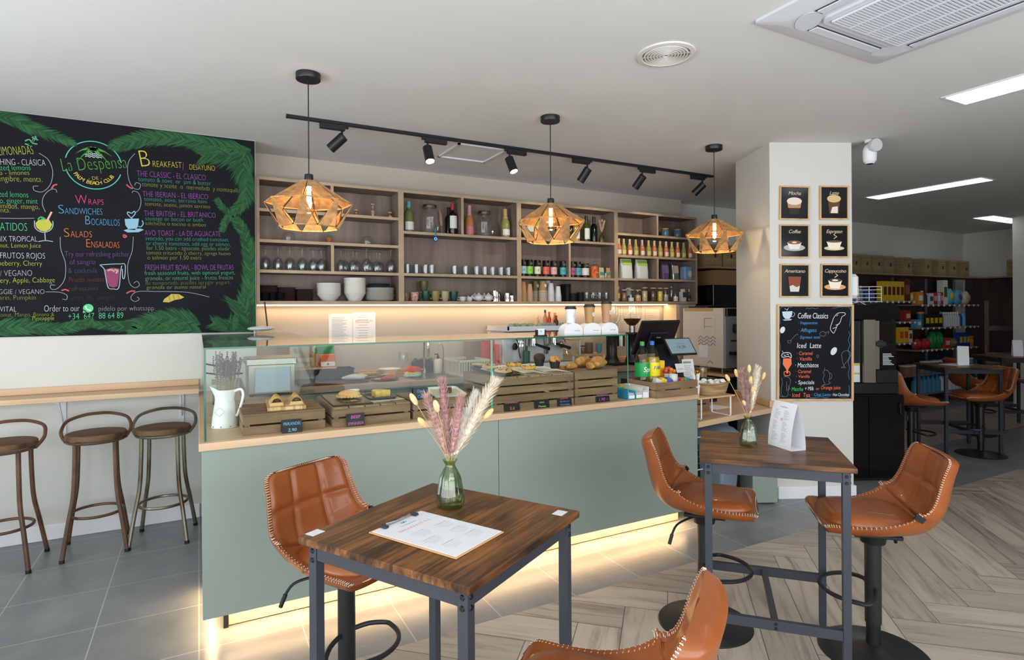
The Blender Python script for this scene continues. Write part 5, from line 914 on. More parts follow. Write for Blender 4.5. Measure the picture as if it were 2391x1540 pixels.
for x in (-.06, 0, .06): m = MB(); m.push(TR(x, -.030, 0, PI / 2)); m.lathe([(0, .001), (.021, .001), (.023, .003), (.023, 0)], 20, cap=False); m.pop(); m.build('socket', C('#bfbfba', .5), t)
t = thing('wooden_riser', 'small wooden riser shelf with a white leg', 'riser', (.86, 5.19, ZK)); m = MB(); m.box(-.20, .17, -.12, .12, .115, .13, .002); m.build('shelf', OAK, t)
for x in (-.18, .145): m = MB(); m.box(x - .009, x + .009, -.11, -.09, 0, .114, .001); m.build('leg', WHITE, t)
ZR = ZK + .131
jar('plastic_canister', 'frosted white plastic canister on the wooden riser', 'canister', .725, 5.16, ZR, .062, .19, None, None, glass=C('#cfc8c2', .35, alpha=.75)); jar('oil_bottle', 'bottle of amber oil on the wooden riser', 'bottle', .86, 5.17, ZR, .033, .20, C('#c0802a', .2), C('#d8c8a0', .5), .55)
t = thing('green_board', 'bright green plastic board leaning on the lit wall', 'board', (.985, 5.33, ZR - .13)); m = MB(); m.box(-.10, .075, -.012, .012, 0, .30, .006); m.build('board', C('#1f9a4a', .4), t); m = MB(); m.box(-.085, .06, -.0135, -.0125, .02, .285); m.build('board_face', C('#188040', .4), t)
t = thing('orange_box', 'orange and white product box on the wooden riser', 'box', (.965, 5.16, ZR)); m = MB(); m.box(-.06, .06, -.05, .05, 0, .10, .001); m.build('carton', C('#e2622e', .5), t); m = MB(); m.box(-.058, .058, -.0515, -.0503, .004, .042); m.build('white_band', PAPER, t); m = MB(); m.push(TR(0, -.052, .022)); m.add([(x, 0, z) for x, z in ov(0, 0, .011, .011)], [tuple(range(20))]); m.pop(); m.build('round_mark', C('#d8402a', .5), t)
t = thing('black_container', 'black rectangular food container on the back counter', 'container', (1.02, 5.16, ZK + .022)); m = MB()
for b in ((-.15, .15, -.10, -.094, 0, .09), (-.15, .15, .094, .10, 0, .09), (-.15, -.144, -.10, .10, 0, .09), (.144, .15, -.10, .10, 0, .09), (-.15, .15, -.10, .10, 0, .006), (-.158, .158, -.108, -.10, .084, .092), (.15, .158, -.10, .108, .084, .092)): m.box(*b)
m.build('tub', C('#1c1816', .4), t); m = MB(); m.box(-.143, .143, -.093, .093, .006, .07); m.build('contents', C('#c8b49a', .7), t)
t = thing('dark_cutting_board', 'dark brown cutting board on the back counter', 'board', (.98, 5.06, ZK)); m = MB(); m.box(-.28, .28, -.16, .20, 0, .021, .003); m.build('board', noisy('dark_board', '#3d271c', '#5c3d2a', (2, 20, 20), .5, 5), t)
t = thing('white_cloth', 'crumpled white cloth on the dark cutting board', 'cloth', (1.16, 4.97, ZK + .0215)); m = MB(); rnd = random.Random(4); m.ell((0, 0, .022), (.10, .055, .024), 26, 12, lambda q, p: 1 + .12 * math.sin(3 * q + 2 * p) + .07 * math.sin(7 * q)); m.build('cloth', C('#d4d0d0', .9), t)
dish('dark_plate', 'dark plate with a long toasted sandwich, at the back', 'plate', 1.33, 5.22, ZK, .08, .12, .012, C('#3a3c3c', .4)); dish('dark_plate', 'dark plate with toast and salad in front of the speckled bowl', 'plate', 1.42, 5.0, ZK, .085, .125, .014, C('#3a3c3c', .4))
t = thing('sandwich', 'long toasted sandwich with green filling on the dark plate', 'sandwich', (1.33, 5.22, ZK + .006), R(12)); 
for nm, z0, z1, c in (('bread', 0, .016, '#b98548'), ('filling', .016, .026, '#4f6a34'), ('bread', .026, .045, '#c08c50')): m = MB(); m.box(-.085, .085, -.032, .032, z0, z1, .004); m.build(nm, noisy('bread' + c, c, '#d9a868' if nm == 'bread' else '#6a8a44', (30, 30, 30), .7, 4), t)
t = thing('toast_salad', 'toast wedge with tomato and greens on the front dark plate', 'toast', (1.42, 5.0, ZK + .006), R(-10)); m = MB(); m.push(TR(.03, .03, 0, R(20))); m.prism([(-.07, -.02), (.06, -.02), (.05, .05)], 0, .05); m.pop(); m.build('toast', noisy('toast', '#b06a24', '#dc9c48', (20, 20, 20), .7, 4), t); m = MB(); m.ell((.02, -.05, .014), (.055, .03, .016), 14, 8, lambda q, p: 1 + .15 * math.sin(5 * q)); m.build('tomato', C('#b8402a', .5), t); m = MB(); m.ell((-.01, -.01, .028), (.025, .02, .014), 12, 8, lambda q, p: 1 + .2 * math.sin(6 * q)); m.build('greens', C('#4a5a34', .7), t); m = MB(); m.ell((-.06, -.03, .008), (.03, .025, .008), 12, 8); m.build('carrot', C('#e0902e', .5), t)
SPECK = mat('speckled_stoneware', '#dedad2', .35); 
def speck():
    nt, N, L, b = nodes(SPECK); tc = N.new('ShaderNodeTexCoord'); v = N.new('ShaderNodeTexVoronoi'); v.inputs['Scale'].default_value = 55; cr = N.new('ShaderNodeValToRGB'); cr.color_ramp.interpolation = 'CONSTANT'; e = cr.color_ramp.elements; e[0].color = lin('#26262a'); e[1].color = lin('#dedad2'); e[1].position = .16
    L.new(tc.outputs['Object'], v.inputs[0]); L.new(v.outputs[0], cr.inputs[0]); L.new(cr.outputs[0], b.inputs['Base Color'])
speck()
dish('speckled_bowl', 'white speckled bowl on the back counter beside the toast', 'bowl', 1.53, 5.22, ZK, .045, .10, .075, SPECK)
def wineglass(label, loc, s=1, up=True, grp=None):
    pr = [(.036, 0), (.034, .002), (.006, .006), (.0035, .02), (.0035, .075), (.008, .085), (.028, .10), (.042, .135), (.041, .165), (.034, .20), (.033, .20), (.040, .165), (.041, .136), (.027, .102), (0, .09)]
    m = MB(); m.lathe([(0, .0)] + [(r * s, z * s) for r, z in pr], 22, cap=False) if up else m.lathe([(r * s, (.20 - z) * s) for r, z in reversed(pr)] + [(0, .20 * s)], 22, cap=False)
    return one('wine_glass', m, BOTTLE, label, 'wine glass', loc, 0, grp)
wineglass('wine glass standing on the back counter by the folded cloths', (1.66, 5.22, ZK), 1.1)
t = thing('folded_cloths', 'red, yellow and pale blue cloths heaped by the sink', 'cloths', (1.70, 5.08, ZK)); 
for k, (c, z, a) in enumerate((('#b8ccd0', .018, .085), ('#d8cc4a', .036, .075), ('#d8402e', .06, .07))): m = MB(); m.ell((.004 * k, 0, z), (a, a * .75, .022 + .008 * k), 22, 10, lambda q, p: 1 + .10 * math.sin(4 * q + k) + .08 * math.sin(9 * q)); m.build('cloth', C(c, .9), t)
t = thing('sink', 'steel sink basin let into the back counter', 'sink', (1.86, 5.06, ZK)); m = MB(); a, b = .20, .20
for q in ((-a, a, -b, -b + .02, 0, .003), (-a, a, b - .02, b, 0, .003), (-a, -a + .02, -b, b, 0, .003), (a - .02, a, -b, b, 0, .003)): m.box(*q)
m.build('rim', STEEL, t); m = MB(); m.box(-a + .02, a - .02, -b + .02, b - .02, .0002, .001); m.build('basin', mat('basin_steel', '#77736c', .35, 1), t)
t = thing('tap', 'tall chrome tap with pull-out spray behind the sink', 'tap', (1.89, 5.30, ZK)); m = MB(); m.cyl((0, 0, 0), (0, 0, .05), .02, n=16); m.tube(smooth([(0, 0, .05), (0, 0, .28), (0, -.02, .33), (0, -.07, .345), (0, -.11, .31), (0, -.112, .25)], 6), .011, 10); m.cyl((0, -.112, .25), (0, -.112, .17), .015, .013, 12); m.build('spout', CHROME, t); m = MB(); m.tube([(-.02, 0, .04), (-.09, -.01, .06)], .007, 8); m.build('lever', CHROME, t)
t = thing('tap', 'slim curved filter tap right of the soap bottle', 'tap', (2.09, 5.31, ZK)); m = MB(); m.cyl((0, 0, 0), (0, 0, .06), .013, n=14); m.tube(smooth([(0, 0, .06), (0, 0, .22), (-.02, -.01, .27), (-.06, -.03, .275), (-.085, -.045, .23)], 6), .0055, 8); m.build('spout', CHROME, t)
t = thing('planter', 'dark grey planter box of small succulents behind the sink', 'planter', (1.90, 5.345, ZK)); m = MB(); m.box(-.11, .09, -.022, .025, 0, .115, .003); m.build('box', C('#3c4046', .5), t); m = MB(); rnd = random.Random(8)
for i in range(26): m.ell((rnd.uniform(-.10, .08), rnd.uniform(-.02, .02), .122 + rnd.random() * .02), (.013, .012, .012), 8, 6)
m.build('succulents', noisy('succulent', '#4a5a3a', '#8a7a58', (60, 60, 60), .8, 3), t)
t = thing('soap_dispenser', 'white soap bottle with a dark pump', 'dispenser', (2.02, 5.27, ZK)); m = MB(); m.lathe([(0, 0), (.038, 0), (.04, .006), (.04, .12), (.03, .135), (.014, .14), (0, .14)], 22, cap=False); m.build('bottle', C('#dcd8d2', .35), t); m = MB(); m.cyl((0, 0, .14), (0, 0, .17), .012, n=12); m.tube([(0, 0, .165), (0, 0, .185), (-.035, -.01, .183)], .006, 6); m.build('pump', DARKGREY, t)
t = thing('dish_rack', 'cream slotted dish rack right of the sink', 'dish rack', (2.24, 5.10, ZK)); m = MB(); w, d, h = .15, .19, .125
for i in range(13): x = -w + i * (2 * w / 12); m.box(x - .004, x + .004, -d, -d + .005, .02, h); m.box(x - .004, x + .004, d - .005, d, .02, h)
for i in range(15): y = -d + i * (2 * d / 14); m.box(-w, -w + .005, y - .004, y + .004, .02, h); m.box(w - .005, w, y - .004, y + .004, .02, h)
for z in (0, h): m.box(-w - .006, w + .006, -d - .006, -d + .008, z, z + .02); m.box(-w - .006, w + .006, d - .008, d + .006, z, z + .02); m.box(-w - .006, -w + .008, -d, d, z, z + .02); m.box(w - .008, w + .006, -d, d, z, z + .02)
m.build('basket', C('#d6d2c2', .5), t)
dish('blue_grey_plate', 'blue-grey plate standing in the dish rack', 'plate', 2.33, 5.12, ZK + .03, .05, .085, .008, C('#66787a', .4)).rotation_euler = (R(80), 0, R(20))
wineglass('wine glass upside down in the dish rack', (2.20, 5.05, ZK + .02), 1, False)
t = thing('kraft_bag', 'tan kraft paper bag behind the dish rack', 'bag', (2.42, 5.28, ZK)); m = MB(); m.box(-.10, .06, -.06, .06, 0, .30, .004); m.build('bag', CARD, t)
t = thing('red_bag', 'red carrier bag hanging left of the coffee machine', 'bag', (2.475, 5.06, ZK)); m = MB(); m.box(-.085, .035, -.03, .03, 0, .345, .004); m.build('bag', C('#c8281e', .5), t); m = MB(); m.box(.04, .085, -.035, .03, 0, .27, .004); m.build('side_pocket', C('#d2301f', .5), t); m = MB(); m.push(TR(-.02, -.0312, .18)); m.tube([(.035 * math.cos(q), 0, .045 * math.sin(q)) for q in [2 * PI * i / 24 for i in range(24)]], .0012, 4, closed=True); m.pop(); m.build('printed_ring', C('#5a1a16', .6), t)
t = thing('espresso_machine', 'white two-group espresso machine on the back counter', 'espresso machine', (2.96, 5.10, ZK)); WM = C('#d6d6da', .35)
m = MB(); m.box(-.36, .34, -.06, .24, .03, .40, .006); m.build('body', WM, t); m = MB(); m.box(-.38, .36, -.24, .24, .33, .385, .006); m.build('head', WM, t); m = MB(); m.box(-.36, .345, -.235, -.06, .03, .085, .004); m.build('drip_base', WM, t); m = MB(); m.box(-.32, .33, -.225, -.07, .085, .091); m.build('drip_grid', STEEL, t)
m = MB(); m.box(.36, .42, -.22, .0, .335, .38, .004); m.build('end_cap', BLACK, t); m = MB()
for b in ((-.40, .36, -.25, -.238, .41, .445), (-.40, -.388, -.25, .22, .41, .445), (-.40, .36, .21, .22, .41, .445), (-.40, .36, -.25, .22, .40, .41)): m.box(*b)
m.build('cup_rail', WM, t)
for x in (-.05, .19):
    m = MB(); m.cyl((x, -.13, .33), (x, -.13, .275), .034, n=20); m.cyl((x, -.13, .275), (x, -.13, .25), .038, n=20); m.build('group_head', CHROME, t); m = MB(); m.cyl((x, -.17, .262), (x + .06, -.32, .225), .011, .017, 14); m.build('portafilter_handle', BLACK, t); m = MB(); m.box(x - .085, x - .045, -.09, -.062, .16, .33, .003); m.build('boiler_cover', STEEL, t)
for x in (-.25, .29): m = MB(); m.tube(smooth([(x, -.10, .33), (x + .005, -.16, .29), (x, -.19, .20), (x + .01, -.20, .14)], 5), .0055, 8); m.ell((x - .005, -.12, .245), (.032, .012, .036), 14, 8); m.build('steam_wand', CHROME if x > 0 else BLACK, t)
m = MB()
for i in range(3):
    for j in range(2): m.push(TR(-.185 + i * .028 - j * .012, -.0615, .285 - j * .035, 0, R(20), 0)); m.ell((0, 0, 0), (.007, .003, .013), 8, 6); m.pop()
m.build('lit_buttons', mat('button_light', '#ffffff', .4, emit='#ffffff', es=1.5), t)
dish('green_mug', 'dark green mug standing on the drip grid of the espresso machine', 'mug', 2.80, 4.93, ZK + .092, .036, .038, .11, C('#3c6a50', .35))
CUPG = [C('#8fae8c', .3), C('#8aa2a4', .3)]; CUPR = C('#c0a468', .4)
def cup(label, x, y, z, r, h, m_, rz, grp, handle=True, flip=False, rim=None, nm='coffee_cup', cat='cup'):
    t = thing(nm, label, cat, (x, y, z), rz, grp); P = [(0, 0), (r * .6, 0), (r * .9, h * .35), (r, h), (r * .94, h), (r * .84, h * .35), (0, h * .1)]; m = MB(); m.lathe([(a, (h - b) if flip else b) for a, b in P], 24, cap=False); m.build('cup', m_, t)
    if rim: m = MB(); z0 = 0 if flip else h; m.tube([(r * math.cos(q), r * math.sin(q), z0 + (.001 if flip else 0)) for q in [2 * PI * i / 24 for i in range(24)]], .0022, 5, closed=True); m.build('rim', rim, t)
    if handle: m = MB(); m.tube(smooth([(r * .9, 0, h * .8), (r * 1.45, 0, h * .75), (r * 1.5, 0, h * .4), (r * .8, 0, h * .25)], 5), r * .11, 6); m.build('handle', rim or m_, t)
    return t
for i, x in enumerate((2.63, 2.70, 2.765, 2.85, 2.945)): cup('green glazed cup lying rim down on the espresso machine, %s from the left end' % NTH[i], x, 4.92 + .02 * (i % 2), ZK + .411, .040, .062, CUPG[0], R(-25 + 11 * i), 'cups on the espresso machine', True, True, CUPR)
for i, x in enumerate((3.06, 3.15, 3.24)): cup('blue-grey glazed cup on the espresso machine, %s from the card holder' % NTH[i], x, 4.98 + .02 * (i % 2), ZK + .411, .038, .06, CUPG[1], R(10 + 20 * i), 'cups on the espresso machine', True, True, CUPR)
for lb, x, y, r, h, c, cc_ in (('squat cream jar with pale lid behind the cups', 3.14, 5.20, .024, .13, '#c8a888', '#d8cab8'), ('clear pepper sauce bottle with a dark blue cap', 3.215, 5.17, .022, .19, '#b9805a', '#2a3a6a'), ('red and orange sauce bottle beside the blue-capped one', 3.27, 5.18, .022, .17, '#c8482a', '#d85a3a'), ('dark brown sauce bottle with a red cap', 3.325, 5.13, .024, .13, '#5a2a1c', '#8a2a20'), ('orange sauce bottle nearest the white cup', 3.345, 5.19, .026, .16, '#cf7a4a', '#e0a080')):
    t = thing('sauce_bottle', lb, 'bottle', (x - .05, y, ZK + .411), 0, 'sauce bottles on the espresso machine'); m = MB(); m.lathe([(0, 0), (r, 0), (r, h * .55), (r * .45, h * .75), (r * .45, h * .85), (0, h * .85)], 16, cap=False); m.build('bottle', C(c, .25), t); m = MB(); m.lathe([(0, h * .84), (r * .55, h * .84), (r * .5, h), (0, h)], 14, cap=False); m.build('cap', C(cc_, .4), t)
t = thing('tiered_stand', 'small two-tier wooden stand with white legs right of the coffee machine', 'stand', (3.62, 5.12, ZK)); m = MB(); m.box(-.22, .22, -.10, .10, .12, .134, .002); m.build('shelf', OAK, t); m = MB(); m.box(-.22, -.10, -.09, .09, .285, .295, .002); m.build('top_shelf', OAK, t)
for x in (-.20, -.02, .19): m = MB(); m.box(x - .008, x + .008, -.095, -.079, 0, .119, .001); m.build('leg', WHITE, t)
m = MB(); m.box(-.118, -.102, -.08, -.064, .135, .285); m.build('leg', WHITE, t)
ZS = ZK + .1345
cup('blue-grey tall cup on the tiered stand', 3.79, 5.09, ZS, .034, .10, C('#5f8c9c', .35), 0, 'things on the tiered stand', False); jar('spice_jar', 'small spice jar with white label on the tiered stand', 'jar', 3.58, 5.09, ZS, .028, .075, C('#8a5a3a', .6), DARKGREY, .8, 'things on the tiered stand'); jar('brown_canister', 'frosted brown canister on the tiered stand', 'canister', 3.68, 5.12, ZS, .045, .11, None, CORK, 0, 'things on the tiered stand', glass=C('#6a5248', .4)); dish('stack_dish', 'small pile of cream saucers at the left of the tiered stand', 'saucer', 3.46, 5.08, ZS, .04, .055, .03, C('#cdbf98', .4))
jar('glass_jar', 'lidded jar of red sweets under the tiered stand', 'jar', 3.70, 5.08, ZK, .04, .085, C('#8a3a30', .6), DARKGREY, .7)
def grinder(label, x, y, hop):
    t = thing('coffee_grinder', label, 'coffee grinder', (x, y, ZK), 0, 'coffee grinders'); m = MB(); m.lathe([(0, 0), (.085, 0), (.09, .02), (.075, .06), (.06, .10), (.06, .30), (.075, .33), (.07, .35), (0, .35)], 24, cap=False); m.build('body', C('#121214', .3), t); m = MB(); m.cyl((0, 0, .35), (0, 0, .42), .034, n=18); m.build('neck', STEEL, t)
    m = MB(); m.lathe([(.035, .42), (.07, .45), (.098, .49), (.105, .52), (.105, .635), (.108, .637)], 28, cap=False); m.build('hopper', BOTTLE, t)
    if hop: m = MB(); m.lathe([(0, .422), (.034, .424), (.066, .452), (.09, .486), (.094, .50), (0, .505)], 24, cap=False); m.build('coffee_beans', noisy('coffee_beans', '#1f120b', '#4a2d1a', (90, 90, 90), .5, 3, bump=.5), t)
    m = MB(); m.cyl((.11, -.02, .20), (.11, -.02, .32), .045, n=20); m.build('doser', mat('grinder_doser', '#9a968e', .25, 1), t); m = MB(); m.box(-.08, .10, -.14, -.02, 0, .03, .004); m.build('tray', BLACK, t)
grinder('black coffee grinder with a clear hopper half full of beans', 4.19, 5.02, True); grinder('black coffee grinder with an empty hopper, behind the largest paper cup', 3.97, 5.10, False)
t = thing('wall_menu_sheets', 'two white menu pages taped side by side on the lit wall', 'paper', (0, 5.3985, 0)); (xa, za), (xb, zb2) = (1.028, 1.277), (1.453, 1.536)
for k in (0, 1):
    m = MB(); x0 = xa + (xb - xa) * .5 * k; m.box(x0, x0 + (xb - xa) * .495, -.0022 - .0006 * k, -.0006, za, zb2 - .012 * (1 - k)); m.build('page', PAPER, t)
    m = MB()
    for i in range(18 if k == 0 else 9): z = zb2 - .045 - i * (.0125 if k == 0 else .024); L = (.10 + .06 * random.random()); c0 = x0 + .025 + (0 if k == 0 else .05 - L / 2 + .03); m.box(c0, c0 + L * (1 if k == 0 else .8), -.0034, -.0028, z, z + .0028)
    m.build('printed_lines', C('#8a8a90', .6), t)
text(t, 'BREAKFAST 9.5', TR(xa + (xb - xa) * .75, -.0034, zb2 - .085), .016, C('#d88a78', .6), .16, 0, 'CENTER')
for k, (a, b, c_, d) in enumerate(((1462, 722, 1500, 800), (1505, 722, 1545, 812), (1546, 724, 1583, 812))):
    pass
for lb, x0, x1, z0, z1 in (('taped printed sheet on the lit wall behind the big coffee grinder', 4.30, 4.47, 1.22, 1.55), ('taped printed sheet on the lit wall, middle of the three by the till', 4.49, 4.70, 1.20, 1.56), ('taped printed sheet on the lit wall nearest the pier at the wall end', 4.71, 4.93, 1.21, 1.55)):
    t = thing('wall_sheet', lb, 'paper', (0, 5.3985, 0), 0, 'sheets taped on the lit wall'); m = MB(); m.box(x0, x1, -.002, -.0006, z0, z1); m.build('page', C('#d6cfc8', .6), t); m = MB()
    for i in range(12): m.box(x0 + .02, x0 + .06 + random.random() * (x1 - x0 - .09), -.0028, -.0022, z1 - .05 - i * .024, z1 - .047 - i * .024)
    m.build('printed_lines', C('#9a948e', .6), t)
# ---------------------------------------------------------------- till
t = thing('cash_drawer', 'black cash drawer box under the till on the low counter', 'cash drawer', (3.62, 3.82, .7455)); m = MB(); m.box(-.38, .34, -.20, .22, 0, .205, .004); m.build('box', BLACK, t); m = MB(); m.box(-.36, .32, -.2015, -.2003, .03, .17); m.build('drawer_front', DARKGREY, t)
ZQ = .7455 + .206
t = thing('till', 'black till with a big monitor seen from behind and a small customer screen', 'till', (3.47, 3.70, ZQ)); m = MB(); m.box(-.10, .10, -.10, .14, 0, .035, .004); m.build('base', BLACK, t)
m = MB(); m.add([(-.085, -.095, .03), (.085, -.095, .03), (.085, .10, .03), (-.085, .10, .03), (-.075, .01, .30), (.075, .01, .30), (.075, .06, .30), (-.075, .06, .30)], [(0, 1, 5, 4), (1, 2, 6, 5), (2, 3, 7, 6), (3, 0, 4, 7), (4, 5, 6, 7)]); m.build('column', C('#1d1f26', .4), t)
M = TR(-.04, .10, .36, R(24), 0, R(4)); m = MB().push(M); m.box(-.225, .225, -.012, .012, -.155, .155, .006); m.build('monitor', C('#0e0e11', .35), t); m = MB().push(M); m.box(-.10, .10, -.026, -.012, -.11, .055, .010); m.build('monitor_mount', C('#151a33', .4), t); m = MB().push(M); m.box(-.085, .085, -.028, -.026, -.10, .045, .004); m.build('mount_cover', C('#0b0b0e', .4), t)
text(t, 'Ocasso', M @ TR(.0, -.0285, .005), .013, C('#dfe4ec', .5), .05, 0, 'CENTER')
M = TR(.055, -.085, .285, R(-38), 0, R(-5)); m = MB().push(M); m.box(-.135, .135, -.007, .007, -.085, .085, .004); m.build('customer_screen', BLACK, t); m = MB().push(M); m.box(-.122, .122, -.0085, -.0072, -.070, .073); m.build('display', mat('till_display', '#6e838e', .25, emit='#6e8a98', es=.35), t)
text(t, '13:20', M @ TR(.0, -.0092, -.02), .026, C('#20303a', .4), .085, 0, 'CENTER'); text(t, 'mar, 10 de sep', M @ TR(0, -.0092, .022), .008, C('#2a3a44', .4), .07, 0, 'CENTER')
M = TR(.045, -.085, .105, R(-20), 0, R(-4)); m = MB().push(M); m.box(-.045, .045, -.012, -.010, -.038, .038, .0005); m.build('logo_card', PAPER, t); text(t, 'La Despensa', M @ TR(0, -.0126, -.012), .010, C('#4a5a6a', .5), .065, .2, 'CENTER')
t = thing('leaflet_stand', 'clear stand with a green-headed price leaflet beside the till', 'leaflet', (3.70, 3.68, ZQ), R(-12)); m = MB().push(TR(0, 0, 0, R(-14))); m.box(-.055, .055, -.002, .002, 0, .17); m.build('leaflet', PAPER, t); m = MB().push(TR(0, 0, 0, R(-14))); m.box(-.045, .03, -.003, -.0022, .135, .15); m.build('green_header', C('#7a9a72', .5), t)
m = MB().push(TR(0, 0, 0, R(-14)))
for i in range(7): m.box(-.045, -.005 + random.random() * .045, -.003, -.0022, .02 + i * .015, .023 + i * .015)
m.build('printed_lines', C('#8a8f96', .6), t)
t = thing('lucky_figurine', 'small shiny gold figurine on the cash drawer', 'figurine', (3.76, 3.66, ZQ)); m = MB(); m.ell((0, 0, .028), (.022, .02, .028), 14, 10); m.ell((0, -.004, .06), (.016, .015, .015), 12, 8); m.build('figure', mat('gold', '#d8a12a', .18, 1), t); m = MB(); m.lathe([(0, 0), (.026, 0), (.024, .008), (0, .008)], 16, cap=False); m.build('stand', BLACK, t)
jar('tip_jar', 'square-looking clear tip jar with coins and a paper note', 'jar', 3.855, 3.70, ZQ, .05, .12, noisy('coins', '#6a4a2c', '#a98a5c', (50, 50, 50), .4, 4), None, .7)
# ---------------------------------------------------------------- low counter
t = thing('small_riser', 'low wooden stand on bent white legs beside the counter end', 'stand', (3.345, 3.16, .7455)); m = MB(); m.box(-.19, .19, -.10, .10, .150, .162, .002); m.build('shelf', OAK, t)
for x in (-.15, .15): m = MB(); m.tube([(x, -.09, .15), (x, -.09, .012), (x, -.085, .006), (x, .085, .006), (x, .09, .012), (x, .09, .15)], .006, 6); m.build('leg', WHITE, t)
t = thing('wicker_basket', 'oval wicker basket of wrapped sweets on the low stand', 'basket', (3.40, 3.16, .908)); WICK = noisy('wicker', '#8a6a45', '#c0a074', (6, 6, 160), .8, 4, .4, .6, bump=.5); m = MB(); N = 40; vs = []
for j, (k, z) in enumerate(((.78, 0), (.86, .02), (.95, .055), (1, .085), (.95, .085), (.82, .03), (.7, .008))): vs += [(.145 * k * math.cos(2 * PI * i / N), .095 * k * math.sin(2 * PI * i / N), z) for i in range(N)]
m.add(vs, [(j * N + i, j * N + (i + 1) % N, (j + 1) * N + (i + 1) % N, (j + 1) * N + i) for j in range(6) for i in range(N)] + [tuple(range(6 * N, 7 * N))]); m.tube([(.143 * math.cos(q), .094 * math.sin(q), .086) for q in [2 * PI * i / 40 for i in range(40)]], .006, 6, closed=True); m.build('basket', WICK, t)
t = one('wrapped_sweets', (lambda m, rnd: [m.ell((rnd.uniform(-.10, .10), rnd.uniform(-.055, .055), .05 + rnd.random() * .05), (.024, .018, .014), 8, 6) for _ in range(34)] and m)(MB(), random.Random(2)), noisy('sweet_wrapper', '#cfd6cc', '#e8ebe6', (30, 30, 30), .4, 3), 'heap of pale wrapped sweets in the wicker basket', 'sweets', (3.40, 3.16, .912)); t['kind'] = 'stuff'
t = thing('straw_cup', 'white cup full of white paper straws beside the basket', 'cup', (3.215, 3.15, .908)); m = MB(); m.lathe([(0, 0), (.03, 0), (.038, .085), (.036, .085), (.029, .005), (0, .005)], 22, cap=False); m.build('cup', WHITE, t); m = MB(); rnd = random.Random(3)
for i in range(18): q = rnd.random() * 6.3; r = .024 * rnd.random() ** .5; m.cyl((r * math.cos(q) * .7, r * math.sin(q) * .7, .01), (r * math.cos(q) * 1.6, r * math.sin(q) * 1.6, .14 + .03 * rnd.random()), .0042, n=6)
m.build('straws', PAPER, t)
crate('dark wooden crate tucked behind the low white-legged stand', 3.20, 3.56, 3.33, 3.52, .7455, .87, 2, 'x', 3)
t = thing('paper_sheet', 'blank white sheet lying on the low counter', 'paper', (3.72, 3.42, .7455), R(10)); m = MB(); m.box(-.10, .10, -.075, .075, 0, .0008); m.build('sheet', PAPER, t)
# bins under it
BIN = C('#7f8c98', .45)
for lb, x, y, h in (('blue-grey bin with a domed lid under the low counter, nearer the bar table', 3.70, 3.42, .62), ('blue-grey bin with a domed lid, tucked behind the first one by the pillar', 3.98, 3.80, .64)):
    t = thing('waste_bin', lb, 'bin', (x, y, 0), R(12), 'blue-grey bins under the low counter'); rb = lambda w, d, z, r=.03: [(sx * (w - r) + r * math.cos(q), sy * (d - r) + r * math.sin(q), z) for sx, sy, q0 in ((1, 1, 0), (-1, 1, 90), (-1, -1, 180), (1, -1, 270)) for q in [R(q0 + 18 * i) for i in range(6)]]
    L = [rb(.11, .13, .0), rb(.112, .132, .05), rb(.115, .135, .052), rb(.145, .165, h - .15), rb(.15, .17, h - .15), rb(.15, .17, h - .12)] + [rb(.15 * math.cos(a), .17 * math.cos(a) + .002, h - .12 + .12 * math.sin(a), .03 * max(.1, math.cos(a))) for a in (.4, .8, 1.15, 1.45)]; k = 24; m = MB()
    m.add([p for l in L[:4] for p in l], [(j * k + i, j * k + (i + 1) % k, (j + 1) * k + (i + 1) % k, (j + 1) * k + i) for j in range(3) for i in range(k)] + [tuple(range(k))[::-1]]); m.build('body', BIN, t); m = MB(); L = L[4:]; m.add([p for l in L for p in l], [(j * k + i, j * k + (i + 1) % k, (j + 1) * k + (i + 1) % k, (j + 1) * k + i) for j in range(len(L) - 1) for i in range(k)] + [tuple(range((len(L) - 1) * k, len(L) * k))]); m.build('domed_lid', BIN, t)
t = thing('sage_box', 'sage green box standing on the floor against the pillar', 'box', tuple(PIL @ Vector((-.115, -.01, 0))), PA); m = MB(); m.box(-.10, .10, -.12, .12, .012, .42, .003); m.build('box', SAGE, t); m = MB(); m.box(-.08, .08, -.10, .10, 0, .012); m.build('plinth', BLACK, t)
t = thing('magazine_rack', 'white wire rack in front of stacked black trays under the low counter', 'rack', (3.42, 3.52, 0)); m = MB()
for s in (-1, 1): m.tube([(.13 * s, -.10, .02), (.19 * s, -.10, .26), (.14 * s, -.10, .52)], .005, 6)
m.tube([(-.19, -.10, .26), (.22, -.10, .26)], .005, 6); m.tube([(-.13, -.10, .02), (.13, -.10, .02)], .005, 6); m.tube([(-.14, -.10, .52), (.14, -.10, .52)], .005, 6); m.build('wire_frame', WHITE, t)
for i in range(9):
    m = MB(); z = .03 + i * .055; m.box(-.2, .2, -.08, .16, z, z + .046, .003); tr = m.build('tray', BLACK, t); m = MB(); m.box(-.10, -.04, -.088, -.08, z + .016, z + .026, .002); m.build('label_clip', C('#b8b8b8', .4), tr)
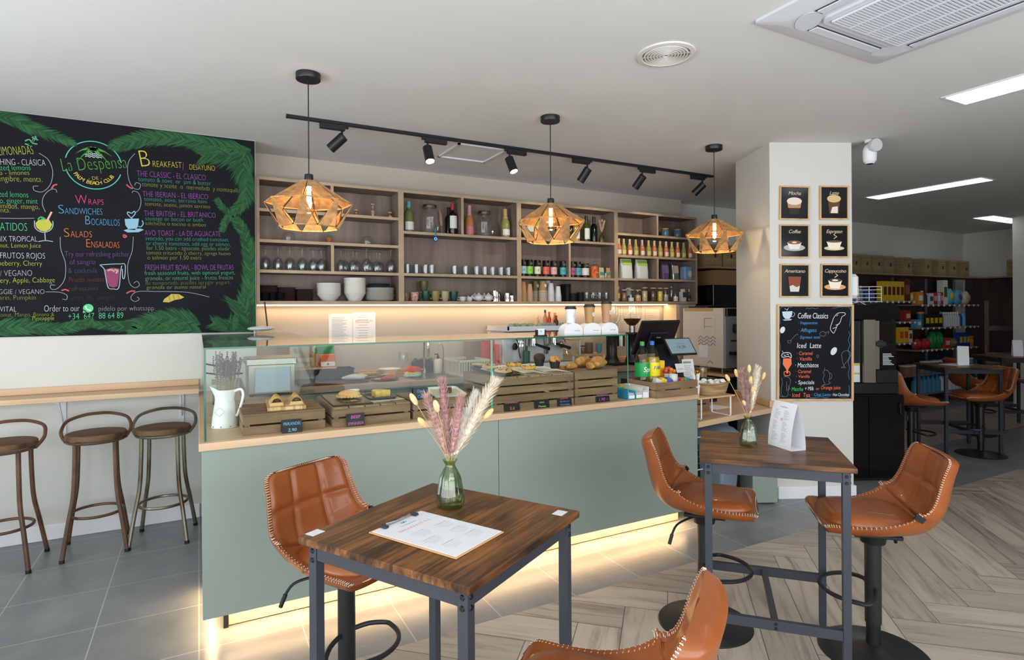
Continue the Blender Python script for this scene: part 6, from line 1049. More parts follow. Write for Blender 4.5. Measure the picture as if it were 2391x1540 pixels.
# ---------------------------------------------------------------- coffee machine by the pillar
t = thing('machine_cabinet', 'dark cabinet under the tall coffee machine by the pillar', 'cabinet', (5.0, 4.58, 0)); m = MB(); m.box(-.22, .24, -.34, .34, .02, .845, .003); m.build('carcass', BLACK, t); m = MB(); m.box(-.25, .26, -.37, .36, .845, .868, .002); m.build('top', OAK, t)
t = thing('coffee_machine', 'tall white and grey bean-to-cup machine with chevron print by the pillar', 'coffee machine', (5.0, 4.58, .868)); WH2 = C('#d9cfc6', .45); GR = C('#8f959c', .4)
m = MB(); m.box(-.20, .20, -.27, .30, .06, .69, .006); m.build('body', WH2, t); m = MB(); m.box(-.195, .20, -.30, -.271, .06, .60, .004); m.build('front_panel', GR, t); m = MB(); m.box(-.17, .20, -.302, -.2712, .605, .685, .003); m.build('control_panel', C('#101012', .2), t)
m = MB(); m.box(-.10, .10, -.345, -.302, .43, .52, .01); m.build('brew_unit', BLACK, t); m = MB(); m.box(-.15, .12, -.36, -.302, .20, .235, .005); m.build('cup_shelf', BLACK, t); m = MB(); m.box(-.12, -.03, -.304, -.3005, .335, .355); m.build('badge', DARKGREY, t)
for x in (-.15, .15):
    for y in (-.22, .24): m = MB(); m.cyl((x, y, 0), (x, y, .06), .013, n=10); m.build('leg', STEEL, t)
MS = TR(-.2008, 0, 0, 0, 0, -PI / 2)
m = MB().push(MS)
for r_ in range(3):
    for c_ in range(3): x = -.03 + c_ * .085; z = .36 - r_ * .035; ribbon(m, [(x - .038, z), (x, z + .03), (x + .038, z)], .006, -.0006)
ribbon(m, [(.06, .10), (.10, .13), (.14, .10)], .006, -.0006); m.build('chevron_print', DARKGREY, t)
m = MB().push(MS); m.box(-.02, .17, -.004, -.001, .42, .63); m.build('pinned_folder', C('#d8cdc4', .3), t); m = MB().push(MS)
for b in ((.02, .03, .47, .58), (.03, .13, .575, .582), (.03, .13, .49, .496)): m.box(b[0], b[1], -.0048, -.0042, b[2], b[3])
m.build('folder_print', C('#9a8e84', .6), t); m = MB().push(MS); m.box(-.27, .14, -.0022, -.001, .655, .685); m.build('tape_strip', C('#c79a58', .4), t); m = MB().push(MS); m.box(-.06, .07, -.003, -.001, .16, .29); m.build('pinned_sheet', PAPER, t)
t = thing('black_tray', 'black trays lying on top of the coffee machine', 'tray', (4.98, 4.66, 1.5585)); m = MB(); m.box(-.15, .12, -.12, .16, 0, .018, .003); m.build('tray', BLACK, t); m = MB(); m.box(-.12, .14, -.15, .10, .0185, .028, .002); m.build('upper_tray', DARKGREY, t)

# ---------------------------------------------------------------- things on the bar shelves
YS = 5.25; zB, zA, zC, z0 = SB + .0255, SA + .0255, SC + .0255, ZB[1] + .0005; zA2, zA3 = SA2 + .0255, SA3 + .0255; z41, z42, z43 = S41 + .0255, S42 + .0255, S43 + .0255
for x, h, c, lb in ((1.244, .062, '#9a4a3a', 'short corked vial of red spice on the top shelf'), (1.394, .125, '#a08478', 'tall corked vial on the top shelf'), (1.553, .062, '#c8a83a', 'short corked vial of yellow spice on the top shelf, far right of its cell')):
    jar('corked_vial', lb, 'vial', x, YS, zA, .019, h - .012, C(c, .7), CORK, .55, 'corked vials on the top shelf')
for px_, lb in ((0.671, 'round lidded glass jar under the first pendant lamp'), (1.340, 'round lidded glass jar right of the potted cactus')):
    t = thing('glass_jar', lb, 'jar', (px_, YS, zB), 0, 'round glass jars'); m = MB(); m.lathe([(0, 0), (.045, 0), (.055, .012), (.055, .05), (.05, .062), (.03, .066)], 28, cap=False); m.build('glass', BOTTLE, t); m = MB(); m.lathe([(.045, .066), (.04, .075), (.0, .078)], 24, cap=False); m.build('lid', BOTTLE, t)
t = thing('potted_cactus', 'small cactus in a terracotta pot on the shelf', 'plant', (1.008, YS, zB)); m = MB(); m.lathe([(0, 0), (.020, 0), (.026, .035), (.029, .036), (.029, .046), (.025, .046), (0, .042)], 20, cap=False); m.build('pot', C('#b4562f', .7), t); m = MB()
for i in range(22): q = i * 2.4; r = .022 * (i / 22) ** .5; m.push(TR(r * math.cos(q), r * math.sin(q), .045, .5 * math.sin(q), -.5 * math.cos(q) * -1, 0)); m.lathe([(.004, 0), (.005, .015), (0, .036)], 6, cap=False); m.pop()
m.build('leaves', C('#5c7a52', .6), t)
G1, G2 = 'wine glasses hanging upside down, left cell', 'wine glasses hanging upside down, right cell'
for k, u in enumerate((0.487, 0.583, 0.677, 0.777, 0.868, 0.935)):
    wineglass('upturned wine glass in the left cell, front row, %s from the chalkboard' % NTH[k], (u, 5.205, zC), .98 - .025 * (k > 3), False, G1); wineglass('upturned wine glass in the left cell, back row, %s from the chalkboard' % NTH[k], (u + .012, 5.315, zC), .95, False, G1)
for k, u in enumerate((1.099, 1.203, 1.321, 1.414, 1.544)):
    wineglass('upturned wine glass in the right cell, front row, %s from the cell divider' % NTH[k], (u, 5.205, zC), 1.08 if k in (2, 4) else .95, False, G2)
    if k < 4: wineglass('upturned wine glass in the right cell, back row, %s from the cell divider' % NTH[k], (u + .06, 5.32, zC), .98, False, G2)
# crockery: every piece of a pile is a piece
BRN = C('#33221e', .5)
def pile(n, mk, z, dz):
    f = None
    for k in range(n):
        f = mk(k, z + k * dz, f)
P3 = ['nearest the chalkboard', 'middle', 'right-hand']
for s, (u, n) in enumerate(((0.516, 9), (0.654, 8), (0.799, 7))):
    def mk(k, z, f, s=s, u=u):
        lb = 'dark brown square plate, %s up in the %s pile of three' % (NTH[k], P3[s])
        if f is None: return rplate('brown_plate', lb, 'plate', (u, 5.27, z), 0, .145, .15, .014, BRN, None, 0, 'brown square plates')
        dup(f, (u + random.uniform(-.003, .003), 5.27, z), R(random.uniform(-2, 2)), lb); return f
    pile(n, mk, z0, .0145)
for s, u in enumerate((0.483, 0.539, 0.598)):
    for k in range(4): dish('dip_bowl', 'small black dip bowl, %s up in the %s stack, before the brown plates' % (NTH[k], ('first', 'second', 'third')[s]), 'bowl', u, 5.175, z0 + k * .0165, .022, .033, .019, C('#141416', .3), .004, 'black dip bowls', 20)
def bowls(u, n, r0, r1, h, dz, mt, what, y=5.26, nm='bowl', cat='bowl', grp=''):
    f = None
    for k in range(n):
        lb = '%s, %s from the bottom of its stack' % (what, NTH[k])
        if f is None: f = dish(nm, lb, cat, u, y, z0, r0, r1, h, mt, .005, grp, 36)
        else: dup(f, (u + random.uniform(-.001, .001), y, z0 + k * dz), random.random(), lb)
bowls(1.004, 8, .055, .105, .062, .0135, C('#dedad6', .35), 'plain white bowl', grp='stacked white bowls')
bowls(1.230, 11, .055, .097, .078, .0128, SPECK, 'white speckled deep bowl', grp='stacked speckled bowls')
bowls(1.454, 9, .09, .133, .02, .0125, SPECK, 'white speckled plate', nm='plate', cat='plate', grp='stacked speckled plates')
for k in range(3): dish('plate', 'dark blue-grey plate on the speckled plates, %s of three upward' % NTH[k], 'plate', 1.448, 5.26, z0 + .122 + k * .010, .07, .102, .016, C('#3b444c', .4), .005, 'dark plates on the pile')
# bottles
def bottle(label, x, y, z, h, r, body, caps, lab=None, kind='wine', grp=None, liq=None, lz=(.22, .55), nm='wine_bottle', cat='bottle'):
    t = thing(nm, label, cat, (x, y, z), 0, grp)
    pr = [(0, .004), (r * .9, 0), (r, .012), (r, h * .60), (r * .86, h * .67), (r * .42, h * .74), (r * .38, h * .93), (r * .42, h * .94), (r * .42, h)] if kind == 'wine' else [(0, .004), (r * .9, 0), (r, .012), (r, h * .45), (r * .9, h * .56), (r * .55, h * .70), (r * .36, h * .82), (r * .36, h)]
    m = MB(); m.lathe(pr + [(0, h)], 22, cap=False); m.build('bottle', body, t); k = h * (.80 if kind == 'wine' else .68); q = r * (.44 if kind == 'wine' else .62)
    m = MB(); m.lathe([(q * (.98 if kind == 'wine' else 1), k), (r * .45, k + h * .08), (r * .46, h + .001), (0, h + .002)], 18, cap=False); m.build('capsule', C(caps, .35), t)
    if lab: m = MB(); n = 16; a0, a1 = R(-150), R(-20); vs = [((r + .0012) * math.cos(a0 + (a1 - a0) * i / n), (r + .0012) * math.sin(a0 + (a1 - a0) * i / n), h * z_) for z_ in lz for i in range(n + 1)]; m.add(vs, [(i, i + 1, n + 2 + i, n + 1 + i) for i in range(n)]); m.build('label', C(lab, .5), t)
    return t
GRNB = C('#3b4a1e', .12); DKB = C('#0f1012', .12); ROSE = C('#c27a52', .2); PALE_G = C('#8f8c4c', .2); WHT = '#dcdad4'
bottle('green wine bottle with teal capsule, left end of the upper shelf', 1.731, YS, zA2, .29, .046, C('#6a7440', .15), '#5aa8a8', WHT, lz=(.08, .34), grp='bottles on the upper shelves')
bottle('dark wine bottle half hidden behind the red-capped one', 2.164, 5.33, zA2, .28, .037, DKB, '#141416', grp='bottles on the upper shelves'); bottle('dark wine bottle with red capsule and white label', 2.161, 5.225, zA2, .30, .041, DKB, '#a8202e', WHT, lz=(.2, .6), grp='bottles on the upper shelves')
bottle('rosé sparkling bottle with pink capsule', 2.348, YS, zA2, .30, .043, ROSE, '#d8a0a0', '#d87a84', 'fizz', 'bottles on the upper shelves', lz=(.06, .30)); bottle('sparkling wine bottle with gold capsule beside the second dispenser', 2.747, YS, zA2, .295, .045, PALE_G, '#c8a468', WHT, 'fizz', 'bottles on the upper shelves', lz=(.1, .30))
for u, lb, s in ((1.943, 'large glass drink dispenser with steel lid and blue charm on its tap', 1.05), (2.518, 'large glass drink dispenser with steel lid beside the rosé bottle', .98)):
    t = thing('drink_dispenser', lb, 'drink dispenser', (u, 5.265, zA2), 0, 'glass drink dispensers'); m = MB(); m.lathe([(0, .004), (.08 * s, 0), (.092 * s, .015), (.092 * s, .17 * s), (.08 * s, .20 * s), (.058 * s, .215 * s), (.058 * s, .235 * s)], 32, cap=False); m.build('glass', BOTTLE, t); m = MB(); m.lathe([(0, .262 * s), (.062 * s, .262 * s), (.064 * s, .258 * s), (.064 * s, .236 * s), (0, .236 * s)], 28, cap=False); m.build('lid', STEEL, t)
    m = MB(); m.cyl((.03, -.085 * s, .045), (.03, -.13 * s, .045), .008, n=10); m.cyl((.03, -.122 * s, .055), (.03, -.122 * s, .022), .007, n=10); m.cyl((.02, -.12 * s, .06), (.07, -.12 * s, .064), .005, n=8); m.build('tap', CHROME, t)
t = thing('evil_eye_charm', 'blue evil-eye charm on a turquoise cord hanging from the dispenser tap', 'charm', (1.950, 5.133, zA2 - .005)); m = MB(); m.tube([(0, 0, .045), (0, 0, -.03)], .005, 6); m.build('cord', C('#2f8f9a', .7), t); m = MB().push(TR(0, 0, -.055, PI / 2)); m.lathe([(0, .006), (.022, .004), (.025, 0), (.022, -.004), (0, -.006)], 24, cap=False); m.build('glass_disc', C('#123a8c', .12), t)
for r, c, o in ((.015, '#dfe8ee', .0068), (.011, '#5fb0dc', .0074), (.005, '#0e1a40', .008)): m = MB(); m.add([(x, -o, z - .055) for x, z in ov(0, 0, r, r)], [tuple(range(20))]); m.build('eye_ring', C(c, .2), t)
t = thing('dried_plume', 'dried pampas plume leaning behind the first dispenser', 'dried flowers', (2.095, 5.35, zA2)); m = MB(); m.tube(smooth([(0, 0, 0), (0, 0, .10), (-.01, 0, .20), (-.02, 0, .27)], 5), [.004] * 5 + [.008, .014, .018, .02, .02, .018, .014, .008, .005, .003, .002], 8); m.build('plume', noisy('pampas_tan', '#9a7452', '#c09a74', (50, 50, 50), .9, 4), t)
def tumbler(label, x, y, z, grp, r=.035, h=.085): m = MB(); m.lathe([(0, 0), (r * .8, 0), (r, h), (r * .93, h), (r * .75, .008), (0, .008)], 18, cap=False); return one('drinking_glass', m, BOTTLE, label, 'glass', (x, y, z), 0, grp)
f = None
for row, y in (('front', 5.20), ('back', 5.30)):
    for k, u in enumerate((1.703, 1.790, 1.878, 1.942)): tumbler('drinking glass in the left group, %s row, %s along' % (row, NTH[k]), u + (.02 if row == 'back' else 0), y, zC, 'drinking glasses, left group')
    for k, u in enumerate((2.173, 2.289, 2.408, 2.497, 2.582, 2.678, 2.760)): tumbler('drinking glass in the right group, %s row, %s along' % (row, NTH[k]), u + (.03 if row == 'back' else 0), y, zC, 'drinking glasses, right group')
TEXM = lambda n, a, b: noisy(n, a, b, (70, 70, 70), .5, 2, .45, .55)
def mug(label, x, y, z, m_, rz, r=.041, h=.095): return cup(label, x, y, z, r, h, m_, rz, 'mugs on the lower shelf', True, False, None, 'mug', 'mug')
cup('olive patterned cup at the left end of the mug row', 1.693, 5.24, z0, .036, .085, TEXM('olive_pattern', '#6a6248', '#8a7a5c'), 0, 'mugs on the lower shelf', False, nm='mug', cat='mug'); cup('pink floral cup in the mug row', 1.775, 5.23, z0, .042, .085, TEXM('pink_floral', '#b8787a', '#d8b0a4'), 0, 'mugs on the lower shelf', False, nm='mug', cat='mug')
for u, c, a, lb, z, y in ((1.881, '#23443f', 200, 'dark green quilted mug beside the pink cup', z0, 5.21), (1.975, '#8f8550', 170, 'mustard mug with its handle to the left', z0, 5.21), (2.071, '#a8a07c', 170, 'cream-green mug with its handle to the left', z0, 5.21), (2.163, '#23443f', 170, 'dark green quilted mug next to the sugar bowls', z0, 5.21), (1.893, '#5a5a38', 190, 'olive mug perched on top of the others', z0 + .096, 5.30), (1.879, '#8f8a60', 200, 'olive-yellow mug in the back row under the perched one', z0, 5.32), (2.066, '#8f8550', 190, 'mustard mug in the back row', z0, 5.32)): mug(lb, u, y, z, C(c, .35), R(a))
PORC = C('#dedad8', .25)
for u, y, lb in ((2.257, 5.22, 'low white sugar bowl left of the other one'), (2.339, 5.24, 'low white sugar bowl nearest the teapots')):
    cup(lb, u, y, z0, .034, .045, PORC, R(170), 'white sugar bowls', True, nm='sugar_bowl', cat='bowl')
for u, y, lb in ((2.429, 5.215, 'round white teapot, front row, left of two'), (2.535, 5.215, 'round white teapot, front row, beside the steel jugs'), (2.431, 5.31, 'round white teapot, back row, left'), (2.535, 5.31, 'round white teapot, back row, right')):
    t = thing('teapot', lb, 'teapot', (u, y, z0), R(160), 'white teapots'); m = MB(); m.ell((0, 0, .035), (.045, .045, .036), 22, 12); m.build('body', PORC, t); m = MB(); m.lathe([(.022, .066), (.016, .074), (.005, .076), (.007, .084), (0, .087)], 18, cap=False); m.build('lid', PORC, t); m = MB(); m.tube(smooth([(.035, 0, .025), (.06, 0, .04), (.068, 0, .06)], 4), [.009] * 4 + [.007] * 3 + [.005] * 2, 8); m.build('spout', PORC, t); m = MB(); m.tube(smooth([(-.04, 0, .05), (-.065, 0, .05), (-.066, 0, .025), (-.042, 0, .018)], 4), .004, 6); m.build('handle', PORC, t)
for u, h, r, lb in ((2.640, .10, .04, 'large steel milk jug in front'), (2.753, .085, .034, 'steel milk jug behind, between the others'), (2.805, .062, .030, 'smallest steel milk jug, nearest the shelf upright'), (2.622, .108, .038, 'steel milk jug in the back row by the teapots')):
    t = thing('milk_jug', lb, 'jug', (u, 5.22 if h < .1 else 5.25, z0), R(20), 'steel milk jugs'); m = MB(); m.lathe([(0, 0), (r, 0), (r, h * .35), (r * .8, h * .85), (r * .86, h), (r * .8, h), (r * .74, h * .8), (0, .01)], 22, cap=False); m.build('jug', CHROME, t); m = MB(); m.tube(smooth([(r * .8, 0, h * .85), (r * 1.6, 0, h * .8), (r * 1.6, 0, h * .3), (r, 0, h * .2)], 4), .004, 6); m.build('handle', CHROME, t)
# tea tins, cups
t = thing('wooden_box', 'small wooden box with a green and white pack, behind the middle lamp', 'box', (3.050, 5.27, zA3)); m = MB(); m.box(-.10, .10, -.08, .08, 0, .07, .002); m.build('box', CRATEW, t); m = MB(); m.box(-.06, .09, -.05, .05, .07, .20, .008); m.build('pack', C('#d8dcd0', .5), t); m = MB(); m.box(-.058, .088, -.051, -.0502, .13, .195); m.build('green_print', C('#a8c84a', .5), t)
for u, c, cp, lb, y in ((3.381, DKB, '#141416', 'dark wine bottle with a white label, seen through the middle lamp', 5.24), (3.580, DKB, '#1a1a1c', 'dark unlabelled wine bottle behind the middle lamp', 5.31), (3.618, C('#a8862a', .15), '#c8a03a', 'golden wine bottle with gold capsule and white label', 5.25), (3.742, GRNB, '#20220f', 'green wine bottle with a large white label', 5.24), (3.852, DKB, '#0e0e10', 'black unlabelled wine bottle beside the pampas vase', 5.25)):
    bottle(lb, u, y, zA3, .29, .038, c, cp, WHT if 'white label' in lb or 'large white' in lb else None, lz=(.12, .52), grp='bottles on the upper shelves')
def plume_vase(label_v, label_f, x, y, z, s, plumes, glassm, vase='vase'):
    t = thing('glass_vase', label_v, 'vase', (x, y, z), 0); m = MB(); m.lathe([(0, .004), (.034 * s, .0), (.040 * s, .010 * s), (.040 * s, .03 * s), (.030 * s, .088 * s), (.022 * s, .105 * s), (.015 * s, .116 * s), (.014 * s, .122 * s), (.022 * s, .136 * s), (.020 * s, .136 * s), (.012 * s, .123 * s), (.028 * s, .088 * s), (.037 * s, .03 * s), (.03 * s, .012 * s), (0, .010 * s)], 40, cap=False, lobes=12, la=.035); m.build('vase', glassm, t)
    d = thing('pampas_bunch', label_f, 'dried flowers', (x, y, z + .012 * s), 0); rnd = random.Random(11)
    for (dx, dy, L, w, c, kind) in plumes:
        top = Vector((dx * s, dy * s, L * s)); a = Vector((-dx * .10 * s, -dy * .10 * s, 0)); nk = Vector((dx * .05 * s, dy * .05 * s, .11 * s)); P = smooth([a, nk, nk.lerp(top, .5) + Vector((0, 0, .01)), top], 8); m = MB(); m.tube(P, .0011 * s, 5); st2 = m.build('stem', C('#b99a68', .8), d); m = MB()
        if kind == 'p':
            n = len(P); k0 = int(n * .42)
            for j in range(int(620 * w)):
                f = rnd.random(); i = k0 + f * (n - 1 - k0); b = P[int(i)]; dr = (P[min(int(i) + 1, n - 1)] - P[max(int(i) - 1, 0)]).normalized(); q = rnd.random() * 6.283; o = dr.orthogonal().normalized(); o = Matrix.Rotation(q, 3, dr) @ o; Lh = .027 * s * w * (1 - .6 * abs(f - .45)) * (.6 + .6 * rnd.random()); tip = b + dr * Lh * 1.3 + o * Lh * .62; sd = dr.cross(o) * .0016 * s; m.add([tuple(b - sd), tuple(b + sd), tuple(tip)], [(0, 1, 2)]); m.add([tuple(b - o * .0016), tuple(b + o * .0016), tuple(tip + sd * 2)], [(0, 1, 2)])
            m.tube(P[k0:], [.0085 * s * w * math.sin(PI * (.12 + .85 * j / (n - k0))) for j in range(n - k0)], 8)
        else:
            m.push(Matrix.Translation(top) @ (top - P[-4]).normalized().to_track_quat('Z', 'Y').to_matrix().to_4x4()); m.ell((0, 0, 0), (.0085 * s, .0085 * s, .020 * s), 10, 10); m.pop()
        m.build('plume' if kind == 'p' else 'bunny_tail', noisy('fluff' + c, c, '#' + ''.join('%02x' % min(255, int(c[i:i + 2], 16) + 22) for i in (1, 3, 5)), (80, 80, 80), .95, 3, spec=.1), d)
    return t
plume_vase('small pale glass vase on the upper shelf by the black bottle', 'cream pampas plumes in the small shelf vase', 3.951, 5.24, zA3, .9, [(-.03, 0, .26, .9, '#c8a890', 'p'), (.04, 0, .26, .9, '#c8a890', 'p'), (.005, 0, .27, .5, '#c8a890', 't')], glassy('vase_pale', '#e8ead8', .03, 0, .9))
def tin(label, u, lab, ch, z=zC, h=.168, r=.036, y=5.22, grp='black tea tins'):
    t = thing('tea_tin', label, 'tin', (u, y, z), 0, grp); m = MB(); m.lathe([(0, 0), (r, 0), (r, h), (r * .94, h + .004), (0, h + .004)], 26, cap=False); m.build('tin', C('#121214', .3), t); n = 18
    m = MB(); vs = [((r + .001) * math.cos(R(-180 + 180 * i / n)), (r + .001) * math.sin(R(-180 + 180 * i / n)), z_) for z_ in (.028, .105) for i in range(n + 1)]; m.add(vs, [(i, i + 1, n + 2 + i, n + 1 + i) for i in range(n)]); m.build('label_band', C(lab, .4), t)
    q = R(-104); text(t, ch, Matrix.Translation(((r + .0022) * math.cos(q), (r + .0022) * math.sin(q), .058)) @ Matrix.Rotation(q + PI / 2, 4, 'Z'), .018, DARKGREY, None, 0, 'CENTER'); q = R(-88); m = MB(); m.push(Matrix.Translation((r * math.cos(q) * 1.03, r * math.sin(q) * 1.03, .132)) @ Matrix.Rotation(q + PI / 2, 4, 'Z')); m.tube([(.011 * math.cos(a), 0, .011 * math.sin(a)) for a in [2 * PI * i / 20 for i in range(20)]], .001, 4, closed=True); m.box(-.011, .011, -.0006, .0006, -.0008, .0008); m.pop(); m.build('gold_emblem', C('#c8c0a8', .4), t)
for u, c, ch, nm in ((2.935, '#a3c6d6', 'N', 'pale blue'), (3.010, '#86cf3a', 'V', 'lime green'), (3.104, '#e2dcc6', 'B', 'cream'), (3.208, '#e2654f', 'R', 'coral'), (3.303, '#e6a8a8', 'F', 'pink'), (3.419, '#3fa3a8', 'H', 'teal')): tin('black tea tin with a %s label lettered %s' % (nm, ch), u, c, ch)
tin('black tea tin with a magenta label, right of the cell divider', 3.543, '#ab4a7c', 'Ba'); tin('black tea tin with a blue-green label, right of the cell divider', 3.613, '#4a9aa4', 'H')
tin('wide black coffee tin with a white strip', 3.707, '#d8d4cc', '', zC, .15, .044); t = thing('chai_tin', 'orange tin of chai with round brown emblem', 'tin', (3.828, 5.22, zC)); m = MB(); m.lathe([(0, 0), (.044, 0), (.044, .125), (.042, .128), (0, .128)], 26, cap=False); m.build('tin', C('#d8662a', .4), t); q = R(-84); m = MB(); m.push(Matrix.Translation((.0448 * math.cos(q), .0448 * math.sin(q), .065)) @ Matrix.Rotation(q + PI / 2, 4, 'Z')); m.add([(x, .012 * (x / .03) ** 2, z) for x, z in ov(0, 0, .03, .036)], [tuple(range(20))]); m.pop(); m.build('emblem', C('#4a241a', .5), t); text(t, 'chai', Matrix.Translation((.0475 * math.cos(q), .0475 * math.sin(q), .055)) @ Matrix.Rotation(q + PI / 2, 4, 'Z'), .018, C('#e8dcc8', .5), .05, 0, 'CENTER')
t = thing('glass_cloche', 'clear domed glass jar behind the orange tin', 'jar', (3.915, 5.32, zC)); m = MB(); m.lathe([(.05, 0), (.055, .10), (.045, .15), (.015, .17), (.015, .185), (.01, .20), (0, .2)], 24, cap=False); m.build('glass', BOTTLE, t)
for u, c, lb in ((3.932, '#d8c8a8', 'clear bag with green writing beside the orange tin'), (4.032, '#c89a64', 'small tan snack bag at the end of the tea shelf')): t = thing('snack_bag', lb, 'bag', (u, 5.23, zC), 0, 'bags on the tea shelf'); m = MB(); m.add([(-.035, -.02, 0), (.035, -.02, 0), (.035, .02, 0), (-.035, .02, 0), (-.03, -.004, .12), (.03, -.004, .12), (.03, .004, .12), (-.03, .004, .12)], [(0, 1, 5, 4), (1, 2, 6, 5), (2, 3, 7, 6), (3, 0, 4, 7), (4, 5, 6, 7)]); m.build('bag', C(c, .4), t); m = MB(); m.box(-.024, .024, -.018, -.0172, .035, .07); m.push(TR(0, 0, 0)); m.pop(); m.build('print', C('#4a9a7a', .5), t)
tumbler('small blue-tinted glass in front of the snack bags', 3.957, 5.18, zC, 'tea shelf', .02, .055)
def stack(what, u, n, top_h, c, rim, grp, y=5.22, r=.040, dz=.0105, ht=.108, sticker=None):
    """paper cups nested upside down: every cup is its own"""
    f = None
    for k in range(n):
        lb = '%s, %s from the bottom of its stack' % (what, NTH[k]) if k < n - 1 else '%s, topmost of its stack' % what
        if f is None:
            f = thing('paper_cup', lb, 'cup', (u, y, z0), 0, grp); m = MB(); m.lathe([(r, 0), (r * .97, .004), (r * .66, ht), (0, ht)], 24, cap=False); m.build('cup', C(c, .6), f); m = MB(); m.tube([(r * math.cos(q), r * math.sin(q), .003) for q in [2 * PI * i / 24 for i in range(24)]], .0028, 6, closed=True); m.build('rim', C(rim, .5), f)
        else: l = dup(f, (u, y, z0 + k * dz), random.random(), lb)
    if sticker: t = l; q = R(-80) - l.rotation_euler.z; rr = r * .83; m = MB(); m.push(Matrix.Translation((rr * math.cos(q), rr * math.sin(q), ht * .55)) @ Matrix.Rotation(q + PI / 2, 4, 'Z') @ Matrix.Rotation(R(-7), 4, 'X')); m.add([(x, -.002, z) for x, z in ov(0, 0, .016, .019)], [tuple(range(20))]); m.pop(); m.build('round_sticker', C('#dfe3e6', .5), t)
for a in (('orange-tan paper cup', 2.935, 10, 0, '#c08a58', '#cfa070', 'paper cups on the lower shelf'), ('pinkish-tan paper cup', 3.010, 8, 0, '#c39a7c', '#cfae94', 'paper cups on the lower shelf'), ('white paper cup', 3.266, 9, 0, '#d8d8d8', '#e0e0e0', 'paper cups on the lower shelf'), ('small white paper cup', 3.357, 6, 0, '#dadada', '#e0e0e0', 'paper cups on the lower shelf')): stack(*a, r=.036 if 'small' in a[0] or 'tan' in a[0] else .040)
stack('brown paper cup with white rim', 3.130, 11, 0, '#8f7048', '#d8d4cc', 'paper cups on the lower shelf', 5.30, sticker=1); stack('light brown paper cup with white rim', 3.164, 11, 0, '#a98456', '#d8d4cc', 'paper cups on the lower shelf', 5.21, .045, sticker=1); stack('white paper cup in the back row', 3.296, 12, 0, '#c9c9c9', '#d8d8d8', 'paper cups on the lower shelf', 5.325)
for what, u, y, n in (('black cup lid in the tall back stack', 3.491, 5.31, 15), ('black cup lid in the tall front stack', 3.495, 5.25, 15), ('black cup lid in the short stack beside the tall ones', 3.529, 5.19, 7), ('black cup lid in the stack beside the glass mugs', 3.637, 5.21, 8)):
    f = None
    for k in range(n):
        lb = '%s, %s from the bottom' % (what, NTH[k])
        if f is None: m = MB(); m.lathe([(.041, 0), (.042, .003), (.038, .005), (.036, .013), (.032, .013), (0, .010)], 22, cap=False); f = one('coffee_disc', m, C('#18191b', .4), lb, 'cap', (u, y, z0), 0, 'stacks of black cup lids')
        else: dup(f, (u, y, z0 + k * .0125), 0, lb)
for k, (u, y) in enumerate(((3.714, 5.20), (3.805, 5.21), (3.886, 5.20), (3.985, 5.21), (3.913, 5.31))): cup('clear glass mug, %s from the black lids' % NTH[k], u, y, z0, .036, .098, BOTTLE, R(-10), 'glass mugs on the lower shelf', nm='glass_mug', cat='mug')
# the pantry end of the shelves
for u, lb in ((4.882, 'blue ceramic jar with wooden lid, left of the pair'), (5.077, 'blue ceramic jar with wooden lid, right of the pair')):
    t = thing('ceramic_jar', lb, 'jar', (u, 5.24, z41), 0, 'blue ceramic jars'); m = MB(); m.lathe([(0, 0), (.04, 0), (.046, .01), (.046, .07), (.038, .085), (.038, .092), (0, .092)], 24, cap=False); m.build('jar', C('#4d6f86', .25), t); m = MB(); m.lathe([(0, .092), (.042, .092), (.042, .104), (0, .105)], 20, cap=False); m.build('lid', CORK, t)
fz = {}
for k, u in enumerate((4.172, 4.242, 4.328, 4.416, 4.511, 4.607, 4.695, 4.784, 4.877, 4.967, 5.060, 5.157, 5.256)):
    pk = k % 2 == 0; lb = 'small %s sparkling bottle, %s in the row from the left' % ('rosé' if pk else 'gold', NTH[k])
    if pk not in fz: fz[pk] = bottle(lb, u, 5.22, z42, .192, .030, C('#c8784e' if pk else '#a89a52', .2), '#d8b8a8' if pk else '#c8b070', '#e8d4cc' if pk else '#c8bc80', 'fizz', 'row of small sparkling bottles', lz=(.10, .34), nm='sparkling_bottle')
    else: dup(fz[pk], (u, 5.22, z42), 0, lb)
def pouch(label, u, w, h, d, c, grp, pr=None, y=5.24):
    t = thing('coffee_bag', label, 'bag', (u, y, z43), 0, grp); m = MB(); a = w / 2; b = d / 2
    m.grid(lambda p, q: (a * (1 - .04 * abs(math.sin(9 * q))) * math.copysign(abs(math.cos(2 * PI * p)) ** .5, math.cos(2 * PI * p)), b * (1 - q ** 2.5 * .85) * math.copysign(abs(math.sin(2 * PI * p)) ** .6, math.sin(2 * PI * p)), q * h), 28, 14, True); m.build('bag', c, t)
    if pr: m = MB(); m.grid(lambda p, q: ((p - .5) * w * .8, -b * (1 - (pr[0] + (pr[1] - pr[0]) * q) ** 2.5 * .85) - .002, h * (pr[0] + (pr[1] - pr[0]) * q)), 6, 6); m.build('print', C(pr[2], .5), t)
    return t
pouch('white and lime coffee bag, left of the pair', 4.283, .165, .225, .10, C('#d2d6d0', .45), 'white coffee bags', (.68, .95, '#a9c85a')); pouch('white and lime coffee bag, right of the pair', 4.512, .17, .225, .10, C('#d2d6d0', .45), 'white coffee bags', (.68, .95, '#a9c85a'))
pouch('purple coffee bag on the middle shelf', 4.862, .105, .21, .08, C('#5d4a70', .4), 'coffee bags', (.35, .8, '#776290')); pouch('silver foil coffee bag', 5.025, .10, .20, .07, mat('foil', '#b8b6b4', .22, .9), 'coffee bags', (.4, .85, '#b8a098'))
